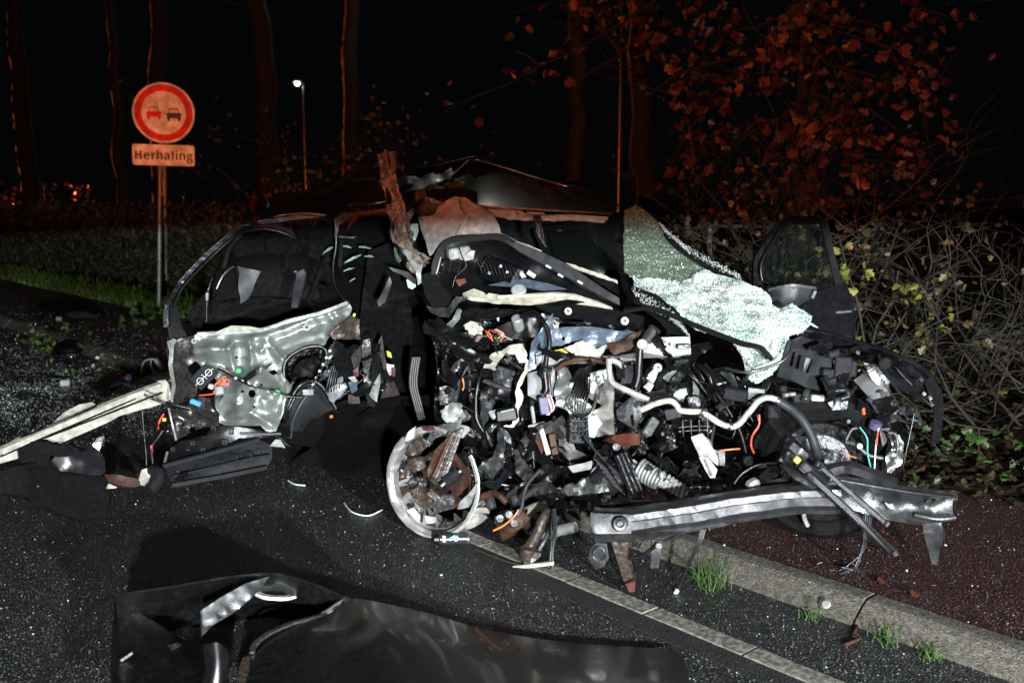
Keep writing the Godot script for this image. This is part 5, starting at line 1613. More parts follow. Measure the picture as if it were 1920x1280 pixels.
func build_bay() -> void:
	v4()
	sheet("bulkhead", M["wet black"], [440, 130, 4.8, 700, 150, 4.78, 1200, 120, 4.72, 1849, 180, 4.62, 2200, 300, 4.5, 2300, 900, 4.45, 1849, 1050, 4.55, 1200, 1150, 4.7, 800, 1000, 4.85, 520, 900, 4.9, 480, 500, 4.9], {"crumple": 0.1, "step": 11.0, "freq": 2.2})
	sheet("wing_skin", M["black paint"], [440, 130, 4.7, 560, 160, 4.68, 700, 90, 4.68, 900, 60, 4.68, 1100, 80, 4.66, 960, 110, 4.64, 780, 140, 4.62, 640, 200, 4.62, 520, 190, 4.64], {"crumple": 0.05, "freq": 3.0, "step": 8.0})
	sheet("wing_skin", M["dark steel"], [660, 90, 4.66, 760, 50, 4.66, 900, 70, 4.64, 980, 100, 4.62, 840, 110, 4.6, 720, 150, 4.6], {"crumple": 0.06, "freq": 3.5, "step": 6.0})
	sheet("wing_skin", M["black plastic"], [880, 180, 4.62, 1000, 140, 4.6, 1140, 130, 4.58, 1190, 180, 4.56, 1170, 260, 4.56, 1060, 260, 4.58, 960, 250, 4.6], {"crumple": 0.05, "freq": 2.5, "step": 8.0})
	sheet("wing_lip", M["silver paint"], [510, 150, 4.62, 560, 165, 4.62, 600, 130, 4.6, 640, 60, 4.62, 660, 70, 4.6, 640, 130, 4.58, 600, 185, 4.58, 550, 195, 4.6], {"crumple": 0.03, "freq": 3.0, "step": 6.0, "jag": 1.0})
	var foam := [[680, 170, 4.56, 740, 150, 4.56, 800, 190, 4.55, 790, 235, 4.55, 720, 250, 4.55], [510, 170, 4.6, 560, 180, 4.6, 570, 220, 4.6, 540, 215, 4.6], [1265, 175, 4.5, 1300, 172, 4.5, 1310, 200, 4.5, 1280, 215, 4.5], [900, 130, 4.55, 915, 130, 4.55, 912, 150, 4.55, 900, 148, 4.55]]
	for q in foam:
		sheet("foam", M["cream plastic"], q, {"crumple": 0.05, "freq": 5.0, "step": 5.0, "jag": 2.0, "thick": 0.02, "flat": true})
	for i in 8:
		var x := 790.0 + rng.randf() * 140
		tube("torn_wire", M[["orange wire", "red wire", "cream plastic", "brown cloth"][i % 4]], [x, 200 + rng.randf() * 20, 4.55, x + rng.randf_range(-20, 60), 235, 4.53, x + rng.randf_range(-30, 90), 270 + rng.randf() * 20, 4.54], 0.003, {"sides": 5})
	sheet("red_cover", M["red trim"], [560, 230, 4.66, 800, 250, 4.64, 760, 290, 4.64, 580, 280, 4.66], {"crumple": 0.04})
	# slate blue bulkhead panel, cream underside and white rail
	sheet("bulkhead_panel", M["blue paint"], [1255, 215, 4.5, 1330, 205, 4.5, 1480, 185, 4.48, 1640, 195, 4.46, 1820, 222, 4.42, 1740, 270, 4.42, 1620, 330, 4.42, 1540, 330, 4.44, 1460, 270, 4.46, 1330, 320, 4.48, 1250, 322, 4.5], {"crumple": 0.035, "freq": 2.6, "step": 8.0, "holes": [round_hole(1345, 272, 12), round_hole(1700, 240, 6)], "label": "dented slate blue bulkhead panel"})
	sheet("bulkhead_panel", M["blue paint"], [1120, 290, 4.52, 1190, 180, 4.52, 1262, 92, 4.52, 1270, 250, 4.5, 1215, 330, 4.5, 1160, 470, 4.48, 1105, 492, 4.48, 1112, 340, 4.5], {"crumple": 0.03, "freq": 2.6, "step": 8.0, "label": "torn upright strip of the slate blue panel"})
	sheet("bulkhead_skirt", M["cream paint"], [1330, 322, 4.45, 1460, 272, 4.43, 1540, 325, 4.42, 1640, 300, 4.42, 1600, 350, 4.4, 1540, 402, 4.4, 1440, 372, 4.42], {"crumple": 0.05, "freq": 3.5, "step": 7.0, "jag": 1.0})
	sheet("bulkhead_skirt", M["rust"], [1640, 300, 4.4, 1720, 280, 4.4, 1849, 210, 4.38, 1849, 290, 4.37, 1760, 350, 4.37, 1660, 390, 4.38, 1640, 350, 4.39], {"crumple": 0.05, "freq": 3.0, "step": 7.0, "jag": 2.0})
	sheet("tunnel_pad", M["yellow plastic"], [1225, 342, 4.46, 1330, 330, 4.46, 1380, 362, 4.45, 1300, 374, 4.45, 1240, 360, 4.46], {"crumple": 0.02, "thick": 0.015})
	sheet("cross_member", M["white plastic"], [1155, 385, 4.44, 1300, 366, 4.44, 1440, 380, 4.42, 1640, 382, 4.41, 1845, 352, 4.38, 1845, 402, 4.37, 1620, 425, 4.39, 1400, 430, 4.41, 1160, 446, 4.43], {"crumple": 0.02, "freq": 3.0, "step": 8.0, "thick": 0.015})
	tube("dirty_hose", M["rust"], [1290, 470, 4.38, 1350, 430, 4.36, 1440, 405, 4.34, 1540, 410, 4.34, 1620, 425, 4.34], 0.012)
	sheet("felt_mat", M["grey plastic"], [1100, 495, 4.42, 1190, 470, 4.42, 1282, 448, 4.42, 1290, 640, 4.4, 1210, 700, 4.4, 1104, 642, 4.4], {"crumple": 0.02, "thick": 0.015})
	sheet("heat_shield", M.foil, [1292, 475, 4.38, 1350, 452, 4.36, 1402, 540, 4.34, 1385, 655, 4.33, 1490, 682, 4.32, 1562, 740, 4.31, 1505, 800, 4.3, 1380, 770, 4.31, 1278, 722, 4.34, 1288, 630, 4.36], {"crumple": 0.06, "freq": 4.0, "step": 6.0, "jag": 1.0, "label": "crumpled bright heat shield"})
	sheet("heat_shield", M["mesh foil"], [1505, 520, 4.36, 1600, 472, 4.36, 1672, 480, 4.35, 1676, 900, 4.28, 1560, 920, 4.28, 1490, 790, 4.3, 1600, 700, 4.32, 1500, 650, 4.34], {"crumple": 0.04, "freq": 3.0, "step": 7.0, "label": "heat shield of woven foil"})
	sheet("heat_shield", M.foil, [1500, 515, 4.33, 1590, 475, 4.33, 1650, 482, 4.32, 1600, 560, 4.31, 1530, 620, 4.31, 1500, 580, 4.32], {"crumple": 0.05, "freq": 4.0, "step": 6.0})
	sheet("heat_shield", M["mesh foil"], [1298, 830, 4.3, 1390, 880, 4.28, 1412, 1000, 4.26, 1505, 1050, 4.24, 1400, 1085, 4.24, 1310, 1010, 4.27], {"crumple": 0.04, "freq": 3.0, "step": 7.0})
	for i in 7:
		tube("thin_wire", M["black plastic"], [1430 + i * 14, 480 + i * 4, 4.3, 1420 + i * 16, 600, 4.26, 1370 + i * 22, 690 - i * 6, 4.24, 1400 + i * 12, 760, 4.24, 1480 - i * 6, 770, 4.23], 0.0028, {"sides": 5})
	block("fuse_box", M["black plastic"], P(1440, 870, 4.27), Vector3(0.1, 0.12, 0.05), Vector3(4, 12, -4), 0.006)
	for i in 22:
		block("fuse", M[["matt plastic", "black plastic", "grey plastic"][i % 3]], P(1385 + (i % 5) * 27, 800 + (i / 5) * 32, 4.238), Vector3(0.012, 0.016, 0.014), Vector3(4, 12, -4), 0.002)
	sheet("clear_cover", M["crushed glass"], [1500, 790, 4.24, 1560, 780, 4.24, 1602, 835, 4.23, 1570, 870, 4.22, 1550, 930, 4.22, 1512, 930, 4.22], {"crumple": 0.03})
	tube("coolant_pipe", M.alloy, [1740, 455, 4.3, 1700, 425, 4.28, 1655, 412, 4.26, 1642, 450, 4.24, 1655, 530, 4.22, 1685, 575, 4.2, 1760, 610, 4.18, 1849, 660, 4.16, 1935, 690, 4.15], 0.0125, {"label": "bent aluminium coolant pipe, upper"})
	sheet("hinge_bracket", M["grey steel"], [1690, 740, 4.28, 1740, 690, 4.28, 1849, 620, 4.26, 1860, 790, 4.24, 1805, 862, 4.22, 1700, 800, 4.26], {"crumple": 0.03, "thick": 0.01, "holes": [[1785, 780, 1805, 770, 1810, 840, 1795, 850]]})
	sheet("hinge_bracket", M["grey plastic"], [1760, 440, 4.34, 1849, 430, 4.32, 1849, 600, 4.28, 1790, 560, 4.3, 1720, 560, 4.32], {"crumple": 0.03})
	sheet("gear_guard", M["orange rust"], [1580, 960, 4.24, 1680, 910, 4.22, 1800, 890, 4.2, 1849, 900, 4.18, 1849, 970, 4.16, 1740, 985, 4.17, 1620, 1000, 4.2], {"crumple": 0.03, "freq": 3.0, "step": 8.0})
	tube("main_loom", M["black plastic"], [1060, 120, 4.5, 1140, 95, 4.46, 1200, 150, 4.42, 1235, 220, 4.4, 1245, 300, 4.38, 1225, 400, 4.36, 1215, 500, 4.34, 1225, 600, 4.33, 1205, 640, 4.33], 0.012)
	tube("main_loom", M["black plastic"], [1235, 460, 4.35, 1245, 560, 4.33, 1250, 640, 4.32], 0.008)
	block("plug", M["purple plastic"], P(1212, 710, 4.3), Vector3(0.045, 0.08, 0.03), Vector3(0, 0, 8), 0.005)
	for i in 7:
		tube("plug_wire", M[["red wire", "white wire", "orange wire", "blue plastic", "brown cloth"][i % 5]], [1225 + i * 4, 640, 4.3, 1240 + i * 5, 690, 4.28, 1255 + i * 3, 740, 4.28, 1245 - i * 3, 775, 4.29], 0.0022, {"sides": 5})
	bar("white_bar", M["white plastic"], P(1128, 715, 4.3), P(1145, 835, 4.28), 0.014, 0.014)
	bar("white_bar", M["white plastic"], P(1105, 855, 4.27), P(1215, 828, 4.26), 0.02, 0.016)
	bar("brass_post", M["cream plastic"], P(1185, 850, 4.26), P(1240, 1040, 4.22), 0.022, 0.02, Vector3.BACK)
	bar("brass_post", M["rust"], P(1260, 900, 4.28), P(1285, 1040, 4.26), 0.03, 0.03, Vector3.BACK)
	sheet("mount_plate", M["orange rust"], [1110, 870, 4.3, 1180, 850, 4.29, 1210, 1000, 4.26, 1190, 1030, 4.26, 1160, 960, 4.28], {"crumple": 0.03})
	# torn strut tower
	sheet("strut_tower", M["cream paint"], [800, 465, 4.5, 835, 415, 4.48, 880, 365, 4.46, 1000, 305, 4.44, 1075, 290, 4.42, 1105, 340, 4.4, 1098, 410, 4.4, 1060, 418, 4.4, 1030, 365, 4.42, 960, 352, 4.43, 925, 400, 4.44, 900, 490, 4.46, 840, 470, 4.48], {"crumple": 0.05, "freq": 3.0, "step": 7.0, "jag": 1.5, "label": "torn cream strut tower"})
	sheet("tower_edge", M["cream paint"], [1095, 400, 4.4, 1112, 420, 4.4, 1108, 480, 4.38, 1080, 540, 4.37, 1050, 590, 4.36, 1075, 660, 4.35, 1040, 740, 4.34, 1045, 800, 4.33, 1010, 852, 4.32, 940, 850, 4.32, 1000, 830, 4.33, 1020, 760, 4.34, 1030, 680, 4.35, 1020, 620, 4.36, 1050, 540, 4.37, 1085, 480, 4.39], {"crumple": 0.03, "jag": 2.0, "step": 7.0, "thick": 0.006})
	var inb := [
		["bracket", "grey steel", [860, 500, 4.42, 940, 450, 4.4, 1000, 520, 4.38, 985, 610, 4.37, 930, 640, 4.38, 880, 570, 4.4], 0.05],
		["bracket", "dark steel", [800, 540, 4.4, 900, 560, 4.38, 990, 600, 4.36, 960, 650, 4.36, 860, 600, 4.38], 0.04],
		["bracket", "grey plastic", [780, 700, 4.38, 850, 640, 4.37, 880, 700, 4.36, 830, 780, 4.36, 800, 850, 4.36, 780, 800, 4.37], 0.05],
		["bracket", "silver paint", [845, 760, 4.36, 900, 740, 4.35, 930, 790, 4.35, 880, 820, 4.35], 0.04],
		["bracket", "steel", [940, 400, 4.42, 985, 380, 4.41, 995, 400, 4.41, 960, 430, 4.42], 0.03],
		["casting", "grey steel", [500, 590, 4.5, 560, 575, 4.5, 600, 610, 4.48, 625, 575, 4.48, 620, 680, 4.48, 560, 700, 4.48, 510, 700, 4.5], 0.06],
		["casting", "silver paint", [500, 750, 4.45, 550, 715, 4.44, 590, 695, 4.44, 640, 715, 4.43, 660, 790, 4.42, 640, 840, 4.42, 595, 870, 4.42, 545, 825, 4.43], 0.07],
		["casting", "grey steel", [660, 790, 4.44, 700, 755, 4.43, 732, 785, 4.42, 715, 812, 4.42, 640, 850, 4.43], 0.05],
		["bracket", "steel", [820, 880, 4.4, 850, 920, 4.4, 860, 980, 4.38, 835, 930, 4.4], 0.02],
		["bracket", "grey steel", [915, 860, 4.38, 960, 880, 4.37, 1000, 930, 4.36, 1012, 1010, 4.35, 970, 960, 4.36, 930, 910, 4.37], 0.04],
		["bracket", "dark steel", [640, 420, 4.55, 720, 400, 4.54, 760, 470, 4.52, 700, 540, 4.52, 650, 510, 4.54], 0.06],
		["bracket", "cream paint", [690, 360, 4.54, 750, 362, 4.54, 730, 385, 4.53, 700, 378, 4.54], 0.03]]
	for q in inb:
		sheet(q[0], M[q[1]], q[2], {"crumple": q[3], "freq": 4.0, "step": 6.0, "thick": 0.012})
	bar("tie_bar", M["grey steel"], P(900, 460, 4.38), P(1015, 500, 4.36), 0.022, 0.02)
	bar("tie_bar", M["grey steel"], P(805, 545, 4.37), P(985, 612, 4.33), 0.02, 0.016)
	can("damper_top", M["dark steel"], P(835, 630, 4.36), Vector3(0.6, 0.4, 0.7), 0.03, 0.05)
	spring("small_spring", M["grey steel"], P(800, 650, 4.36), P(850, 650, 4.34), 0.024, 0.004, 5.0)
	can("damper_pin", M.steel, P(830, 625, 4.33), Vector3(0.6, 0.4, 0.7), 0.012, 0.05)
	block("connector", M["black plastic"], P(960, 770, 4.34), Vector3(0.1, 0.06, 0.05), Vector3(0, 0, 8), 0.01)
	bar("white_strip", M["white plastic"], P(920, 755, 4.31), P(1010, 735, 4.31), 0.008, 0.008)
	tube("loom", M["black plastic"], [800, 465, 4.44, 770, 560, 4.4, 755, 680, 4.38, 760, 800, 4.36, 800, 880, 4.36], 0.009)
	tube("loom", M["grey plastic"], [700, 450, 4.5, 665, 520, 4.48, 680, 580, 4.46], 0.007)
	tube("loom", M["grey plastic"], [700, 450, 4.5, 715, 520, 4.48, 712, 620, 4.46], 0.007)
	tube("loom", M["orange wire"], [665, 530, 4.46, 675, 580, 4.45, 665, 610, 4.45], 0.004)
	for i in 4:
		tube("strap", M["grey plastic"], [335 + i * 14, 390, 4.75, 315 + i * 14, 560, 4.72, 345 + i * 14, 700, 4.7, 375 + i * 13, 810, 4.68], 0.0075, {"r1": 0.0065})

func build_right_front() -> void:
	# brake booster, white box, hoses
	v6()
	var ax := Vector3(-0.15, 0.12, 1.0)
	var bc := P(400, 505, 4.36)
	lathe("brake_booster", M["black paint"], bc, ax, [Vector2(0.1, -0.06), Vector2(0.125, -0.04), Vector2(0.128, 0.0), Vector2(0.118, 0.012), Vector2(0.112, 0.004), Vector2(0.1, 0.02), Vector2(0.07, 0.032), Vector2(0.001, 0.036)], {"seg": 40})
	lathe("booster_plate", M["silver paint"], bc + ax.normalized() * 0.005 + Vector3(-0.01, 0.01, 0), ax, [Vector2(0.09, 0.02), Vector2(0.088, 0.026), Vector2(0.06, 0.038), Vector2(0.03, 0.045), Vector2(0.001, 0.046)], {"seg": 36, "a0": 0.6, "a1": 5.6})
	for q in [[395, 488, 440, 490], [390, 575, 445, 545]]:
		bar("booster_slot", M["black plastic"], P(q[0] - 40, q[1], 4.3), P(q[2], q[3], 4.3), 0.014, 0.014)
	can("cylinder", M["dark steel"], P(470, 560, 4.26), ax, 0.03, 0.12)
	sheet("ecu_box", M["white plastic"], [170, 222, 4.3, 260, 210, 4.3, 445, 206, 4.28, 452, 300, 4.26, 330, 318, 4.26, 170, 300, 4.28], {"crumple": 0.012, "thick": 0.05, "step": 8.0, "holes": [round_hole(310, 262, 10)], "label": "white metal box with one round hole"})
	sheet("ecu_edge", M["mesh foil"], [20, 320, 4.3, 180, 290, 4.28, 340, 318, 4.25, 160, 325, 4.27], {"crumple": 0.01})
	bar("ecu_slot", M["grey steel"], P(378, 262, 4.235), P(450, 258, 4.235), 0.016, 0.02)
	can("hose_end", M["cream plastic"], P(190, 250, 4.24), Vector3(-0.3, 0.3, 1), 0.022, 0.04)
	can("hose_end", M["grey plastic"], P(235, 195, 4.3), Vector3(0.5, 0.8, 0.2), 0.028, 0.07)
	tube("upright_hose", M["black plastic"], [175, 270, 4.26, 172, 340, 4.25, 165, 430, 4.25, 150, 480, 4.25], 0.016)
	washer(272, 376, 4.24, 0.019, M["white plastic"])
	for q in [[235, 430, 0.03], [220, 470, 0.025], [250, 410, 0.02]]:
		sheet("white_scrap", M["white plastic"], [q[0] - 30, q[1], 4.24, q[0], q[1] - 30, 4.24, q[0] + 28, q[1] - 8, 4.23, q[0] + 5, q[1] + 30, 4.23], {"crumple": 0.04, "flat": true, "step": 6.0})
	tube("coolant_pipe", M.alloy, [5, 330, 4.22, 14, 440, 4.18, 60, 478, 4.16, 130, 510, 4.14, 225, 552, 4.12], 0.0125, {"label": "aluminium pipe running down past the booster"})
	tube("coolant_pipe", M["cream paint"], [178, 608, 4.05, 215, 592, 4.05, 260, 572, 4.04, 335, 556, 4.02, 372, 578, 4.01, 395, 608, 4.0, 450, 615, 3.99, 510, 615, 3.98], 0.0125, {"label": "dirty bent pipe end"})
	tube("coolant_pipe", M.alloy, [505, 612, 3.98, 550, 640, 3.97, 610, 678, 3.96, 672, 698, 3.95, 715, 682, 3.95, 770, 620, 3.95, 820, 560, 3.95, 868, 540, 3.95, 915, 548, 3.95, 945, 570, 3.95], 0.0128, {"label": "silver bent pipe joined to the black hose"})
	for q in [[520, 620], [668, 697], [925, 555], [940, 567]]:
		can("pipe_collar", M.steel, P(q[0], q[1], 3.95), Vector3(0.8, -0.5, 0.1), 0.0165, 0.012)
	tube("black_hose", M["grey plastic"], [940, 565, 3.95, 1000, 602, 3.93, 1060, 660, 3.9, 1110, 745, 3.87, 1140, 830, 3.84, 1160, 895, 3.8], 0.0185, {"rib": 0.03, "per": 9})
	tube("red_wire", M["red wire"], [826, 632, 3.98, 824, 690, 3.97, 790, 745, 3.96, 782, 800, 3.95, 798, 842, 3.95], 0.0045)
	tube("red_wire", M["red wire"], [1115, 575, 4.05, 1145, 580, 4.04, 1170, 585, 4.04], 0.005)
	tube("red_wire", M["red wire"], [1370, 560, 3.98, 1390, 590, 3.97, 1398, 630, 3.97], 0.008)
	tube("orange_wire", M["orange wire"], [600, 838, 4.05, 650, 825, 4.04, 720, 820, 4.04], 0.003)
	can("relay", M["white plastic"], P(612, 490, 4.2), Vector3(-0.2, 0.3, 1), 0.024, 0.04)
	sheet("relay_arm", M["white plastic"], [585, 470, 4.22, 660, 445, 4.21, 655, 468, 4.2, 600, 500, 4.2], {"crumple": 0.02})
	block("reservoir", M["black plastic"], P(615, 430, 4.28), Vector3(0.07, 0.08, 0.06), Vector3(0, 10, 14), 0.01)
	for i in 9:
		tube("black_cable", M["black plastic"], [390 + i * 20, 350 + rng.randf() * 30, 4.26, 440 + i * 22, 400 + rng.randf() * 60, 4.22, 520 + i * 12, 470 + rng.randf() * 60, 4.2, 590 + i * 10, 560 + i * 14, 4.16], 0.004 + 0.002 * (i % 3), {"sides": 7})
	tube("black_cable", M["black plastic"], [560, 480, 4.14, 640, 580, 4.1, 720, 720, 4.06, 760, 860, 4.02, 790, 960, 3.98], 0.009)
	# headlamp side: slotted panel, boxes, wing
	sheet("slotted_panel", M["matt plastic"], [985, 235, 4.15, 1050, 200, 4.15, 1150, 232, 4.12, 1235, 270, 4.1, 1215, 420, 4.06, 1180, 505, 4.04, 1090, 485, 4.06, 1000, 440, 4.08, 920, 420, 4.1, 960, 300, 4.14], {"crumple": 0.008, "thick": 0.012, "step": 8.0, "holes": [[990, 360, 1010, 285, 1024, 290, 1006, 368], [1022, 375, 1042, 300, 1056, 306, 1038, 384], [1060, 390, 1084, 315, 1118, 326, 1092, 404]], "label": "black panel with three slots"})
	sheet("panel_back", M["grey plastic"], [1055, 395, 4.12, 1080, 310, 4.12, 1120, 322, 4.12, 1095, 410, 4.12], {"crumple": 0.0})
	var boxes := [[1285, 370, 0.07, 0.09], [1215, 470, 0.05, 0.08], [1195, 410, 0.05, 0.05], [1330, 380, 0.04, 0.07], [1232, 297, 0.05, 0.03], [1270, 440, 0.05, 0.05], [950, 510, 0.03, 0.06], [1060, 540, 0.09, 0.04], [700, 520, 0.1, 0.05], [800, 520, 0.08, 0.06], [900, 610, 0.06, 0.06], [1085, 600, 0.05, 0.06], [1440, 660, 0.06, 0.04]]
	for q in boxes:
		block("relay_box", M[["black plastic", "matt plastic"][rng.randi() % 2]], P(q[0], q[1], 4.06), Vector3(q[2], q[3], 0.05), Vector3(rng.randf_range(-10, 10), rng.randf_range(-20, 20), rng.randf_range(-10, 20)), 0.006)
	block("label_box", M["white plastic"], P(1142, 540, 4.0), Vector3(0.055, 0.026, 0.03), Vector3(0, 6, -3), 0.004)
	block("label_box", M["grey steel"], P(985, 520, 4.02), Vector3(0.06, 0.02, 0.03), Vector3(0, 6, 6), 0.004)
	sheet("corner_bracket", M["grey steel"], [1190, 560, 3.99, 1260, 530, 3.99, 1310, 560, 3.98, 1300, 600, 3.97, 1220, 600, 3.98], {"crumple": 0.05, "flat": true})
	tube("ribbed_hose", M["dark steel"], [1190, 520, 4.0, 1250, 500, 3.99, 1300, 500, 3.98, 1310, 530, 3.97, 1270, 545, 3.97], 0.015, {"rib": 0.12, "per": 8})
	sheet("inner_wing", M["grey plastic"], [1345, 440, 4.05, 1400, 400, 4.05, 1470, 440, 4.02, 1530, 500, 4.0, 1552, 578, 3.98, 1445, 560, 4.0], {"crumple": 0.015, "thick": 0.01})
	sheet("inner_wing", M["brown cloth"], [1490, 505, 3.99, 1530, 510, 3.98, 1552, 575, 3.97, 1500, 560, 3.98], {"crumple": 0.02})
	sheet("wing", M["black paint"], [1050, 165, 4.35, 1200, 190, 4.3, 1350, 232, 4.2, 1480, 270, 4.1, 1600, 315, 4.0, 1700, 365, 3.95, 1770, 420, 3.9, 1740, 440, 3.9, 1640, 390, 3.95, 1500, 330, 4.05, 1300, 285, 4.18, 1150, 245, 4.28, 1040, 200, 4.34], {"crumple": 0.025, "step": 9.0, "thick": 0.015, "label": "black left wing, crumpled"})
	sheet("wing", M["black paint"], [1400, 290, 4.1, 1700, 370, 3.98, 1760, 500, 3.95, 1700, 560, 3.98, 1560, 480, 4.05, 1450, 400, 4.1], {"crumple": 0.04, "inner": [1580, 420, 4.12]})
	tube("wing_edge", M["black paint"], [1050, 168, 4.33, 1200, 192, 4.28, 1350, 234, 4.18, 1480, 272, 4.08, 1600, 317, 3.98, 1700, 367, 3.93, 1765, 425, 3.88], 0.011)
	sheet("arch_strip", M["felt"], [1700, 400, 3.94, 1770, 420, 3.92, 1820, 510, 3.9, 1832, 600, 3.9, 1820, 700, 3.9, 1800, 790, 3.9, 1758, 786, 3.9, 1775, 680, 3.9, 1778, 600, 3.9, 1740, 500, 3.92], {"crumple": 0.02, "thick": 0.01, "label": "hanging end of the wheel arch strip"})
	for q in [[1705, 440], [1760, 540], [1765, 575]]:
		sheet("arch_clip", M.steel, [q[0] - 14, q[1], 3.88, q[0], q[1] - 16, 3.88, q[0] + 16, q[1] + 6, 3.87, q[0], q[1] + 14, 3.87], {"crumple": 0.03, "flat": true, "step": 4.0})
	tube("wing_rod", M["dark steel"], [1560, 360, 4.0, 1610, 420, 3.98, 1660, 470, 3.97], 0.004)
	carry("lamp_bracket", M.steel, [1420, 345, 4.03, 1440, 400, 4.01, 1480, 450, 4.0, 1535, 465, 3.98], [Vector2(-0.014, -0.004), Vector2(0.014, -0.004), Vector2(0.014, 0.004), Vector2(-0.014, 0.004)], {"up": Vector3.BACK})
	carry("lamp_bracket", M["grey steel"], [1445, 350, 4.02, 1480, 400, 4.0, 1530, 460, 3.98], [Vector2(-0.008, -0.004), Vector2(0.008, -0.004), Vector2(0.008, 0.004), Vector2(-0.008, 0.004)], {"up": Vector3.BACK})
	block("hinge", M["cream paint"], P(1412, 338, 4.02), Vector3(0.03, 0.03, 0.03), Vector3(0, 0, 30), 0.008)
	tube("hinge_wire", M.steel, [1400, 325, 4.0, 1440, 318, 4.0, 1470, 322, 4.0, 1468, 350, 4.0], 0.003)
	sheet("lamp_housing", M.steel, [1515, 735, 3.85, 1545, 725, 3.85, 1580, 745, 3.84, 1602, 800, 3.83, 1595, 900, 3.82, 1560, 965, 3.81, 1530, 960, 3.82, 1520, 870, 3.84, 1545, 820, 3.84], {"crumple": 0.05, "freq": 3.0, "step": 6.0, "thick": 0.01, "label": "bright broken headlamp housing"})
	tube("lamp_frame", M["grey steel"], [1530, 730, 3.82, 1570, 740, 3.81, 1582, 790, 3.8, 1578, 840, 3.8], 0.008)
	tube("lamp_frame", M["grey plastic"], [1300, 770, 3.9, 1330, 715, 3.9, 1360, 705, 3.9], 0.007)
	tube("lamp_frame", M["grey steel"], [1300, 780, 3.9, 1360, 800, 3.88, 1420, 850, 3.86, 1500, 870, 3.85], 0.01)
	can("lamp_knob", M["white plastic"], P(1372, 802, 3.86), Vector3(0, 0, 1), 0.012, 0.02)
	can("lamp_socket", M["purple plastic"], P(1460, 690, 3.9), Vector3(0.2, 1, 0.3), 0.025, 0.03)
	sheet("lamp_back", M["grey plastic"], [1480, 705, 3.9, 1540, 700, 3.9, 1520, 780, 3.88, 1500, 800, 3.88], {"crumple": 0.02})
	tube("lamp_wire", M["teal print"], [1375, 700, 3.88, 1415, 760, 3.86, 1418, 840, 3.85, 1437, 930, 3.82], 0.0026)
	tube("lamp_wire", M["white wire"], [1480, 700, 3.88, 1465, 780, 3.86, 1455, 930, 3.82], 0.0026)
	tube("lamp_wire", M["red wire"], [1474, 720, 3.87, 1468, 800, 3.85], 0.003)
	tube("lamp_wire", M["orange wire"], [1292, 848, 3.88, 1358, 868, 3.86], 0.0022)
	# passenger door swung open at the far side
	v5()
	sheet("door", M["black paint"], [1370, 720, 4.85, 1440, 640, 4.9, 1540, 605, 4.98, 1640, 572, 5.06, 1690, 700, 5.08, 1702, 912, 5.06, 1560, 900, 4.95, 1350, 870, 4.8], {"crumple": 0.006, "thick": 0.05, "label": "dark left front door standing open"})
	block("door_handle", M["grey plastic"], P(1625, 755, 4.99), Vector3(0.09, 0.022, 0.025), Vector3(0, -14, 6), 0.009)
	carry("door_frame", M.lining, [1075, 590, 4.75, 1075, 440, 4.78, 1130, 340, 4.8, 1210, 220, 4.85, 1300, 180, 4.9, 1420, 175, 4.98, 1500, 200, 5.05, 1540, 380, 5.06, 1592, 575, 5.05], [Vector2(-0.018, -0.012), Vector2(0.018, -0.012), Vector2(0.02, 0.01), Vector2(-0.016, 0.014)], {"up": Vector3.BACK})
	tube("door_seal", M["black plastic"], [1110, 560, 4.73, 1108, 440, 4.75, 1225, 235, 4.82], 0.008)
	sheet("door_glass", M["window glass"], [1100, 570, 4.77, 1105, 440, 4.79, 1220, 225, 4.86, 1320, 190, 4.92, 1490, 210, 5.05, 1580, 570, 5.05, 1440, 630, 4.95, 1200, 600, 4.8], {"crumple": 0.0, "step": 30.0})
	sheet("door_mirror", M["black paint"], [1145, 625, 4.62, 1200, 598, 4.6, 1300, 588, 4.58, 1450, 612, 4.6, 1420, 670, 4.6, 1340, 720, 4.6, 1240, 745, 4.6, 1160, 700, 4.62], {"crumple": 0.0, "thick": 0.04, "inner": [1290, 650, 4.48, 1220, 660, 4.5, 1370, 640, 4.52]})
	carry("mirror_rim", M["grey plastic"], [1150, 618, 4.6, 1290, 588, 4.56, 1400, 600, 4.57, 1448, 612, 4.58, 1425, 670, 4.58], [Vector2(-0.006, -0.006), Vector2(0.006, -0.006), Vector2(0.006, 0.006), Vector2(-0.006, 0.006)])
	# crushed windscreen folded out over the bay
	var screens := []
	screens.append(sheet("windscreen", M["thin crushed glass"], [236, 112, 4.95, 310, 80, 4.95, 380, 120, 4.93, 470, 200, 4.9, 500, 280, 4.87, 620, 390, 4.8, 700, 440, 4.76, 760, 500, 4.7, 600, 560, 4.7, 460, 540, 4.75, 300, 545, 4.78, 245, 500, 4.82, 236, 300, 4.9], {"crumple": 0.03, "jag": 1.0, "step": 9.0, "label": "upper greenish part of the shattered windscreen"}))
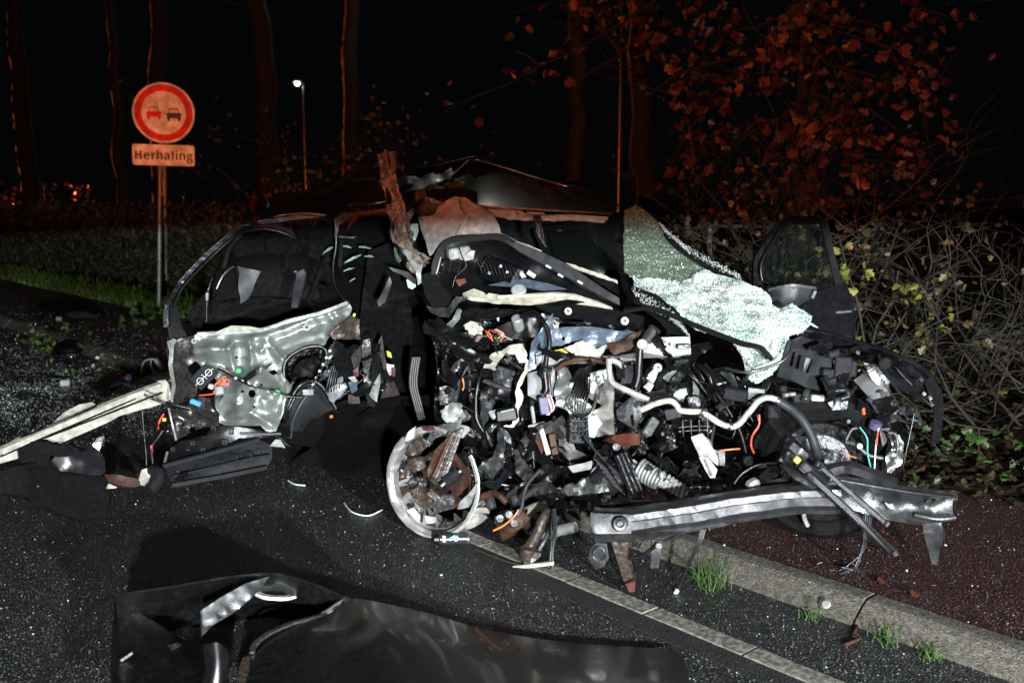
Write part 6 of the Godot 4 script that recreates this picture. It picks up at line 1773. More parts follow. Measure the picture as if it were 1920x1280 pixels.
	screens.append(sheet("windscreen", M["crushed glass"], [300, 545, 4.76, 460, 535, 4.72, 600, 555, 4.68, 740, 480, 4.68, 780, 492, 4.66, 960, 540, 4.55, 1100, 610, 4.45, 1160, 680, 4.38, 1165, 722, 4.36, 1220, 745, 4.32, 1285, 710, 4.3, 1340, 740, 4.26, 1405, 780, 4.22, 1390, 835, 4.2, 1350, 880, 4.2, 1262, 910, 4.22, 1270, 990, 4.18, 1212, 1080, 4.14, 1150, 1165, 4.1, 1060, 1215, 4.1, 1005, 1180, 4.12, 985, 1090, 4.14, 955, 1000, 4.18, 860, 900, 4.26, 700, 860, 4.38, 600, 800, 4.5, 540, 720, 4.56, 430, 640, 4.64, 300, 600, 4.72],
		{"crumple": 0.07, "jag": 1.2, "step": 8.0, "freq": 1.2, "inner": [900, 740, 4.3, 700, 640, 4.48, 1150, 900, 4.14, 1100, 1100, 4.08, 600, 620, 4.55], "holes": [[1150, 832, 1180, 838, 1225, 858, 1180, 850]], "label": "white crushed lower part of the windscreen"}))
	sheet("windscreen_edge", M["felt"], [475, 210, 4.86, 560, 270, 4.82, 640, 330, 4.78, 780, 410, 4.7, 900, 490, 4.62, 1000, 550, 4.55, 900, 545, 4.58, 760, 480, 4.66, 640, 410, 4.74, 560, 350, 4.78, 500, 290, 4.82], {"crumple": 0.02, "jag": 1.0, "label": "dark crumbled edge strip of the windscreen"})
	sheet("windscreen_edge", M["felt"], [288, 590, 4.7, 440, 645, 4.62, 560, 740, 4.52, 640, 860, 4.42, 625, 905, 4.4, 530, 900, 4.44, 455, 815, 4.52, 300, 705, 4.62], {"crumple": 0.02, "jag": 1.0, "label": "dark crumbled lower corner of the windscreen"})
	var chip := flat_mesh(PackedVector3Array([Vector3(0, 0.5, 0), Vector3(0.6, 0, 0.1), Vector3(0.1, 0, 0.55), Vector3(-0.5, 0, 0.2), Vector3(-0.2, 0, -0.6), Vector3(0, -0.4, 0)]),
		PackedInt32Array([0, 1, 2, 0, 2, 3, 0, 3, 4, 0, 4, 1, 5, 2, 1, 5, 3, 2, 5, 4, 3, 5, 1, 4]))
	var xs := []
	var tints := []
	var lines := [[475, 220, 4.83, 640, 360, 4.74, 40], [600, 340, 4.76, 980, 545, 4.54, 45], [300, 640, 4.62, 600, 820, 4.44, 80], [520, 780, 4.46, 640, 890, 4.38, 40], [960, 1000, 4.12, 1080, 1150, 4.06, 40], [300, 560, 4.7, 480, 620, 4.6, 50]]
	for q in lines:
		for i in 420:
			var f := rng.randf()
			var w: float = rng.randfn() * q[6] * 0.5
			var s := rng.randf_range(0.002, 0.006)
			xs.append(Transform3D(Basis.from_euler(Vector3(rng.randf() * TAU, rng.randf() * TAU, 0)).scaled(Vector3(s, s, s)), P(lerpf(q[0], q[3], f) + w * 0.5, lerpf(q[1], q[4], f) + w * 0.8, lerpf(q[2], q[5], f) - 0.02) - base))
			var g := rng.randf_range(0.2, 0.9)
			tints.append(Color(g, g, g * 0.97))
	for w in screens:
		var a: Array = w.mesh.surface_get_arrays(0)
		var vs: PackedVector3Array = a[Mesh.ARRAY_VERTEX]
		var ns: PackedVector3Array = a[Mesh.ARRAY_NORMAL]
		var ii: PackedInt32Array = a[Mesh.ARRAY_INDEX]
		for i in range(0, ii.size(), 3):
			var p := vs[ii[i]]
			var e := vs[ii[i + 1]] - p
			var g2 := vs[ii[i + 2]] - p
			var many := int(e.cross(g2).length() * 0.5 / (0.000018 if w == screens[1] else 0.00006) + rng.randf())
			if ns[ii[i]].z < 0.0:
				continue
			for j in many:
				var u := rng.randf()
				var x := rng.randf()
				if u + x > 1.0:
					u = 1.0 - u
					x = 1.0 - x
				var at := p + e * u + g2 * x
				var s := rng.randf_range(0.003, 0.0085)
				xs.append(Transform3D(Basis.from_euler(Vector3(rng.randfn() * 0.5, rng.randfn() * 0.5, rng.randf() * TAU)) * Basis.from_scale(Vector3(s, s, s * 0.35)), at + ns[ii[i]] * 0.001))
				var streak := soft.get_noise_3dv((at + base) * Vector3(4, 26, 4)) + 0.6 * soft.get_noise_3dv((at + base) * 5.0)
				var g := clampf((0.42 if w == screens[1] else 0.15) + streak * 0.5 + rng.randf_range(-0.3, 0.3), 0.05, 0.95)
				tints.append(Color(g * lerpf(0.78, 1.0, minf(1.0, g * 1.6)), g, g * lerpf(0.86, 1.0, minf(1.0, g * 1.6))))
	host.add_child(scatter("clinging_glass", chip, M.chips, xs, tints))
	carry("screen_rubber", M["matt plastic"], [245, 748, 4.56, 400, 735, 4.48, 560, 788, 4.38, 760, 872, 4.26, 960, 950, 4.14, 1080, 975, 4.08, 1130, 1015, 4.06, 1168, 1058, 4.05], [Vector2(-0.018, -0.006), Vector2(0.014, -0.008), Vector2(0.02, 0.003), Vector2(0.0, 0.012), Vector2(-0.02, 0.006)], {"up": Vector3.UP, "wob": 0.006})
	sheet("glass_sliver", M["crushed glass"], [1385, 815, 4.2, 1400, 812, 4.2, 1465, 855, 4.18, 1440, 850, 4.18], {"crumple": 0.01, "step": 6.0})
	sheet("glass_sliver", M["crushed glass"], [1140, 645, 4.4, 1158, 650, 4.4, 1150, 664, 4.4], {"crumple": 0.01, "step": 4.0})

func build_wheels() -> void:
	v0()
	# bare right front rim, tyre and spokes gone
	var c := W(808, 900, 4.2)
	c.y = 0.246
	var ax := Vector3(-0.5, 0.1, 0.86).normalized()
	var prof := [Vector2(0.241, 0.0), Vector2(0.246, -0.005), Vector2(0.241, -0.014), Vector2(0.229, -0.018), Vector2(0.226, -0.05), Vector2(0.208, -0.075), Vector2(0.206, -0.15), Vector2(0.226, -0.17), Vector2(0.241, -0.186), Vector2(0.23, -0.19), Vector2(0.214, -0.172), Vector2(0.196, -0.15), Vector2(0.197, -0.08), Vector2(0.214, -0.056), Vector2(0.217, -0.02), Vector2(0.228, -0.008), Vector2(0.232, 0.002)]
	var rim := lathe("wheel_rim", M.alloy, c, ax, prof, {"seg": 72, "closed": true, "a0": 3.85, "a1": 8.15, "ragged": 0.012, "label": "bare scraped wheel rim without tyre"})
	lathe("rim_flange", M.alloy, c, ax, [Vector2(0.241, 0.0), Vector2(0.246, -0.005), Vector2(0.241, -0.016), Vector2(0.23, -0.018), Vector2(0.226, -0.004)], {"seg": 24, "closed": true, "a0": 2.5, "a1": 3.87, "ragged": 0.012, "parent": rim})
	var b := aim(ax)
	var on := func(r: float, deg: float, h: float) -> Vector3: return c + b * Vector3(r * cos(deg_to_rad(deg)), h, r * sin(deg_to_rad(deg)))
	# torn barrel inside: ragged band
	lathe("torn_barrel", M.alloy, c + ax * -0.06, ax, [Vector2(0.207, 0.02), Vector2(0.2, 0.0), Vector2(0.188, -0.03), Vector2(0.19, -0.1), Vector2(0.197, -0.1), Vector2(0.197, -0.02)], {"seg": 48, "closed": true, "a0": 3.4, "a1": 7.8, "ragged": 0.05, "parent": rim})
	for i in 13:
		var deg := 195.0 + i * 20.0 + rng.randf_range(-4, 4)
		var r0 := 0.205
		var r1 := rng.randf_range(0.14, 0.18)
		var p := [on.call(r0, deg - 7, -0.04), on.call(r0, deg + 7, -0.04), on.call(r1, deg + rng.randf_range(-3, 5), rng.randf_range(-0.07, -0.03))]
		var v := PackedVector3Array()
		for q in p:
			v.append(q - base)
		for q in p:
			v.append(q - base - ax * 0.006)
		put("rim_shard", flat_mesh(v, PackedInt32Array([0, 1, 2, 3, 5, 4, 0, 3, 1, 1, 3, 4, 1, 4, 2, 2, 4, 5, 2, 5, 0, 0, 5, 3])), M[["grey steel", "brown metal", "brown metal"][i % 3]], rim)
	lathe("brake_disc", M.rust, c + ax * -0.09, ax, [Vector2(0.001, 0.012), Vector2(0.06, 0.012), Vector2(0.065, 0.0), Vector2(0.135, 0.0), Vector2(0.135, -0.022), Vector2(0.001, -0.022)], {"seg": 40})
	can("hub", M["brown metal"], c + ax * -0.07, ax, 0.045, 0.05)
	for i in 5:
		can("wheel_bolt", M["brown metal"], on.call(0.034, i * 72.0, -0.045), ax, 0.009, 0.02)
	v7()
	var bits := [
		["caliper_piece", "brown metal", [300, 290, 4.1, 380, 225, 4.08, 415, 290, 4.08, 370, 330, 4.1, 310, 340, 4.1], 0.04],
		["caliper_piece", "brown metal", [290, 400, 4.1, 330, 350, 4.09, 400, 340, 4.08, 420, 400, 4.08, 350, 440, 4.1, 260, 480, 4.1], 0.05],
		["caliper_piece", "grey steel", [410, 260, 4.06, 450, 190, 4.05, 480, 178, 4.05, 490, 205, 4.05, 440, 280, 4.06], 0.02],
		["caliper_piece", "rust", [480, 290, 4.08, 570, 210, 4.06, 560, 300, 4.06, 500, 390, 4.07, 440, 470, 4.08, 430, 410, 4.08], 0.04],
		["caliper_piece", "brown metal", [280, 560, 4.1, 380, 545, 4.08, 520, 600, 4.06, 500, 640, 4.06, 380, 590, 4.08], 0.03],
		["dust_shield", "brown metal", [320, 600, 4.09, 380, 560, 4.08, 450, 590, 4.07, 480, 690, 4.07, 400, 690, 4.08, 340, 650, 4.09], 0.02],
		["dust_shield", "grey steel", [460, 640, 4.06, 540, 590, 4.05, 610, 600, 4.05, 600, 690, 4.06, 480, 720, 4.07], 0.02],
		["rim_fragment", "silver paint", [640, 640, 4.08, 700, 590, 4.06, 770, 510, 4.05, 760, 560, 4.05, 700, 680, 4.06, 630, 690, 4.08], 0.02],
		["rim_fragment", "alloy", [300, 700, 4.08, 340, 680, 4.08, 390, 730, 4.08, 380, 780, 4.08, 330, 740, 4.08], 0.03],
		["rim_fragment", "alloy", [430, 730, 4.07, 490, 735, 4.07, 490, 780, 4.07, 430, 785, 4.07], 0.03],
		["rim_fragment", "alloy", [300, 180, 4.12, 350, 150, 4.11, 340, 220, 4.11, 280, 240, 4.12], 0.03],
		["hose_scrap", "red trim", [385, 140, 4.08, 470, 150, 4.06, 480, 170, 4.06, 400, 170, 4.08], 0.02]]
	for q in bits:
		sheet(q[0], M[q[1]], q[2], {"crumple": q[3], "freq": 3.5, "step": 6.0, "thick": 0.012})
	for i in 5:
		bar("damper_rod", M[["rust", "brown metal", "dark steel", "brown metal", "grey steel"][i]], P(470 + i * 14, 480 + i * 14, 4.04), P(600 + i * 16, 180 - i * 8, 4.06), 0.012, 0.016)
	spring("damper_boot", M["matt plastic"], P(540, 520, 4.04), P(630, 450, 4.06), 0.026, 0.006, 7.0)
	can("damper_body", M["black plastic"], P(585, 485, 4.05), P(630, 450, 4.06) - P(540, 520, 4.04), 0.022, 0.11)
	for q in [[335, 505], [400, 520]]:
		spring("pad_spring", M["grey steel"], P(q[0] - 20, q[1], 4.06), P(q[0] + 15, q[1] + 5, 4.05), 0.016, 0.003, 4.0)
	for q in [[478, 190], [445, 350], [368, 492]]:
		can("bolt", M["grey steel"], P(q[0], q[1], 4.03), ax, 0.009, 0.014)
	bar("link_plate", M["brown metal"], P(362, 560, 4.06), P(400, 480, 4.06), 0.02, 0.012)
	bar("link_plate", M["brown metal"], P(440, 560, 4.04), P(510, 620, 4.04), 0.05, 0.03)
	# left front tyre, turned to face the viewer
	v0()
	var tc := W(1540, 868, 4.08)
	var ta := Vector3(-0.25, 0.1, 1.0)
	lathe("tyre", M.tyre, tc, ta, [Vector2(0.19, 0.08), Vector2(0.24, 0.098), Vector2(0.285, 0.09), Vector2(0.31, 0.06), Vector2(0.315, 0.0), Vector2(0.31, -0.07), Vector2(0.28, -0.1), Vector2(0.19, -0.08)], {"seg": 64, "closed": true, "label": "black tyre on the path behind the bumper beam"})
	lathe("tyre_rib", M.tyre, tc, ta, [Vector2(0.225, 0.097), Vector2(0.23, 0.102), Vector2(0.236, 0.101), Vector2(0.238, 0.097)], {"seg": 64})
	lathe("wheel_rim", M["dark steel"], tc, ta, [Vector2(0.2, 0.078), Vector2(0.19, 0.088), Vector2(0.18, 0.07), Vector2(0.17, 0.03), Vector2(0.12, 0.02), Vector2(0.001, 0.03)], {"seg": 48})
	tube("brake_hose", M["cream paint"], [1515, 985, 3.9, 1508, 968, 3.88, 1512, 955, 3.9, 1525, 950, 3.93], 0.009)

func build_underside() -> void:
	v7()
	# torn steering gear, wishbone and drive shaft under the bay
	sheet("subframe", M["wet black"], [650, 150, 4.6, 1100, 100, 4.5, 1700, 300, 4.4, 1700, 620, 4.3, 1300, 700, 4.4, 900, 640, 4.5, 700, 560, 4.6], {"crumple": 0.1, "step": 11.0, "freq": 2.2})
	tube("track_rod", M["brown metal"], [1235, 700, 3.95, 1195, 770, 3.92, 1165, 850, 3.9, 1100, 960, 3.86], 0.019, {"r1": 0.024})
	tube("track_rod", M["grey steel"], [1300, 745, 3.95, 1240, 850, 3.9, 1170, 975, 3.86], 0.01)
	sheet("ball_joint", M["brown metal"], [1060, 985, 3.84, 1110, 975, 3.82, 1195, 990, 3.83, 1190, 1015, 3.83, 1130, 1055, 3.82, 1080, 1060, 3.83], {"crumple": 0.03, "thick": 0.04, "step": 6.0})
	can("ball_joint_boot", M["brown metal"], P(1095, 985, 3.84), Vector3(0.2, 1, 0.2), 0.03, 0.05)
	bar("axle_splinter", M["cream paint"], P(1000, 1082, 3.84), P(1275, 1050, 3.8), 0.02, 0.016)
	bar("axle_splinter", M["grey steel"], P(1140, 1065, 3.83), P(1270, 1048, 3.82), 0.03, 0.014)
	tube("drive_shaft", M["silver paint"], [1170, 850, 4.05, 1260, 845, 4.04, 1340, 825, 4.02, 1420, 810, 4.0], 0.024)
	tube("drive_shaft", M["dark steel"], [1190, 770, 4.1, 1320, 770, 4.08], 0.03)
	sheet("knuckle", M["rust"], [890, 720, 4.1, 960, 690, 4.06, 1030, 700, 4.02, 1080, 720, 4.02, 1110, 750, 4.0, 1060, 810, 4.0, 1000, 850, 4.0, 930, 860, 4.02, 910, 820, 4.06, 890, 770, 4.08], {"crumple": 0.06, "freq": 3.0, "thick": 0.04, "step": 6.0, "label": "broken rusty wheel knuckle"})
	for q in [[970, 730], [1005, 785], [910, 755]]:
		can("knuckle_bolt", M["grey steel"], P(q[0], q[1], 3.97), Vector3(0.3, 0.4, 1), 0.017, 0.03)
	tube("orange_wire", M["orange wire"], [870, 835, 3.98, 940, 800, 3.97, 1010, 740, 3.96, 1040, 695, 3.97], 0.004)
	tube("hanging_hose", M["grey plastic"], [1185, 430, 4.1, 1110, 510, 4.06, 1075, 590, 4.03, 1060, 680, 4.0, 1030, 740, 3.98], 0.008)
	tube("hanging_hose", M["grey plastic"], [1160, 555, 4.08, 1110, 590, 4.05, 1070, 620, 4.02], 0.012)
	var arms := [[840, 600, 860, 690, 0.022], [870, 580, 960, 650, 0.014], [940, 640, 1020, 565, 0.012], [730, 650, 850, 590, 0.016], [990, 600, 1030, 660, 0.02], [690, 720, 840, 700, 0.014], [1100, 700, 1220, 670, 0.02]]
	for q in arms:
		tube("wishbone_arm", M[["brown metal", "grey steel", "cream paint", "rust"][rng.randi() % 4]], [q[0], q[1], 4.2, (q[0] + q[2]) / 2, (q[1] + q[3]) / 2 - 10, 4.16, q[2], q[3], 4.14], q[4])
	sheet("splash_plate", M["cream paint"], [680, 700, 4.3, 760, 690, 4.25, 850, 600, 4.2, 830, 640, 4.2, 740, 720, 4.22], {"crumple": 0.04, "freq": 3.0})
	for i in 7:
		var x := 1245.0 + rng.randf() * 40
		tube("hanging_wire", M[["black plastic", "grey plastic"][i % 2]], [x, 690, 3.9, x + rng.randf_range(-10, 20), 830, 3.86, x - rng.randf() * 20, 960, 3.83, 1255 + rng.randf_range(-25, 10), 1100, 3.8, 1190 + rng.randf() * 60, 1190 + rng.randf() * 50, 3.75], 0.003 + 0.002 * rng.randf(), {"sides": 6})
	# gear housing, steering motor
	sheet("gear_housing", M.steel, [1360, 570, 4.0, 1440, 510, 3.97, 1560, 462, 3.95, 1600, 500, 3.93, 1640, 570, 3.92, 1540, 585, 3.93, 1400, 600, 3.97], {"crumple": 0.03, "freq": 3.0, "thick": 0.03, "step": 6.0, "holes": [round_hole(1522, 512, 12, 6)]})
	can("gear_boss", M.steel, P(1385, 560, 3.95), Vector3(-0.4, 0.2, 1), 0.025, 0.04)
	can("gear_boss", M["dark steel"], P(1560, 490, 3.92), Vector3(-0.4, 0.5, 1), 0.022, 0.03)
	block("steering_motor", M["black paint"], P(1640, 470, 3.98), Vector3(0.13, 0.11, 0.09), Vector3(10, -15, -38), 0.015)
	for i in 7:
		block("motor_rib", M["black plastic"], P(1590 + i * 20, 380 + i * 28, 3.92), Vector3(0.075, 0.009, 0.05), Vector3(0, -10, -38), 0.003)
	for i in 3:
		bar("motor_rail", M["dark steel"], P(1690 + i * 26, 330 - i * 10, 3.92), P(1800 + i * 28, 600 - i * 14, 3.88), 0.014, 0.02)
	can("motor_lug", M["grey steel"], P(1695, 275, 3.95), Vector3(-0.2, 0.2, 1), 0.016, 0.03)
	sheet("white_duct", M["white plastic"], [1370, 410, 4.08, 1460, 390, 4.06, 1530, 370, 4.05, 1530, 430, 4.04, 1400, 450, 4.06], {"crumple": 0.02, "thick": 0.02})
	v8()
	spring("road_spring", M["silver paint"], P(300, 250, 4.0), P(420, 325, 3.94), 0.042, 0.0075, 8.0, null, 0.034)
	can("spring_core", M["cream paint"], P(355, 285, 3.98), P(420, 325, 3.94) - P(300, 250, 4.0), 0.022, 0.18)
	spring("spring_boot", M["white plastic"], P(425, 310, 3.93), P(535, 375, 3.9), 0.026, 0.009, 6.0, null, 0.02)
	for i in 8:
		var f := i / 8.0
		block("boot_lump", M[["silver paint", "cream paint", "grey steel"][i % 3]], P(420 + f * 120, 305 + f * 66, 3.905) + Vector3(0, rng.randf_range(-0.02, 0.02), 0), Vector3(0.028, 0.022, 0.03), Vector3(rng.randf() * 90, rng.randf() * 90, rng.randf() * 90), 0.006)
	tube("rack", M["dark steel"], [540, 335, 3.95, 620, 335, 3.94, 680, 335, 3.93, 730, 330, 3.93], 0.024)
	for x in [560, 600, 640, 670]:
		can("rack_ring", M["black paint"], P(x, 335, 3.94), Vector3(1, 0, 0.1), 0.029, 0.014)
	can("rack_joint", M["brown metal"], P(690, 335, 3.92), Vector3(1, 0.1, 0.3), 0.033, 0.04)
	# white plastic reservoir with ports
	sheet("washer_tank", M["white plastic"], [558, 105, 3.95, 615, 90, 3.94, 650, 130, 3.93, 668, 165, 3.92, 720, 178, 3.9, 724, 230, 3.9, 690, 245, 3.9, 640, 200, 3.91, 600, 205, 3.93, 580, 160, 3.94], {"crumple": 0.02, "freq": 2.5, "thick": 0.035, "step": 6.0, "label": "broken white plastic tank with ribs"})
	sheet("washer_tank", M["cream paint"], [600, 200, 3.93, 640, 198, 3.92, 690, 260, 3.9, 678, 300, 3.9, 655, 300, 3.9, 625, 250, 3.91], {"crumple": 0.01, "thick": 0.02})
	sheet("washer_tank", M["black plastic"], [622, 210, 3.91, 632, 208, 3.91, 668, 290, 3.885, 655, 292, 3.885], {"crumple": 0.0})
	for i in 6:
		bar("tank_port", M["white plastic"], P(690 + i * 2, 175 + i * 12, 3.885), P(726, 186 + i * 10, 3.87), 0.008, 0.008)
	tube("tank_wire", M["orange wire"], [690, 170, 3.95, 750, 162, 3.94, 800, 158, 3.94], 0.0035)
	for x in [520, 560, 600, 640]:
		tube("grid_wire", M["grey steel"], [x, 20, 4.0, x + 2, 70, 3.99, x + 4, 100, 3.98], 0.0025, {"sides": 5})
	for y in [55, 75]:
		tube("grid_wire", M["grey steel"], [500, y, 4.0, 580, y - 6, 3.99, 650, y - 8, 3.98], 0.0025, {"sides": 5})

func build_beam() -> void:
	v8()
	var hat := [Vector2(-0.03, -0.052), Vector2(0.006, -0.052), Vector2(0.03, -0.046), Vector2(0.036, -0.03), Vector2(0.02, -0.018), Vector2(0.02, 0.012), Vector2(0.036, 0.022), Vector2(0.032, 0.044), Vector2(0.006, 0.056), Vector2(-0.03, 0.056), Vector2(-0.034, 0.05), Vector2(0.0, 0.046), Vector2(0.008, 0.0), Vector2(0.0, -0.044), Vector2(-0.034, -0.046)]
	carry("bumper_beam", M["beam paint"], [76, 520, 3.58, 180, 530, 3.57, 300, 522, 3.56, 480, 496, 3.55, 640, 470, 3.54, 760, 448, 3.54, 900, 428, 3.54, 1080, 408, 3.55, 1270, 402, 3.56], hat, {"wob": 0.006, "per": 6, "label": "grey bumper beam, front section, bent"})
	sheet("beam_end", M["beam paint"], [70, 470, 3.53, 150, 475, 3.52, 260, 478, 3.52, 270, 570, 3.52, 90, 572, 3.52, 66, 560, 3.53], {"crumple": 0.006, "thick": 0.01, "step": 7.0, "holes": [round_hole(214, 522, 20, 14)]})
	lathe("tow_eye", M["black plastic"], P(214, 522, 3.51), Vector3(0.05, 0.1, 1), [Vector2(0.014, -0.02), Vector2(0.026, -0.014), Vector2(0.03, 0.0), Vector2(0.025, 0.008), Vector2(0.015, 0.006)], {"seg": 28, "closed": true})
	can("tow_socket", M["dark steel"], P(214, 522, 3.53), Vector3(0.05, 0.1, 1), 0.014, 0.02)
	sheet("beam_lower_flange", M["beam paint"], [85, 570, 3.53, 300, 575, 3.52, 540, 545, 3.52, 720, 512, 3.52, 850, 488, 3.52, 720, 530, 3.5, 540, 562, 3.5, 300, 608, 3.5, 95, 612, 3.5], {"crumple": 0.006, "thick": 0.006, "step": 8.0})
	sheet("beam_upper_flange", M["beam paint"], [90, 470, 3.6, 200, 440, 3.64, 350, 436, 3.66, 440, 440, 3.66, 540, 404, 3.66, 700, 370, 3.65, 845, 338, 3.64, 1000, 300, 3.64, 1120, 290, 3.64, 1185, 330, 3.6, 1200, 372, 3.58, 900, 394, 3.57, 560, 448, 3.58, 300, 480, 3.58], {"crumple": 0.02, "thick": 0.006, "step": 8.0})
	sheet("valance", M["black paint"], [90, 440, 3.7, 200, 410, 3.75, 340, 412, 3.76, 360, 432, 3.74, 200, 446, 3.68, 95, 460, 3.65], {"crumple": 0.02, "thick": 0.01})
	tube("valance_edge", M["black paint"], [95, 440, 3.7, 210, 430, 3.7, 355, 418, 3.74, 360, 436, 3.72], 0.006)
	sheet("bumper_beam", M["beam paint"], [1180, 310, 3.62, 1262, 292, 3.62, 1400, 300, 3.6, 1560, 332, 3.56, 1700, 350, 3.52, 1862, 372, 3.46, 1836, 420, 3.45, 1844, 500, 3.45, 1780, 522, 3.46, 1650, 530, 3.5, 1500, 500, 3.52, 1300, 440, 3.56, 1255, 430, 3.57, 1200, 385, 3.6],
		{"crumple": 0.02, "thick": 0.008, "step": 9.0, "freq": 1.6, "holes": [[1690, 400, 1745, 398, 1758, 410, 1745, 424, 1700, 424]], "inner": [1600, 440, 3.47, 1400, 380, 3.54, 1750, 470, 3.42], "label": "dark torn right section of the bumper beam"})
	tube("beam_fold", M["beam paint"], [1650, 480, 3.46, 1760, 500, 3.43, 1844, 492, 3.43], 0.012)
	tube("beam_fold", M["beam paint"], [1280, 310, 3.6, 1500, 350, 3.55, 1700, 380, 3.49, 1850, 395, 3.44], 0.006)
	carry("beam_rim", M["beam paint"], [1175, 290, 3.66, 1235, 262, 3.66, 1300, 246, 3.65, 1350, 252, 3.63, 1450, 288, 3.6, 1550, 330, 3.55], [Vector2(-0.02, -0.016), Vector2(0.02, -0.02), Vector2(0.024, 0.01), Vector2(0.0, 0.024), Vector2(-0.022, 0.012)], {"wob": 0.004})
	sheet("beam_bracket", M["dark steel"], [895, 300, 3.66, 940, 250, 3.68, 1000, 240, 3.68, 1010, 270, 3.66, 960, 300, 3.64, 920, 345, 3.62, 905, 330, 3.64], {"crumple": 0.04, "freq": 3.0, "thick": 0.012, "holes": [[945, 270, 965, 262, 970, 275, 950, 283]]})
	block("beam_bracket", M["silver paint"], P(862, 332, 3.62), Vector3(0.05, 0.04, 0.04), Vector3(10, 20, 25), 0.01)
	sheet("paint_scrap", M["grey steel"], [930, 350, 3.6, 975, 338, 3.6, 990, 350, 3.6, 950, 362, 3.6], {"crumple": 0.01})
	sheet("beam_scrap", M["grey plastic"], [1500, 420, 3.5, 1545, 432, 3.49, 1560, 460, 3.49, 1530, 450, 3.49], {"crumple": 0.03, "jag": 1.5, "step": 5.0})
	# feet and hanging brackets
	sheet("crash_strut", M["brown metal"], [168, 606, 3.56, 250, 612, 3.55, 246, 700, 3.55, 270, 760, 3.55, 292, 800, 3.56, 286, 850, 3.57, 262, 855, 3.57, 238, 820, 3.57, 218, 760, 3.56, 195, 690, 3.56], {"crumple": 0.02, "thick": 0.03, "step": 7.0, "label": "rusty strut hanging to the road"})
	sheet("crash_strut_tip", M["orange rust"], [240, 815, 3.54, 288, 800, 3.53, 286, 848, 3.54, 262, 856, 3.54], {"crumple": 0.02, "thick": 0.02, "step": 5.0})
	sheet("tow_cover", M["black paint"], [60, 690, 3.52, 75, 640, 3.52, 100, 615, 3.52, 150, 620, 3.52, 162, 690, 3.52, 130, 735, 3.52, 95, 752, 3.53], {"crumple": 0.0, "thick": 0.01, "inner": [120, 670, 3.44]})
	ring("tow_cover_rim", M["black plastic"], P(112, 670, 3.49), Vector3(0.3, 0.5, 1), 0.024, 0.003)
	sheet("stay", M["beam paint"], [372, 600, 3.55, 422, 606, 3.55, 414, 668, 3.55, 405, 736, 3.56, 364, 738, 3.56, 368, 660, 3.55], {"crumple": 0.012, "thick": 0.012, "step": 7.0})
	can("stay_bolt", M["grey steel"], P(402, 630, 3.53), Vector3(0.1, 0.1, 1), 0.013, 0.014)
	tube("stay_pipe", M["dark steel"], [260, 690, 3.56, 310, 685, 3.55, 350, 660, 3.54, 390, 632, 3.53], 0.007)
	tube("stay_pipe", M["dark steel"], [420, 610, 3.56, 500, 580, 3.55, 580, 550, 3.54], 0.005)
	sheet("crash_strut", M["beam paint"], [1680, 520, 3.5, 1770, 512, 3.48, 1782, 560, 3.47, 1784, 592, 3.47, 1768, 640, 3.48, 1758, 725, 3.5, 1730, 720, 3.5, 1712, 650, 3.5, 1690, 580, 3.5], {"crumple": 0.02, "thick": 0.03, "step": 8.0, "label": "dark strut under the right end of the beam"})
	for i in 4:
		tube("hanging_cable", M["black plastic"], [610 + i * 8, 540, 3.56, 590 + i * 6, 620, 3.55, 545 + i * 3, 720, 3.56, 500 + i * 3, 830, 3.58, 488, 862, 3.58], 0.003, {"sides": 6})
	bar("cable_plug", M["white plastic"], P(496, 842, 3.57), P(478, 872, 3.57), 0.016, 0.016)
	for i in 5:
		tube("hanging_cable", M[["black plastic", "blue paint", "grey plastic", "grey plastic", "black plastic"][i]], [1400 + i * 12, 470, 3.6, 1398 + i * 6, 580, 3.6, 1385 + i * 4, 660, 3.62, 1350 + rng.randf_range(-60, 30), 730 + rng.randf() * 15, 3.62, 1330 + rng.randf_range(-100, 60), 745 + rng.randf() * 25, 3.62], 0.0025, {"sides": 5})
	tube("hanging_cable", M["black plastic"], [1200, 710, 3.66, 1175, 720, 3.66, 1175, 745, 3.65, 1200, 760, 3.64, 1260, 755, 3.63], 0.004)
	for i in 10:
		var at := P(1350, 742, 3.6)
		tube_w("wire_strand", M[["blue paint", "grey plastic", "grey steel"][i % 3]], PackedVector3Array([at, at + Vector3(rng.randf_range(-0.06, 0.06), rng.randf_range(-0.02, 0.03), rng.randf_range(-0.02, 0.05))]), 0.0018, {"sides": 4})
	# wiper linkage and its two arms lying over the beam
	sheet("wiper_motor", M["black paint"], [1005, 200, 3.6, 1040, 150, 3.6, 1075, 130, 3.6, 1130, 190, 3.58, 1195, 225, 3.56, 1240, 300, 3.54, 1215, 335, 3.52, 1150, 350, 3.52, 1060, 300, 3.54, 1010, 250, 3.57], {"crumple": 0.02, "thick": 0.07, "step": 7.0, "label": "black wiper motor bracket"})
	bar("wiper_arm", M["black paint"], P(965, 20, 3.75), P(1130, 185, 3.58), 0.016, 0.012)
	bar("wiper_arm", M["black paint"], P(1090, 240, 3.5), P(1550, 660, 3.42), 0.026, 0.022)
	bar("wiper_arm", M["black paint"], P(1180, 235, 3.5), P(1515, 525, 3.44), 0.022, 0.018)
	bar("wiper_blade", M["black plastic"], P(1240, 380, 3.47), P(1550, 668, 3.41), 0.008, 0.03, Vector3(0.5, 0.6, 0.3))
	can("wiper_tip", M["grey steel"], P(1552, 664, 3.41), Vector3(0.6, -0.7, 0), 0.012, 0.02)
	bar("wiper_tip", M["grey plastic"], P(1505, 518, 3.43), P(1522, 528, 3.43), 0.02, 0.022)
	block("wiper_plug", M["yellow plastic"], P(1076, 212, 3.5), Vector3(0.022, 0.022, 0.02), Vector3(0, 0, -40), 0.003)
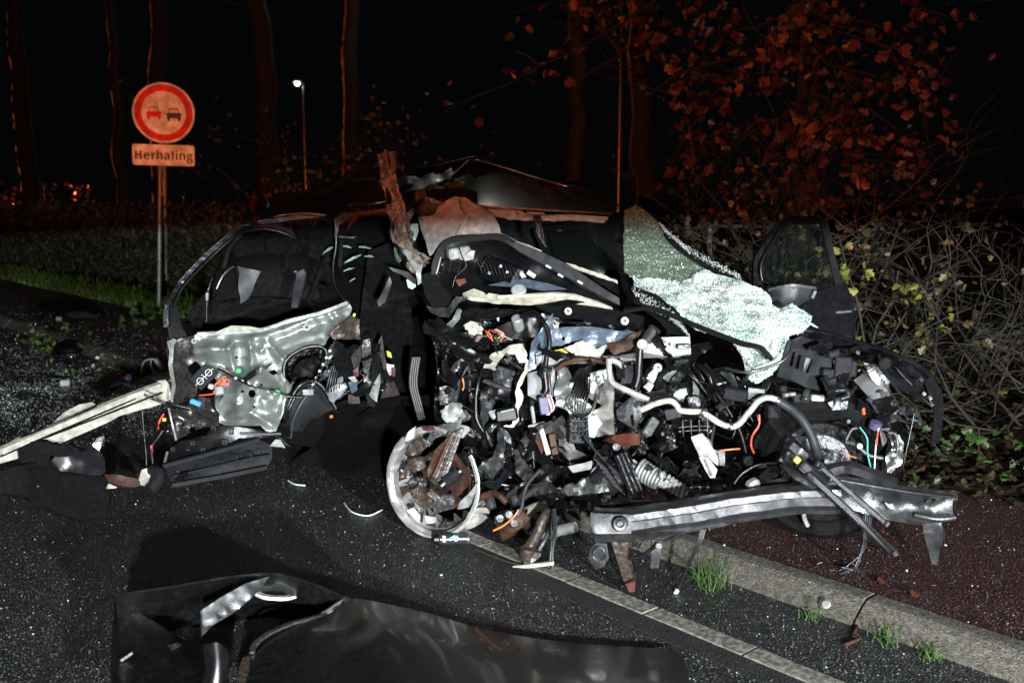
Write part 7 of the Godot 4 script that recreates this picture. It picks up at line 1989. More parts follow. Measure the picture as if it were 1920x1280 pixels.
	block("wiper_plug", M["grey plastic"], P(1118, 250, 3.49), Vector3(0.04, 0.03, 0.03), Vector3(0, 10, -40), 0.005)
	block("wiper_plug", M["dark steel"], P(1178, 232, 3.49), Vector3(0.035, 0.03, 0.04), Vector3(0, 10, -40), 0.006)
	block("wiper_lug", M["black plastic"], P(1055, 150, 3.55), Vector3(0.05, 0.04, 0.04), Vector3(0, 10, -40), 0.006)
	block("wiper_lug", M["black plastic"], P(1150, 300, 3.49), Vector3(0.07, 0.02, 0.03), Vector3(0, 10, -42), 0.004)
	sheet("wiper_hook", M["grey steel"], [1082, 350, 3.53, 1120, 368, 3.52, 1140, 360, 3.52, 1130, 380, 3.52, 1100, 384, 3.52], {"crumple": 0.01, "step": 5.0})
	tube("bonnet_cable", M["black plastic"], [770, 330, 3.7, 810, 280, 3.7, 880, 240, 3.7, 960, 228, 3.68, 1010, 232, 3.66], 0.005)

# broken pieces of the engine bay: torn sheets, drooping cables and small hardware, each of its own
func build_clutter() -> void:
	v0()
	var zones := [
		[[830, 590], [1010, 610], [1060, 700], [1000, 860], [880, 800], [830, 700], 4.5, 22, 8],
		[[1000, 640], [1200, 660], [1240, 840], [1100, 900], [1000, 860], [1000, 700], 4.28, 12, 6],
		[[1190, 640], [1400, 650], [1480, 760], [1300, 840], [1220, 800], [1190, 700], 4.3, 18, 10],
		[[1360, 690], [1480, 740], [1680, 800], [1680, 860], [1480, 880], [1340, 800], 4.12, 22, 14],
		[[1540, 640], [1740, 700], [1700, 820], [1600, 830], [1540, 760], [1540, 700], 4.0, 18, 10],
		[[1060, 850], [1300, 840], [1480, 880], [1460, 930], [1240, 960], [1080, 960], 4.05, 20, 12],
		[[860, 830], [1060, 850], [1100, 960], [1040, 1000], [930, 960], [890, 900], 4.28, 20, 8],
		[[620, 620], [690, 640], [700, 740], [640, 760], [610, 720], [610, 660], 5.25, 6, 3]]
	var skins := ["black paint", "black paint", "black plastic", "dark steel", "dark steel", "grey steel", "black plastic", "black paint", "steel", "wet black"]
	var dark := ["black plastic", "black plastic", "black paint", "matt plastic", "dark steel"]
	var light := ["grey steel", "steel", "silver paint"]
	for z in zones:
		var poly := PackedVector2Array()
		for i in 6:
			poly.append(Vector2(z[i][0], z[i][1]))
		var n: int = z[7]
		while n > 0:
			var q := Vector2(rng.randf_range(610, 1760), rng.randf_range(580, 1010))
			if not Geometry2D.is_point_in_polygon(q, poly):
				continue
			n -= 1
			# a long torn tongue of sheet metal, bent along its length
			var d: float = z[6] + rng.randf_range(-0.06, 0.12)
			var a := rng.randf() * TAU
			var l := rng.randf_range(36, 110)
			var along := Vector2(cos(a), sin(a) * 0.8)
			var across := along.orthogonal()
			var bow := rng.randf_range(-0.35, 0.35)
			var top := []
			var low := []
			for i in 5:
				var f := i / 4.0
				var w := l * rng.randf_range(0.08, 0.2) * (1.0 - 0.6 * absf(f - 0.4))
				var mid := q + along * (f - 0.5) * l + across * bow * l * (f - 0.5) * (f - 0.5) * 3.0
				var dd := d + rng.randf_range(-0.03, 0.03) + 0.12 * (f - 0.5) * (f - 0.5)
				top.append([mid.x + across.x * w, mid.y + across.y * w, dd - 0.02])
				low.push_front([mid.x - across.x * w, mid.y - across.y * w, dd + 0.03])
			var pts := []
			for e in top + low:
				pts.append_array(e)
			sheet("torn_sheet", M[skins[rng.randi() % skins.size()]], pts, {"crumple": 0.07, "freq": 3.6, "step": 6.0, "jag": 1.2, "thick": 0.004})
		for i in z[8]:
			var q := poly[rng.randi() % 6].lerp(poly[rng.randi() % 6], rng.randf_range(0.2, 0.8))
			var c := W(q.x, q.y, z[6] + rng.randf_range(-0.1, 0.1))
			var m: Material = M[dark[rng.randi() % dark.size()]] if rng.randf() < 0.9 else M[light[rng.randi() % light.size()]]
			var kind := rng.randi() % 5
			if kind == 0:
				block("plastic_housing", m, c, Vector3(rng.randf_range(0.03, 0.09), rng.randf_range(0.02, 0.06), rng.randf_range(0.03, 0.06)), Vector3(rng.randf_range(-30, 30), rng.randf_range(-30, 30), rng.randf_range(-50, 50)), 0.006)
			elif kind == 1:
				can("fitting", m, c, Vector3(rng.randfn(), rng.randfn(), 0.8), rng.randf_range(0.01, 0.028), rng.randf_range(0.02, 0.08))
			elif kind <= 3:
				var p := PackedVector3Array([c])
				var e := c + Vector3(rng.randfn() * 0.16, rng.randfn() * 0.08 - 0.06, rng.randfn() * 0.03)
				p.append(c.lerp(e, 0.35) + Vector3(rng.randfn() * 0.02, -0.05, 0.03))
				p.append(c.lerp(e, 0.7) + Vector3(rng.randfn() * 0.02, -0.04, 0.03))
				p.append(e)
				tube_w("cable", M[dark[rng.randi() % 4]], p, rng.randf_range(0.003, 0.009), {"sides": 8})
			else:
				can("bolt_head", M[light[rng.randi() % 3]], c + Vector3(0, 0, 0.03), Vector3(rng.randfn() * 0.4, rng.randfn() * 0.4, 1), rng.randf_range(0.006, 0.011), 0.012)

func build_car() -> void:
	v0()
	thing("wrecked_car", "crushed black estate car with its front and right side torn open, straddling the kerb", "car", Vector3(0.35, 0.0, -4.9))
	build_rear_side()
	build_roof()
	build_cabin()
	build_bay()
	build_right_front()
	build_wheels()
	build_underside()
	build_beam()
	build_clutter()

# ---------------------------------------------------------------- things lying about
func ground_at(x: float, y: float, h := 0.0) -> Vector3:
	var dir := W(x, y, 1.0) - EYE
	return EYE + dir * ((EYE.y - h) / -dir.y)

func build_debris() -> void:
	v2()
	var at := ground_at(430, 905)
	thing("door_trim", "black plastic door trim panel with bosses and clip holes below the torn side", "door trim", at)
	sheet("front_face", M["matt plastic"], [82, 1058, 4.84, 690, 888, 5.02, 775, 925, 5.0, 772, 1010, 4.98, 740, 1066, 4.97, 165, 1178, 4.76, 130, 1150, 4.78], {"crumple": 0.006, "thick": 0.03, "step": 9.0, "inner": [430, 1010, 4.86, 420, 1080, 4.82]})
	for q in [[290, 1080], [362, 1060], [450, 1034], [535, 1000], [628, 986], [205, 1110]]:
		lathe("boss", M["matt plastic"], P(q[0], q[1], lerpf(4.79, 4.96, q[0] / 700.0)), Vector3(-0.25, 0.25, 1), [Vector2(0.022, -0.01), Vector2(0.022, 0.008), Vector2(0.017, 0.012), Vector2(0.013, 0.004), Vector2(0.001, 0.004)], {"seg": 20})
	for q in [[240, 1140], [350, 1125], [440, 1110], [540, 1100], [610, 1020], [690, 960], [180, 1090], [500, 1040]]:
		can("stud", M["grey plastic"], P(q[0], q[1], lerpf(4.77, 4.96, q[0] / 700.0)), Vector3(-0.25, 0.25, 1), 0.008, 0.016)
	carry("upper_lip", M["matt plastic"], [84, 1056, 4.82, 300, 998, 4.87, 500, 942, 4.93, 690, 886, 5.0], [Vector2(-0.01, -0.01), Vector2(0.01, -0.01), Vector2(0.012, 0.008), Vector2(-0.008, 0.012)])
	carry("middle_rib", M["matt plastic"], [150, 1120, 4.79, 400, 1062, 4.84, 600, 1015, 4.9, 760, 985, 4.95], [Vector2(-0.008, -0.006), Vector2(0.008, -0.006), Vector2(0.01, 0.006), Vector2(-0.008, 0.006)])
	carry("lower_lip", M["matt plastic"], [140, 1175, 4.75, 400, 1130, 4.82, 600, 1092, 4.88, 740, 1062, 4.94], [Vector2(-0.012, -0.01), Vector2(0.012, -0.01), Vector2(0.012, 0.01), Vector2(-0.01, 0.01)])
	sheet("pocket", M["black plastic"], [165, 1150, 4.76, 185, 1110, 4.76, 240, 1090, 4.77, 240, 1110, 4.76, 205, 1125, 4.75, 200, 1160, 4.75], {"crumple": 0.01, "thick": 0.02})
	sheet("edge_strip", M["silver paint"], [80, 1058, 4.82, 105, 965, 4.92, 118, 965, 4.92, 95, 1062, 4.82], {"crumple": 0.0})
	sheet("back_panel", M["black plastic"], [108, 972, 4.95, 190, 900, 4.97, 360, 862, 5.0, 395, 800, 5.04, 560, 808, 5.06, 740, 838, 5.1, 832, 850, 5.12, 830, 872, 5.1, 560, 880, 5.05, 500, 920, 5.02, 450, 950, 4.98, 115, 1062, 4.86], {"crumple": 0.01, "thick": 0.012, "step": 9.0})
	for q in [[402, 828, 13, 20], [516, 838, 13, 20], [270, 912, 13, 11], [475, 908, 14, 14], [240, 962, 13, 11], [336, 955, 13, 12], [145, 950, 12, 12]]:
		var dd := 4.94 if q[1] > 860 else 5.02
		sheet("clip_frame", M["grey plastic"], [q[0] - q[2], q[1] - q[3], dd, q[0] + q[2], q[1] - q[3], dd, q[0] + q[2], q[1] + q[3], dd, q[0] - q[2], q[1] + q[3], dd], {"crumple": 0.0, "step": 6.0, "thick": 0.008, "holes": [[q[0] - q[2] * 0.5, q[1] - q[3] * 0.55, q[0] + q[2] * 0.5, q[1] - q[3] * 0.55, q[0] + q[2] * 0.5, q[1] + q[3] * 0.55, q[0] - q[2] * 0.5, q[1] + q[3] * 0.55]]})
	carry("map_rail", M["grey plastic"], [570, 850, 5.05, 700, 852, 5.07, 830, 850, 5.09], [Vector2(-0.012, -0.006), Vector2(0.012, -0.006), Vector2(0.012, 0.006), Vector2(-0.012, 0.006)])
	sheet("white_lug", M["silver paint"], [760, 930, 4.98, 800, 885, 4.98, 830, 890, 4.98, 860, 940, 4.97, 820, 935, 4.97], {"crumple": 0.02})
	for i in 5:
		tube("loose_wire", M["grey plastic"], [790 + i * 6, 870, 5.0, 830, 880 + i * 5, 4.99, 850 + i * 8, 900 + i * 8, 4.98], 0.003, {"sides": 5})

	# cream door sill torn off and sticking out to the left
	survey(0, 680, 0.28125)
	at = ground_at(120, 860)
	thing("torn_sill", "long cream sill panel torn off and jutting left from the wreck", "car panel", at)
	sheet("sill_face", M["cream paint"], [-60, 690, 4.3, -40, 600, 4.3, 0, 560, 4.35, 130, 490, 4.45, 420, 400, 4.6, 700, 270, 4.8, 940, 190, 4.98, 1050, 120, 5.08, 1100, 112, 5.1, 1125, 140, 5.1, 1142, 240, 5.08, 1060, 280, 5.02, 800, 350, 4.85, 730, 390, 4.78, 380, 545, 4.58, 250, 520, 4.52, 160, 625, 4.42, 0, 670, 4.33], {"crumple": 0.01, "thick": 0.02, "step": 10.0})
	carry("sill_rib", M["cream paint"], [0, 590, 4.3, 250, 480, 4.46, 560, 350, 4.66, 800, 250, 4.84, 1060, 150, 5.04], [Vector2(-0.016, -0.016), Vector2(0.014, -0.014), Vector2(0.016, 0.012), Vector2(-0.014, 0.016)])
	var grooves := [[205, 470, 370, 410, 14], [510, 345, 690, 285, 20], [400, 450, 565, 395, 12], [700, 335, 870, 272, 22]]
	for q in grooves:
		sheet("dirt_slot", M["felt"], [q[0], q[1], 4.45 + q[0] * 0.00055, (q[0] + q[2]) / 2, (q[1] + q[3]) / 2 - q[4], 4.45 + (q[0] + q[2]) * 0.000275, q[2], q[3], 4.45 + q[2] * 0.00055, (q[0] + q[2]) / 2, (q[1] + q[3]) / 2 + q[4], 4.45 + (q[0] + q[2]) * 0.000275], {"crumple": 0.004, "thick": 0.006, "step": 7.0})
	for q in [[0, 625, 380, 462, 900, 240], [130, 500, 380, 405, 640, 290], [300, 500, 600, 385, 1080, 200]]:
		tube("sill_groove", M["black plastic"], [q[0], q[1], 4.3 + q[0] * 0.0007, q[2], q[3], 4.28 + q[2] * 0.0007, q[4], q[5], 4.27 + q[4] * 0.0007], 0.004, {"per": 8})
	sheet("sill_flap", M["cream paint"], [350, 395, 4.62, 420, 330, 4.68, 520, 278, 4.74, 605, 262, 4.8, 645, 288, 4.8, 540, 320, 4.72, 420, 372, 4.64], {"crumple": 0.01, "thick": 0.01, "step": 9.0})
	tube("sill_cable", M["black plastic"], [935, 180, 4.95, 980, 225, 4.95, 1080, 265, 4.98, 1160, 280, 4.98, 1270, 305, 5.0], 0.006)
	tube("sill_cable", M["grey plastic"], [945, 175, 4.95, 1000, 200, 4.95, 1100, 270, 4.97], 0.003)
	tube("sill_cable", M["dark steel"], [945, 320, 4.9, 958, 480, 4.88, 970, 600, 4.86, 975, 690, 4.85], 0.004)

	# black bent panel with foam padding under the sill
	at = ground_at(110, 985)
	thing("bent_panel", "bent black body panel propping up the cream sill at the left edge", "car panel", at)
	sheet("panel_face", M["black paint"], [330, 660, 4.5, 420, 560, 4.55, 520, 550, 4.6, 610, 548, 4.64, 650, 500, 4.66, 690, 488, 4.68, 700, 520, 4.68, 660, 590, 4.66, 690, 640, 4.66, 700, 730, 4.64, 640, 770, 4.6, 400, 720, 4.5], {"crumple": 0.015, "thick": 0.008, "step": 9.0, "inner": [520, 640, 4.5]})
	sheet("panel_flap", M["steel"], [610, 548, 4.63, 652, 498, 4.64, 695, 488, 4.66, 660, 588, 4.64], {"crumple": 0.01, "step": 7.0})
	sheet("panel_foot", M["felt"], [150, 680, 4.3, 320, 640, 4.45, 400, 720, 4.46, 700, 760, 4.6, 730, 900, 4.55, 690, 1080, 4.45, 400, 1000, 4.35, 200, 900, 4.25, -60, 860, 4.2, -60, 740, 4.2], {"crumple": 0.03, "thick": 0.03, "step": 16.0})
	sheet("panel_strip", M["black paint"], [0, 728, 4.28, 60, 745, 4.3, 255, 822, 4.34, 250, 830, 4.33, 40, 760, 4.28, 0, 760, 4.26], {"crumple": 0.01, "thick": 0.01})
	tube("panel_edge", M["grey steel"], [0, 728, 4.27, 120, 770, 4.3, 255, 825, 4.33], 0.004)
	sheet("padding", M["felt"], [120, 530, 4.4, 250, 520, 4.42, 400, 545, 4.46, 500, 560, 4.5, 528, 585, 4.5, 510, 605, 4.5, 420, 622, 4.47, 330, 615, 4.44, 310, 700, 4.4, 160, 690, 4.36, 130, 620, 4.38], {"crumple": 0.04, "thick": 0.05, "step": 9.0, "jag": 1.5})
	# rusty fragments on the road between panel and trim
	at = ground_at(240, 915)
	thing("broken_bracket", "broken rusty bracket with a hose end on the road left of the door trim", "car part", at)
	sheet("plate", M["rust"], [690, 745, 4.62, 800, 752, 4.62, 920, 780, 4.66, 940, 820, 4.66, 880, 835, 4.62, 720, 800, 4.58], {"crumple": 0.03, "thick": 0.02, "step": 7.0, "jag": 1.0})
	sheet("plate", M["cream paint"], [705, 835, 4.5, 720, 800, 4.52, 775, 825, 4.5, 760, 832, 4.5], {"crumple": 0.02})
	sheet("plate", M["cream paint"], [920, 800, 4.68, 945, 710, 4.72, 980, 700, 4.74, 1000, 760, 4.72, 985, 820, 4.68], {"crumple": 0.05, "thick": 0.01, "flat": true})
	tube("hose_end", M["matt plastic"], [990, 850, 4.62, 1040, 800, 4.66, 1055, 740, 4.7, 1010, 720, 4.74], 0.03)
	tube("cable", M["red wire"], [1090, 340, 4.95, 1060, 390, 4.93, 1055, 440, 4.92], 0.005)
	tube("cable", M["grey plastic"], [1085, 450, 4.92, 1050, 500, 4.9, 1010, 560, 4.86, 1010, 620, 4.84, 1020, 700, 4.82], 0.005)
	tube("cable", M["red wire"], [1005, 550, 4.86, 1010, 600, 4.85], 0.006)
	lathe("grommet", M["black plastic"], P(1090, 420, 4.92), Vector3(0.3, 0.3, 1), [Vector2(0.02, -0.02), Vector2(0.026, 0.0), Vector2(0.02, 0.02), Vector2(0.012, 0.0)], {"seg": 20, "closed": true})
	can("ring_cap", M["yellow plastic"], P(1092, 378, 4.92), Vector3(0, 1, 0.3), 0.01, 0.012)

	# black body panel lying in front
	v0()
	survey(180, 1000, 0.5833)
	at = ground_at(700, 1280)
	thing("body_panel", "black folded body panel lying on the road in front, scratched and dusty", "car panel", Vector3(at.x, 0, at.z))
	loft("outer_skin", M["panel paint"], [
		[498, 384, 2.84, 600, 302, 2.98, 720, 256, 3.12, 810, 208, 3.26, 1040, 250, 3.22, 1240, 305, 3.15, 1400, 335, 3.12, 1580, 355, 3.08, 1860, 372, 3.05],
		[472, 430, 2.74, 600, 372, 2.83, 760, 320, 2.93, 900, 300, 3.0, 1060, 325, 2.98, 1250, 365, 2.93, 1450, 395, 2.9, 1650, 412, 2.88, 1895, 420, 2.88],
		[448, 500, 2.62, 600, 455, 2.68, 780, 425, 2.72, 960, 420, 2.74, 1120, 435, 2.72, 1330, 460, 2.69, 1520, 475, 2.67, 1700, 482, 2.66, 1910, 480, 2.68],
		[430, 570, 2.5, 620, 570, 2.48, 800, 570, 2.46, 1000, 570, 2.45, 1200, 570, 2.44, 1400, 570, 2.44, 1600, 570, 2.45, 1750, 570, 2.47, 1920, 570, 2.5]], {"nu": 60, "nv": 24, "wave": 0.0015, "freq": 0.7})
	sheet("inner_fold", M["panel paint"], [65, 212, 3.0, 85, 200, 3.0, 300, 165, 3.04, 440, 140, 3.08, 560, 130, 3.1, 590, 132, 3.12, 720, 170, 3.2, 800, 205, 3.24, 760, 250, 3.3, 640, 330, 3.32, 500, 385, 3.26, 330, 420, 3.22, 160, 400, 3.2, 70, 330, 3.14],
		{"crumple": 0.012, "thick": 0.006, "step": 11.0, "freq": 0.8, "relax": 12, "inner": [560, 280, 3.5, 420, 330, 3.45, 250, 280, 3.36, 600, 200, 3.34]})
	sheet("bright_fold", M["panel paint"], [338, 330, 2.9, 335, 248, 2.93, 400, 205, 2.97, 480, 160, 3.02, 555, 138, 3.06, 540, 160, 3.05, 500, 205, 3.01, 440, 255, 2.97, 380, 290, 2.93], {"crumple": 0.006, "thick": 0.006, "step": 8.0})
	sheet("left_flap", M["panel paint"], [58, 225, 3.15, 75, 208, 3.15, 150, 260, 3.08, 300, 350, 2.98, 345, 355, 2.92, 400, 350, 2.88, 440, 375, 2.8, 430, 420, 2.74, 420, 560, 2.5, 60, 560, 2.5, 45, 440, 2.7, 50, 330, 2.95], {"crumple": 0.02, "thick": 0.006, "step": 11.0, "inner": [200, 440, 2.74, 330, 420, 2.72]})
	loft("bright_lip", M["panel paint"], [
		[340, 362, 2.688, 362, 355, 2.672, 385, 350, 2.67, 408, 362, 2.682, 425, 378, 2.72],
		[350, 420, 2.664, 372, 420, 2.646, 392, 420, 2.645, 410, 425, 2.657, 428, 430, 2.69],
		[335, 490, 2.64, 358, 490, 2.622, 380, 490, 2.621, 402, 490, 2.632, 422, 490, 2.665],
		[300, 570, 2.61, 325, 570, 2.592, 350, 570, 2.59, 380, 570, 2.603, 408, 570, 2.635]], {"nu": 24, "nv": 24})
	sheet("bright_lip", M["brown metal"], [450, 460, 2.64, 470, 400, 2.74, 495, 390, 2.76, 490, 440, 2.68, 470, 500, 2.58], {"crumple": 0.01, "step": 8.0})
	sheet("left_scrape", M["brown metal"], [170, 375, 2.9, 260, 352, 2.92, 275, 358, 2.92, 240, 380, 2.88], {"crumple": 0.01, "step": 7.0})
	sheet("left_scrape", M["silver paint"], [78, 405, 2.76, 115, 382, 2.8, 118, 388, 2.8, 85, 410, 2.76], {"crumple": 0.01, "step": 7.0})
	carry("hem", M["silver paint"], [515, 192, 3.22, 545, 204, 3.22, 605, 208, 3.24, 640, 200, 3.26], [Vector2(-0.012, -0.004), Vector2(0.012, -0.004), Vector2(0.01, 0.005), Vector2(-0.01, 0.006)])
	carry("hem", M["grey steel"], [640, 202, 3.27, 720, 203, 3.27, 800, 206, 3.26, 795, 222, 3.22, 750, 245, 3.14, 720, 262, 3.1, 600, 300, 2.97, 520, 345, 2.88, 500, 380, 2.82], [Vector2(-0.008, -0.004), Vector2(0.008, -0.004), Vector2(0.008, 0.004), Vector2(-0.008, 0.004)], {"wob": 0.006})
	sheet("hem_end", M["silver paint"], [715, 262, 3.1, 750, 240, 3.14, 790, 212, 3.24, 812, 208, 3.26, 800, 230, 3.2, 756, 266, 3.1], {"crumple": 0.01, "step": 7.0})
	for i in 26:
		var x := rng.randf_range(560, 1700)
		var y := rng.randf_range(330, 470)
		var s := rng.randf_range(3, 9)
		sheet("paint_chip", M[["grey steel", "dark steel", "brown metal"][i % 3]], [x, y, 2.78 + (470 - y) * 0.0012, x + s * 2, y - 2, 2.78 + (470 - y) * 0.0012, x + s, y + 4, 2.77 + (470 - y) * 0.0012], {"crumple": 0.0, "thick": 0.003, "step": 8.0})
	# aerosol can by the rim
	v7()
	var a := ground_at(806, 1022)
	var b := ground_at(884, 1020)
	var ca := (a + b) * 0.5 + Vector3(0, 0.026, 0)
	var dir := (b - a).normalized()
	thing("aerosol_can", "black aerosol can with teal print lying on the road under the bare rim", "aerosol can", Vector3(ca.x, 0, ca.z))
	var l := 0.15
	var body := lathe("body", M["can paint"], ca, dir, [Vector2(0.001, -l * 0.36), Vector2(0.02, -l * 0.36), Vector2(0.0255, -l * 0.3), Vector2(0.0255, l * 0.46), Vector2(0.024, l * 0.485), Vector2(0.022, l * 0.49), Vector2(0.001, l * 0.47)], {"seg": 28})
	lathe("cap", M["black plastic"], ca - dir * l * 0.42, dir, [Vector2(0.001, -0.016), Vector2(0.017, -0.014), Vector2(0.022, -0.006), Vector2(0.022, 0.012), Vector2(0.001, 0.014)], {"seg": 24})
	lathe("rim", M.steel, ca + dir * l * 0.485, dir, [Vector2(0.0262, -0.004), Vector2(0.0268, 0.0), Vector2(0.0255, 0.005), Vector2(0.023, 0.004)], {"seg": 28, "closed": true})
	var out := (EYE - ca)
	out = (out - dir * out.dot(dir)).normalized()
	var bz := Basis(dir, out.cross(dir), out)
	var sw := [[-0.01, -0.008, 0.028, 0.016, 0.005], [0.0, 0.0, 0.034, 0.014, 0.004], [-0.006, 0.004, 0.02, 0.018, 0.003]]
	for q in sw:
		var poly := PackedVector2Array([Vector2(q[0], q[1]), Vector2(q[0] + 0.012, q[1] + q[4] * 1.8), Vector2(q[2], q[3]), Vector2(q[0] + 0.016, q[1] + q[4] * 0.4)])
		put("print", plate_mesh(poly, 0.0, 0.0012, Transform3D(bz, ca + out * 0.0252 - base)), M["teal print"], body)
	var tm := put("lettering", words("AXE", 0.016, 0.0008, 800), M["white wire"], body)
	tm.transform = Transform3D(Basis(bz.y, -bz.x, bz.z), ca - dir * 0.028 + out * 0.0262 - base)
	for i in 4:
		bar("small_print", M["white wire"], ca + dir * (0.016 + i * 0.0) + out * 0.0258 + bz.y * (0.004 - i * 0.0045), ca + dir * (0.034 - i * 0.002) + out * 0.0258 + bz.y * (0.004 - i * 0.0045), 0.0025, 0.0008, out, 0.0002, body)
	# white thin wires on the road
	v0()
	var loose := [
		["thin_wire", "white wire", [540, 903, 553, 910, 572, 912], 0.004, "short white wire on the dark road left of the rim"],
		["thin_wire", "white wire", [645, 945, 660, 962, 690, 969, 716, 958], 0.004, "curved white wire on the road beside the rim"],
		["twig", "twig", [890, 1032, 960, 1058, 1010, 1066], 0.005, "thin twig lying along the pale line on the road"],
		["root", "rust", [1610, 1175, 1600, 1195, 1612, 1200, 1585, 1212], 0.006, "brown root poking out of the open kerb joint"]]
	for q in loose:
		var pp := PackedVector3Array()
		for i in range(0, q[2].size(), 2):
			pp.append(ground_at(q[2][i], q[2][i + 1]) + Vector3(0, 0.006, 0))
		thing(q[0], q[4], "wire" if q[0] == "thin_wire" else "twig", Vector3(pp[0].x, 0, pp[0].z))
		tube_w("strand", M[q[1]], pp, q[3], {"sides": 6})
	var disc := K(0.02, 0.035, 0.046)
	v0()
	disc = ground_at(1551, 1135, 0.05)
	thing("metal_disc", "round white disc stuck on the face of the kerb stone", "disc", disc)
	lathe("disc_body", M["white plastic"], disc + Vector3(-0.004, 0.006, 0.004), Vector3(-0.5, 0.75, 0.43), [Vector2(0.001, 0.003), Vector2(0.014, 0.003), Vector2(0.016, 0.0), Vector2(0.016, -0.003), Vector2(0.001, -0.003)], {"seg": 20})
	# small wreckage on the far road, left
	var small := [
		["black_tile", "black plastic", 113, 708, 0.16, 0.02, 0.1, "flat black plastic tile on the road at the left"],
		["white_block", "white plastic", 121, 720, 0.075, 0.05, 0.05, "small white block beside the black plastic tile"],
		["blue_plug", "blue plastic", 241, 710, 0.05, 0.05, 0.04, "small blue plug with wires on the road left of the wreck"],
		["dark_chunk", "black plastic", 132, 658, 0.26, 0.1, 0.2, "black lump lying across the gap in the far kerb"],
		["pink_scrap", "red trim", 127, 541, 0.14, 0.05, 0.1, "pink scrap in the far grass"],
		["white_scrap", "white plastic", 158, 534, 0.3, 0.04, 0.08, "long white scrap in the far grass"],
		["pale_scrap", "white plastic", 110, 598, 0.06, 0.05, 0.05, "small pale scrap on the far cycle path"]]
	for q in small:
		var p := ground_at(q[2], q[3] + 3, 0.07 if q[3] < 620 else 0.0)
		thing(q[0], q[7], "wreckage", p)
		var poly := []
		for i in 5:
			poly.append(Vector2(cos(TAU * i / 5 + 0.4) * q[4] * 0.5, sin(TAU * i / 5 + 0.4) * q[6] * 0.5))
		if q[0] == "dark_chunk":
			lathe("lump", M[q[1]], p, Vector3(0.1, 1, 0), [Vector2(0.19, 0.0), Vector2(0.16, 0.06), Vector2(0.08, 0.11), Vector2(0.001, 0.12)], {"seg": 7, "ragged": 0.5})
		else:
			block("piece", M[q[1]], p + Vector3(0, q[5] * 0.5, 0), Vector3(q[4], q[5], q[6]), Vector3(rng.randf_range(-4, 4), rng.randf_range(-30, 30), rng.randf_range(-4, 4)), 0.008)
			if q[0] == "blue_plug":
				tube_w("wire", M["red wire"], PackedVector3Array([p + Vector3(0, 0.02, 0), p + Vector3(0.02, 0.05, 0.08), p + Vector3(-0.03, 0.01, 0.16)]), 0.008)
				tube_w("wire", M["grey plastic"], PackedVector3Array([p + Vector3(0, 0.04, 0), p + Vector3(0.08, 0.12, 0), p + Vector3(0.18, 0.16, 0)]), 0.006)
	var mp := ground_at(140, 590, 0.07)
	thing("floor_mat", "crumpled dark car mat with a pale edge on the far cycle path", "car mat", mp)
	sheet("cloth", M["felt"], [72, 570, mp.z * -1 + 0.5, 100, 558, mp.z * -1 + 0.6, 160, 566, mp.z * -1 + 0.4, 200, 590, mp.z * -1, 130, 592, mp.z * -1, 76, 578, mp.z * -1 + 0.3], {"crumple": 0.1, "thick": 0.03, "step": 8.0})
	sheet("pale_edge", M["brown cloth"], [122, 588, mp.z * -1 - 0.1, 140, 583, mp.z * -1 - 0.1, 188, 592, mp.z * -1 - 0.2, 190, 598, mp.z * -1 - 0.3, 150, 597, mp.z * -1 - 0.3], {"crumple": 0.08, "thick": 0.03, "step": 7.0})
	var wp := ground_at(222, 728)
	thing("wire_bundle", "bundle of white, red and blue wires on the road left of the torn sill", "wire", wp)
	for i in 6:
		tube_w("wire", M[["white wire", "red wire", "blue plastic"][i % 3]], PackedVector3Array([wp + Vector3(-0.08 + rng.randf() * 0.03, 0.01, rng.randf() * 0.05), wp + Vector3(0, 0.03 + rng.randf() * 0.03, rng.randf() * 0.06), wp + Vector3(0.09, 0.02 + rng.randf() * 0.04, rng.randf() * 0.03)]), 0.007)
	var hp := ground_at(285, 700, 0.07)
	thing("hook_bracket", "bent white hook bracket standing on the kerb left of the wreck", "car part", hp)
	tube_w("hook", M["white plastic"], PackedVector3Array([hp + Vector3(-0.09, 0, 0), hp + Vector3(-0.07, 0.09, 0), hp + Vector3(0.0, 0.12, 0), hp + Vector3(0.06, 0.1, 0)]), 0.008)
	tube_w("hook", M["white plastic"], PackedVector3Array([hp + Vector3(0.02, 0, 0), hp + Vector3(-0.01, 0.06, 0), hp + Vector3(0.0, 0.12, 0)]), 0.008)
	bar("tab", M["white plastic"], hp + Vector3(0.03, 0.12, 0), hp + Vector3(0.08, 0.04, 0), 0.03, 0.03)
	var fp := ground_at(222, 695)
	bush("weed", "white flowered weed at the kerb foot left of the wreck", fp, 6, 0.08, 0.004, 40, 0.035, [Color(0.5, 0.52, 0.45), Color(0.08, 0.13, 0.03)], {"spread": 0.9, "depth": 1, "cat": "weed"})
	bush("weed", "yellow green weed at the kerb foot at the left edge", ground_at(60, 640), 8, 0.1, 0.004, 90, 0.05, [Color(0.07, 0.11, 0.015)], {"spread": 1.0, "depth": 1, "cat": "weed"})
	for q in [[1656, 1093, "single orange leaf on the red path right of the kerb"], [1718, 1118, "small dull leaf on the path beside the kerb right of the open joint"]]:
		var p := ground_at(q[0], q[1], 0.075)
		var o := single("fallen_leaf", leaf_mesh(true), M["orange rust"], p + Vector3(0, 0.01, 0), q[2], "leaf")
		o.transform = Transform3D(Basis.from_euler(Vector3(-1.35, 0.4, 0)).scaled(Vector3(0.04, 0.04, 0.04)), p + Vector3(0, 0.01, 0))

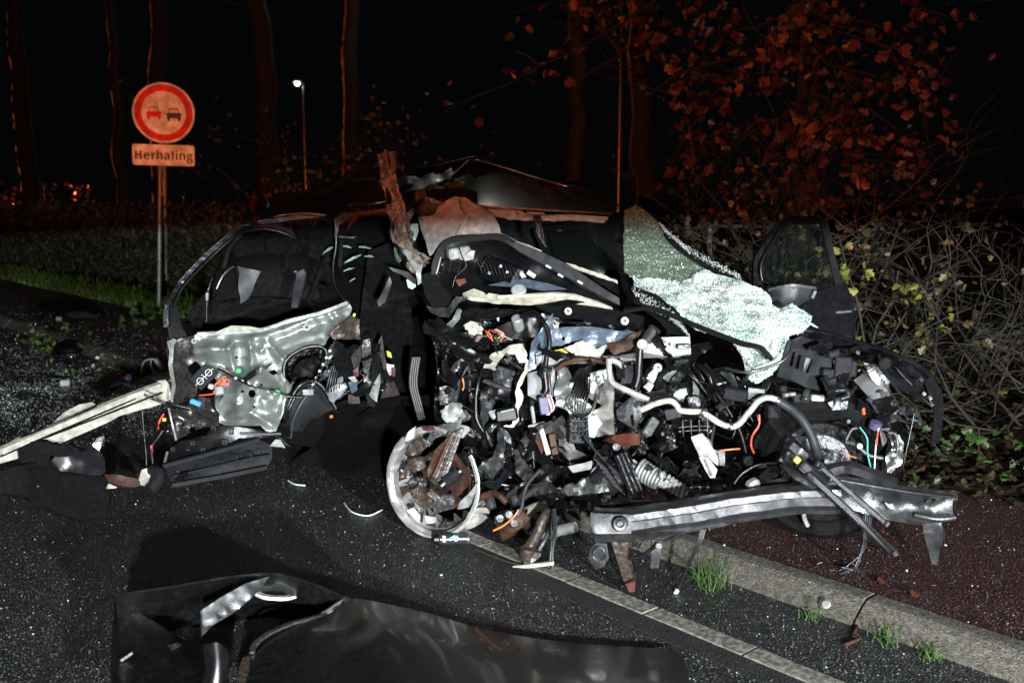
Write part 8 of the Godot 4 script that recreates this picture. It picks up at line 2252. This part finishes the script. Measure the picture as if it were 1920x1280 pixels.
func _ready() -> void:
	rng.seed = 20231
	ridge.noise_type = FastNoiseLite.TYPE_SIMPLEX_SMOOTH
	ridge.seed = 4
	ridge.frequency = 2.2
	ridge.fractal_type = FastNoiseLite.FRACTAL_RIDGED
	ridge.fractal_octaves = 3
	soft.noise_type = FastNoiseLite.TYPE_SIMPLEX_SMOOTH
	soft.seed = 9
	soft.frequency = 1.4
	light_it()
	make_materials()
	build_ground()
	build_vehicles()
	build_sign()
	build_trees()
	build_plants()
	build_car()
	build_debris()
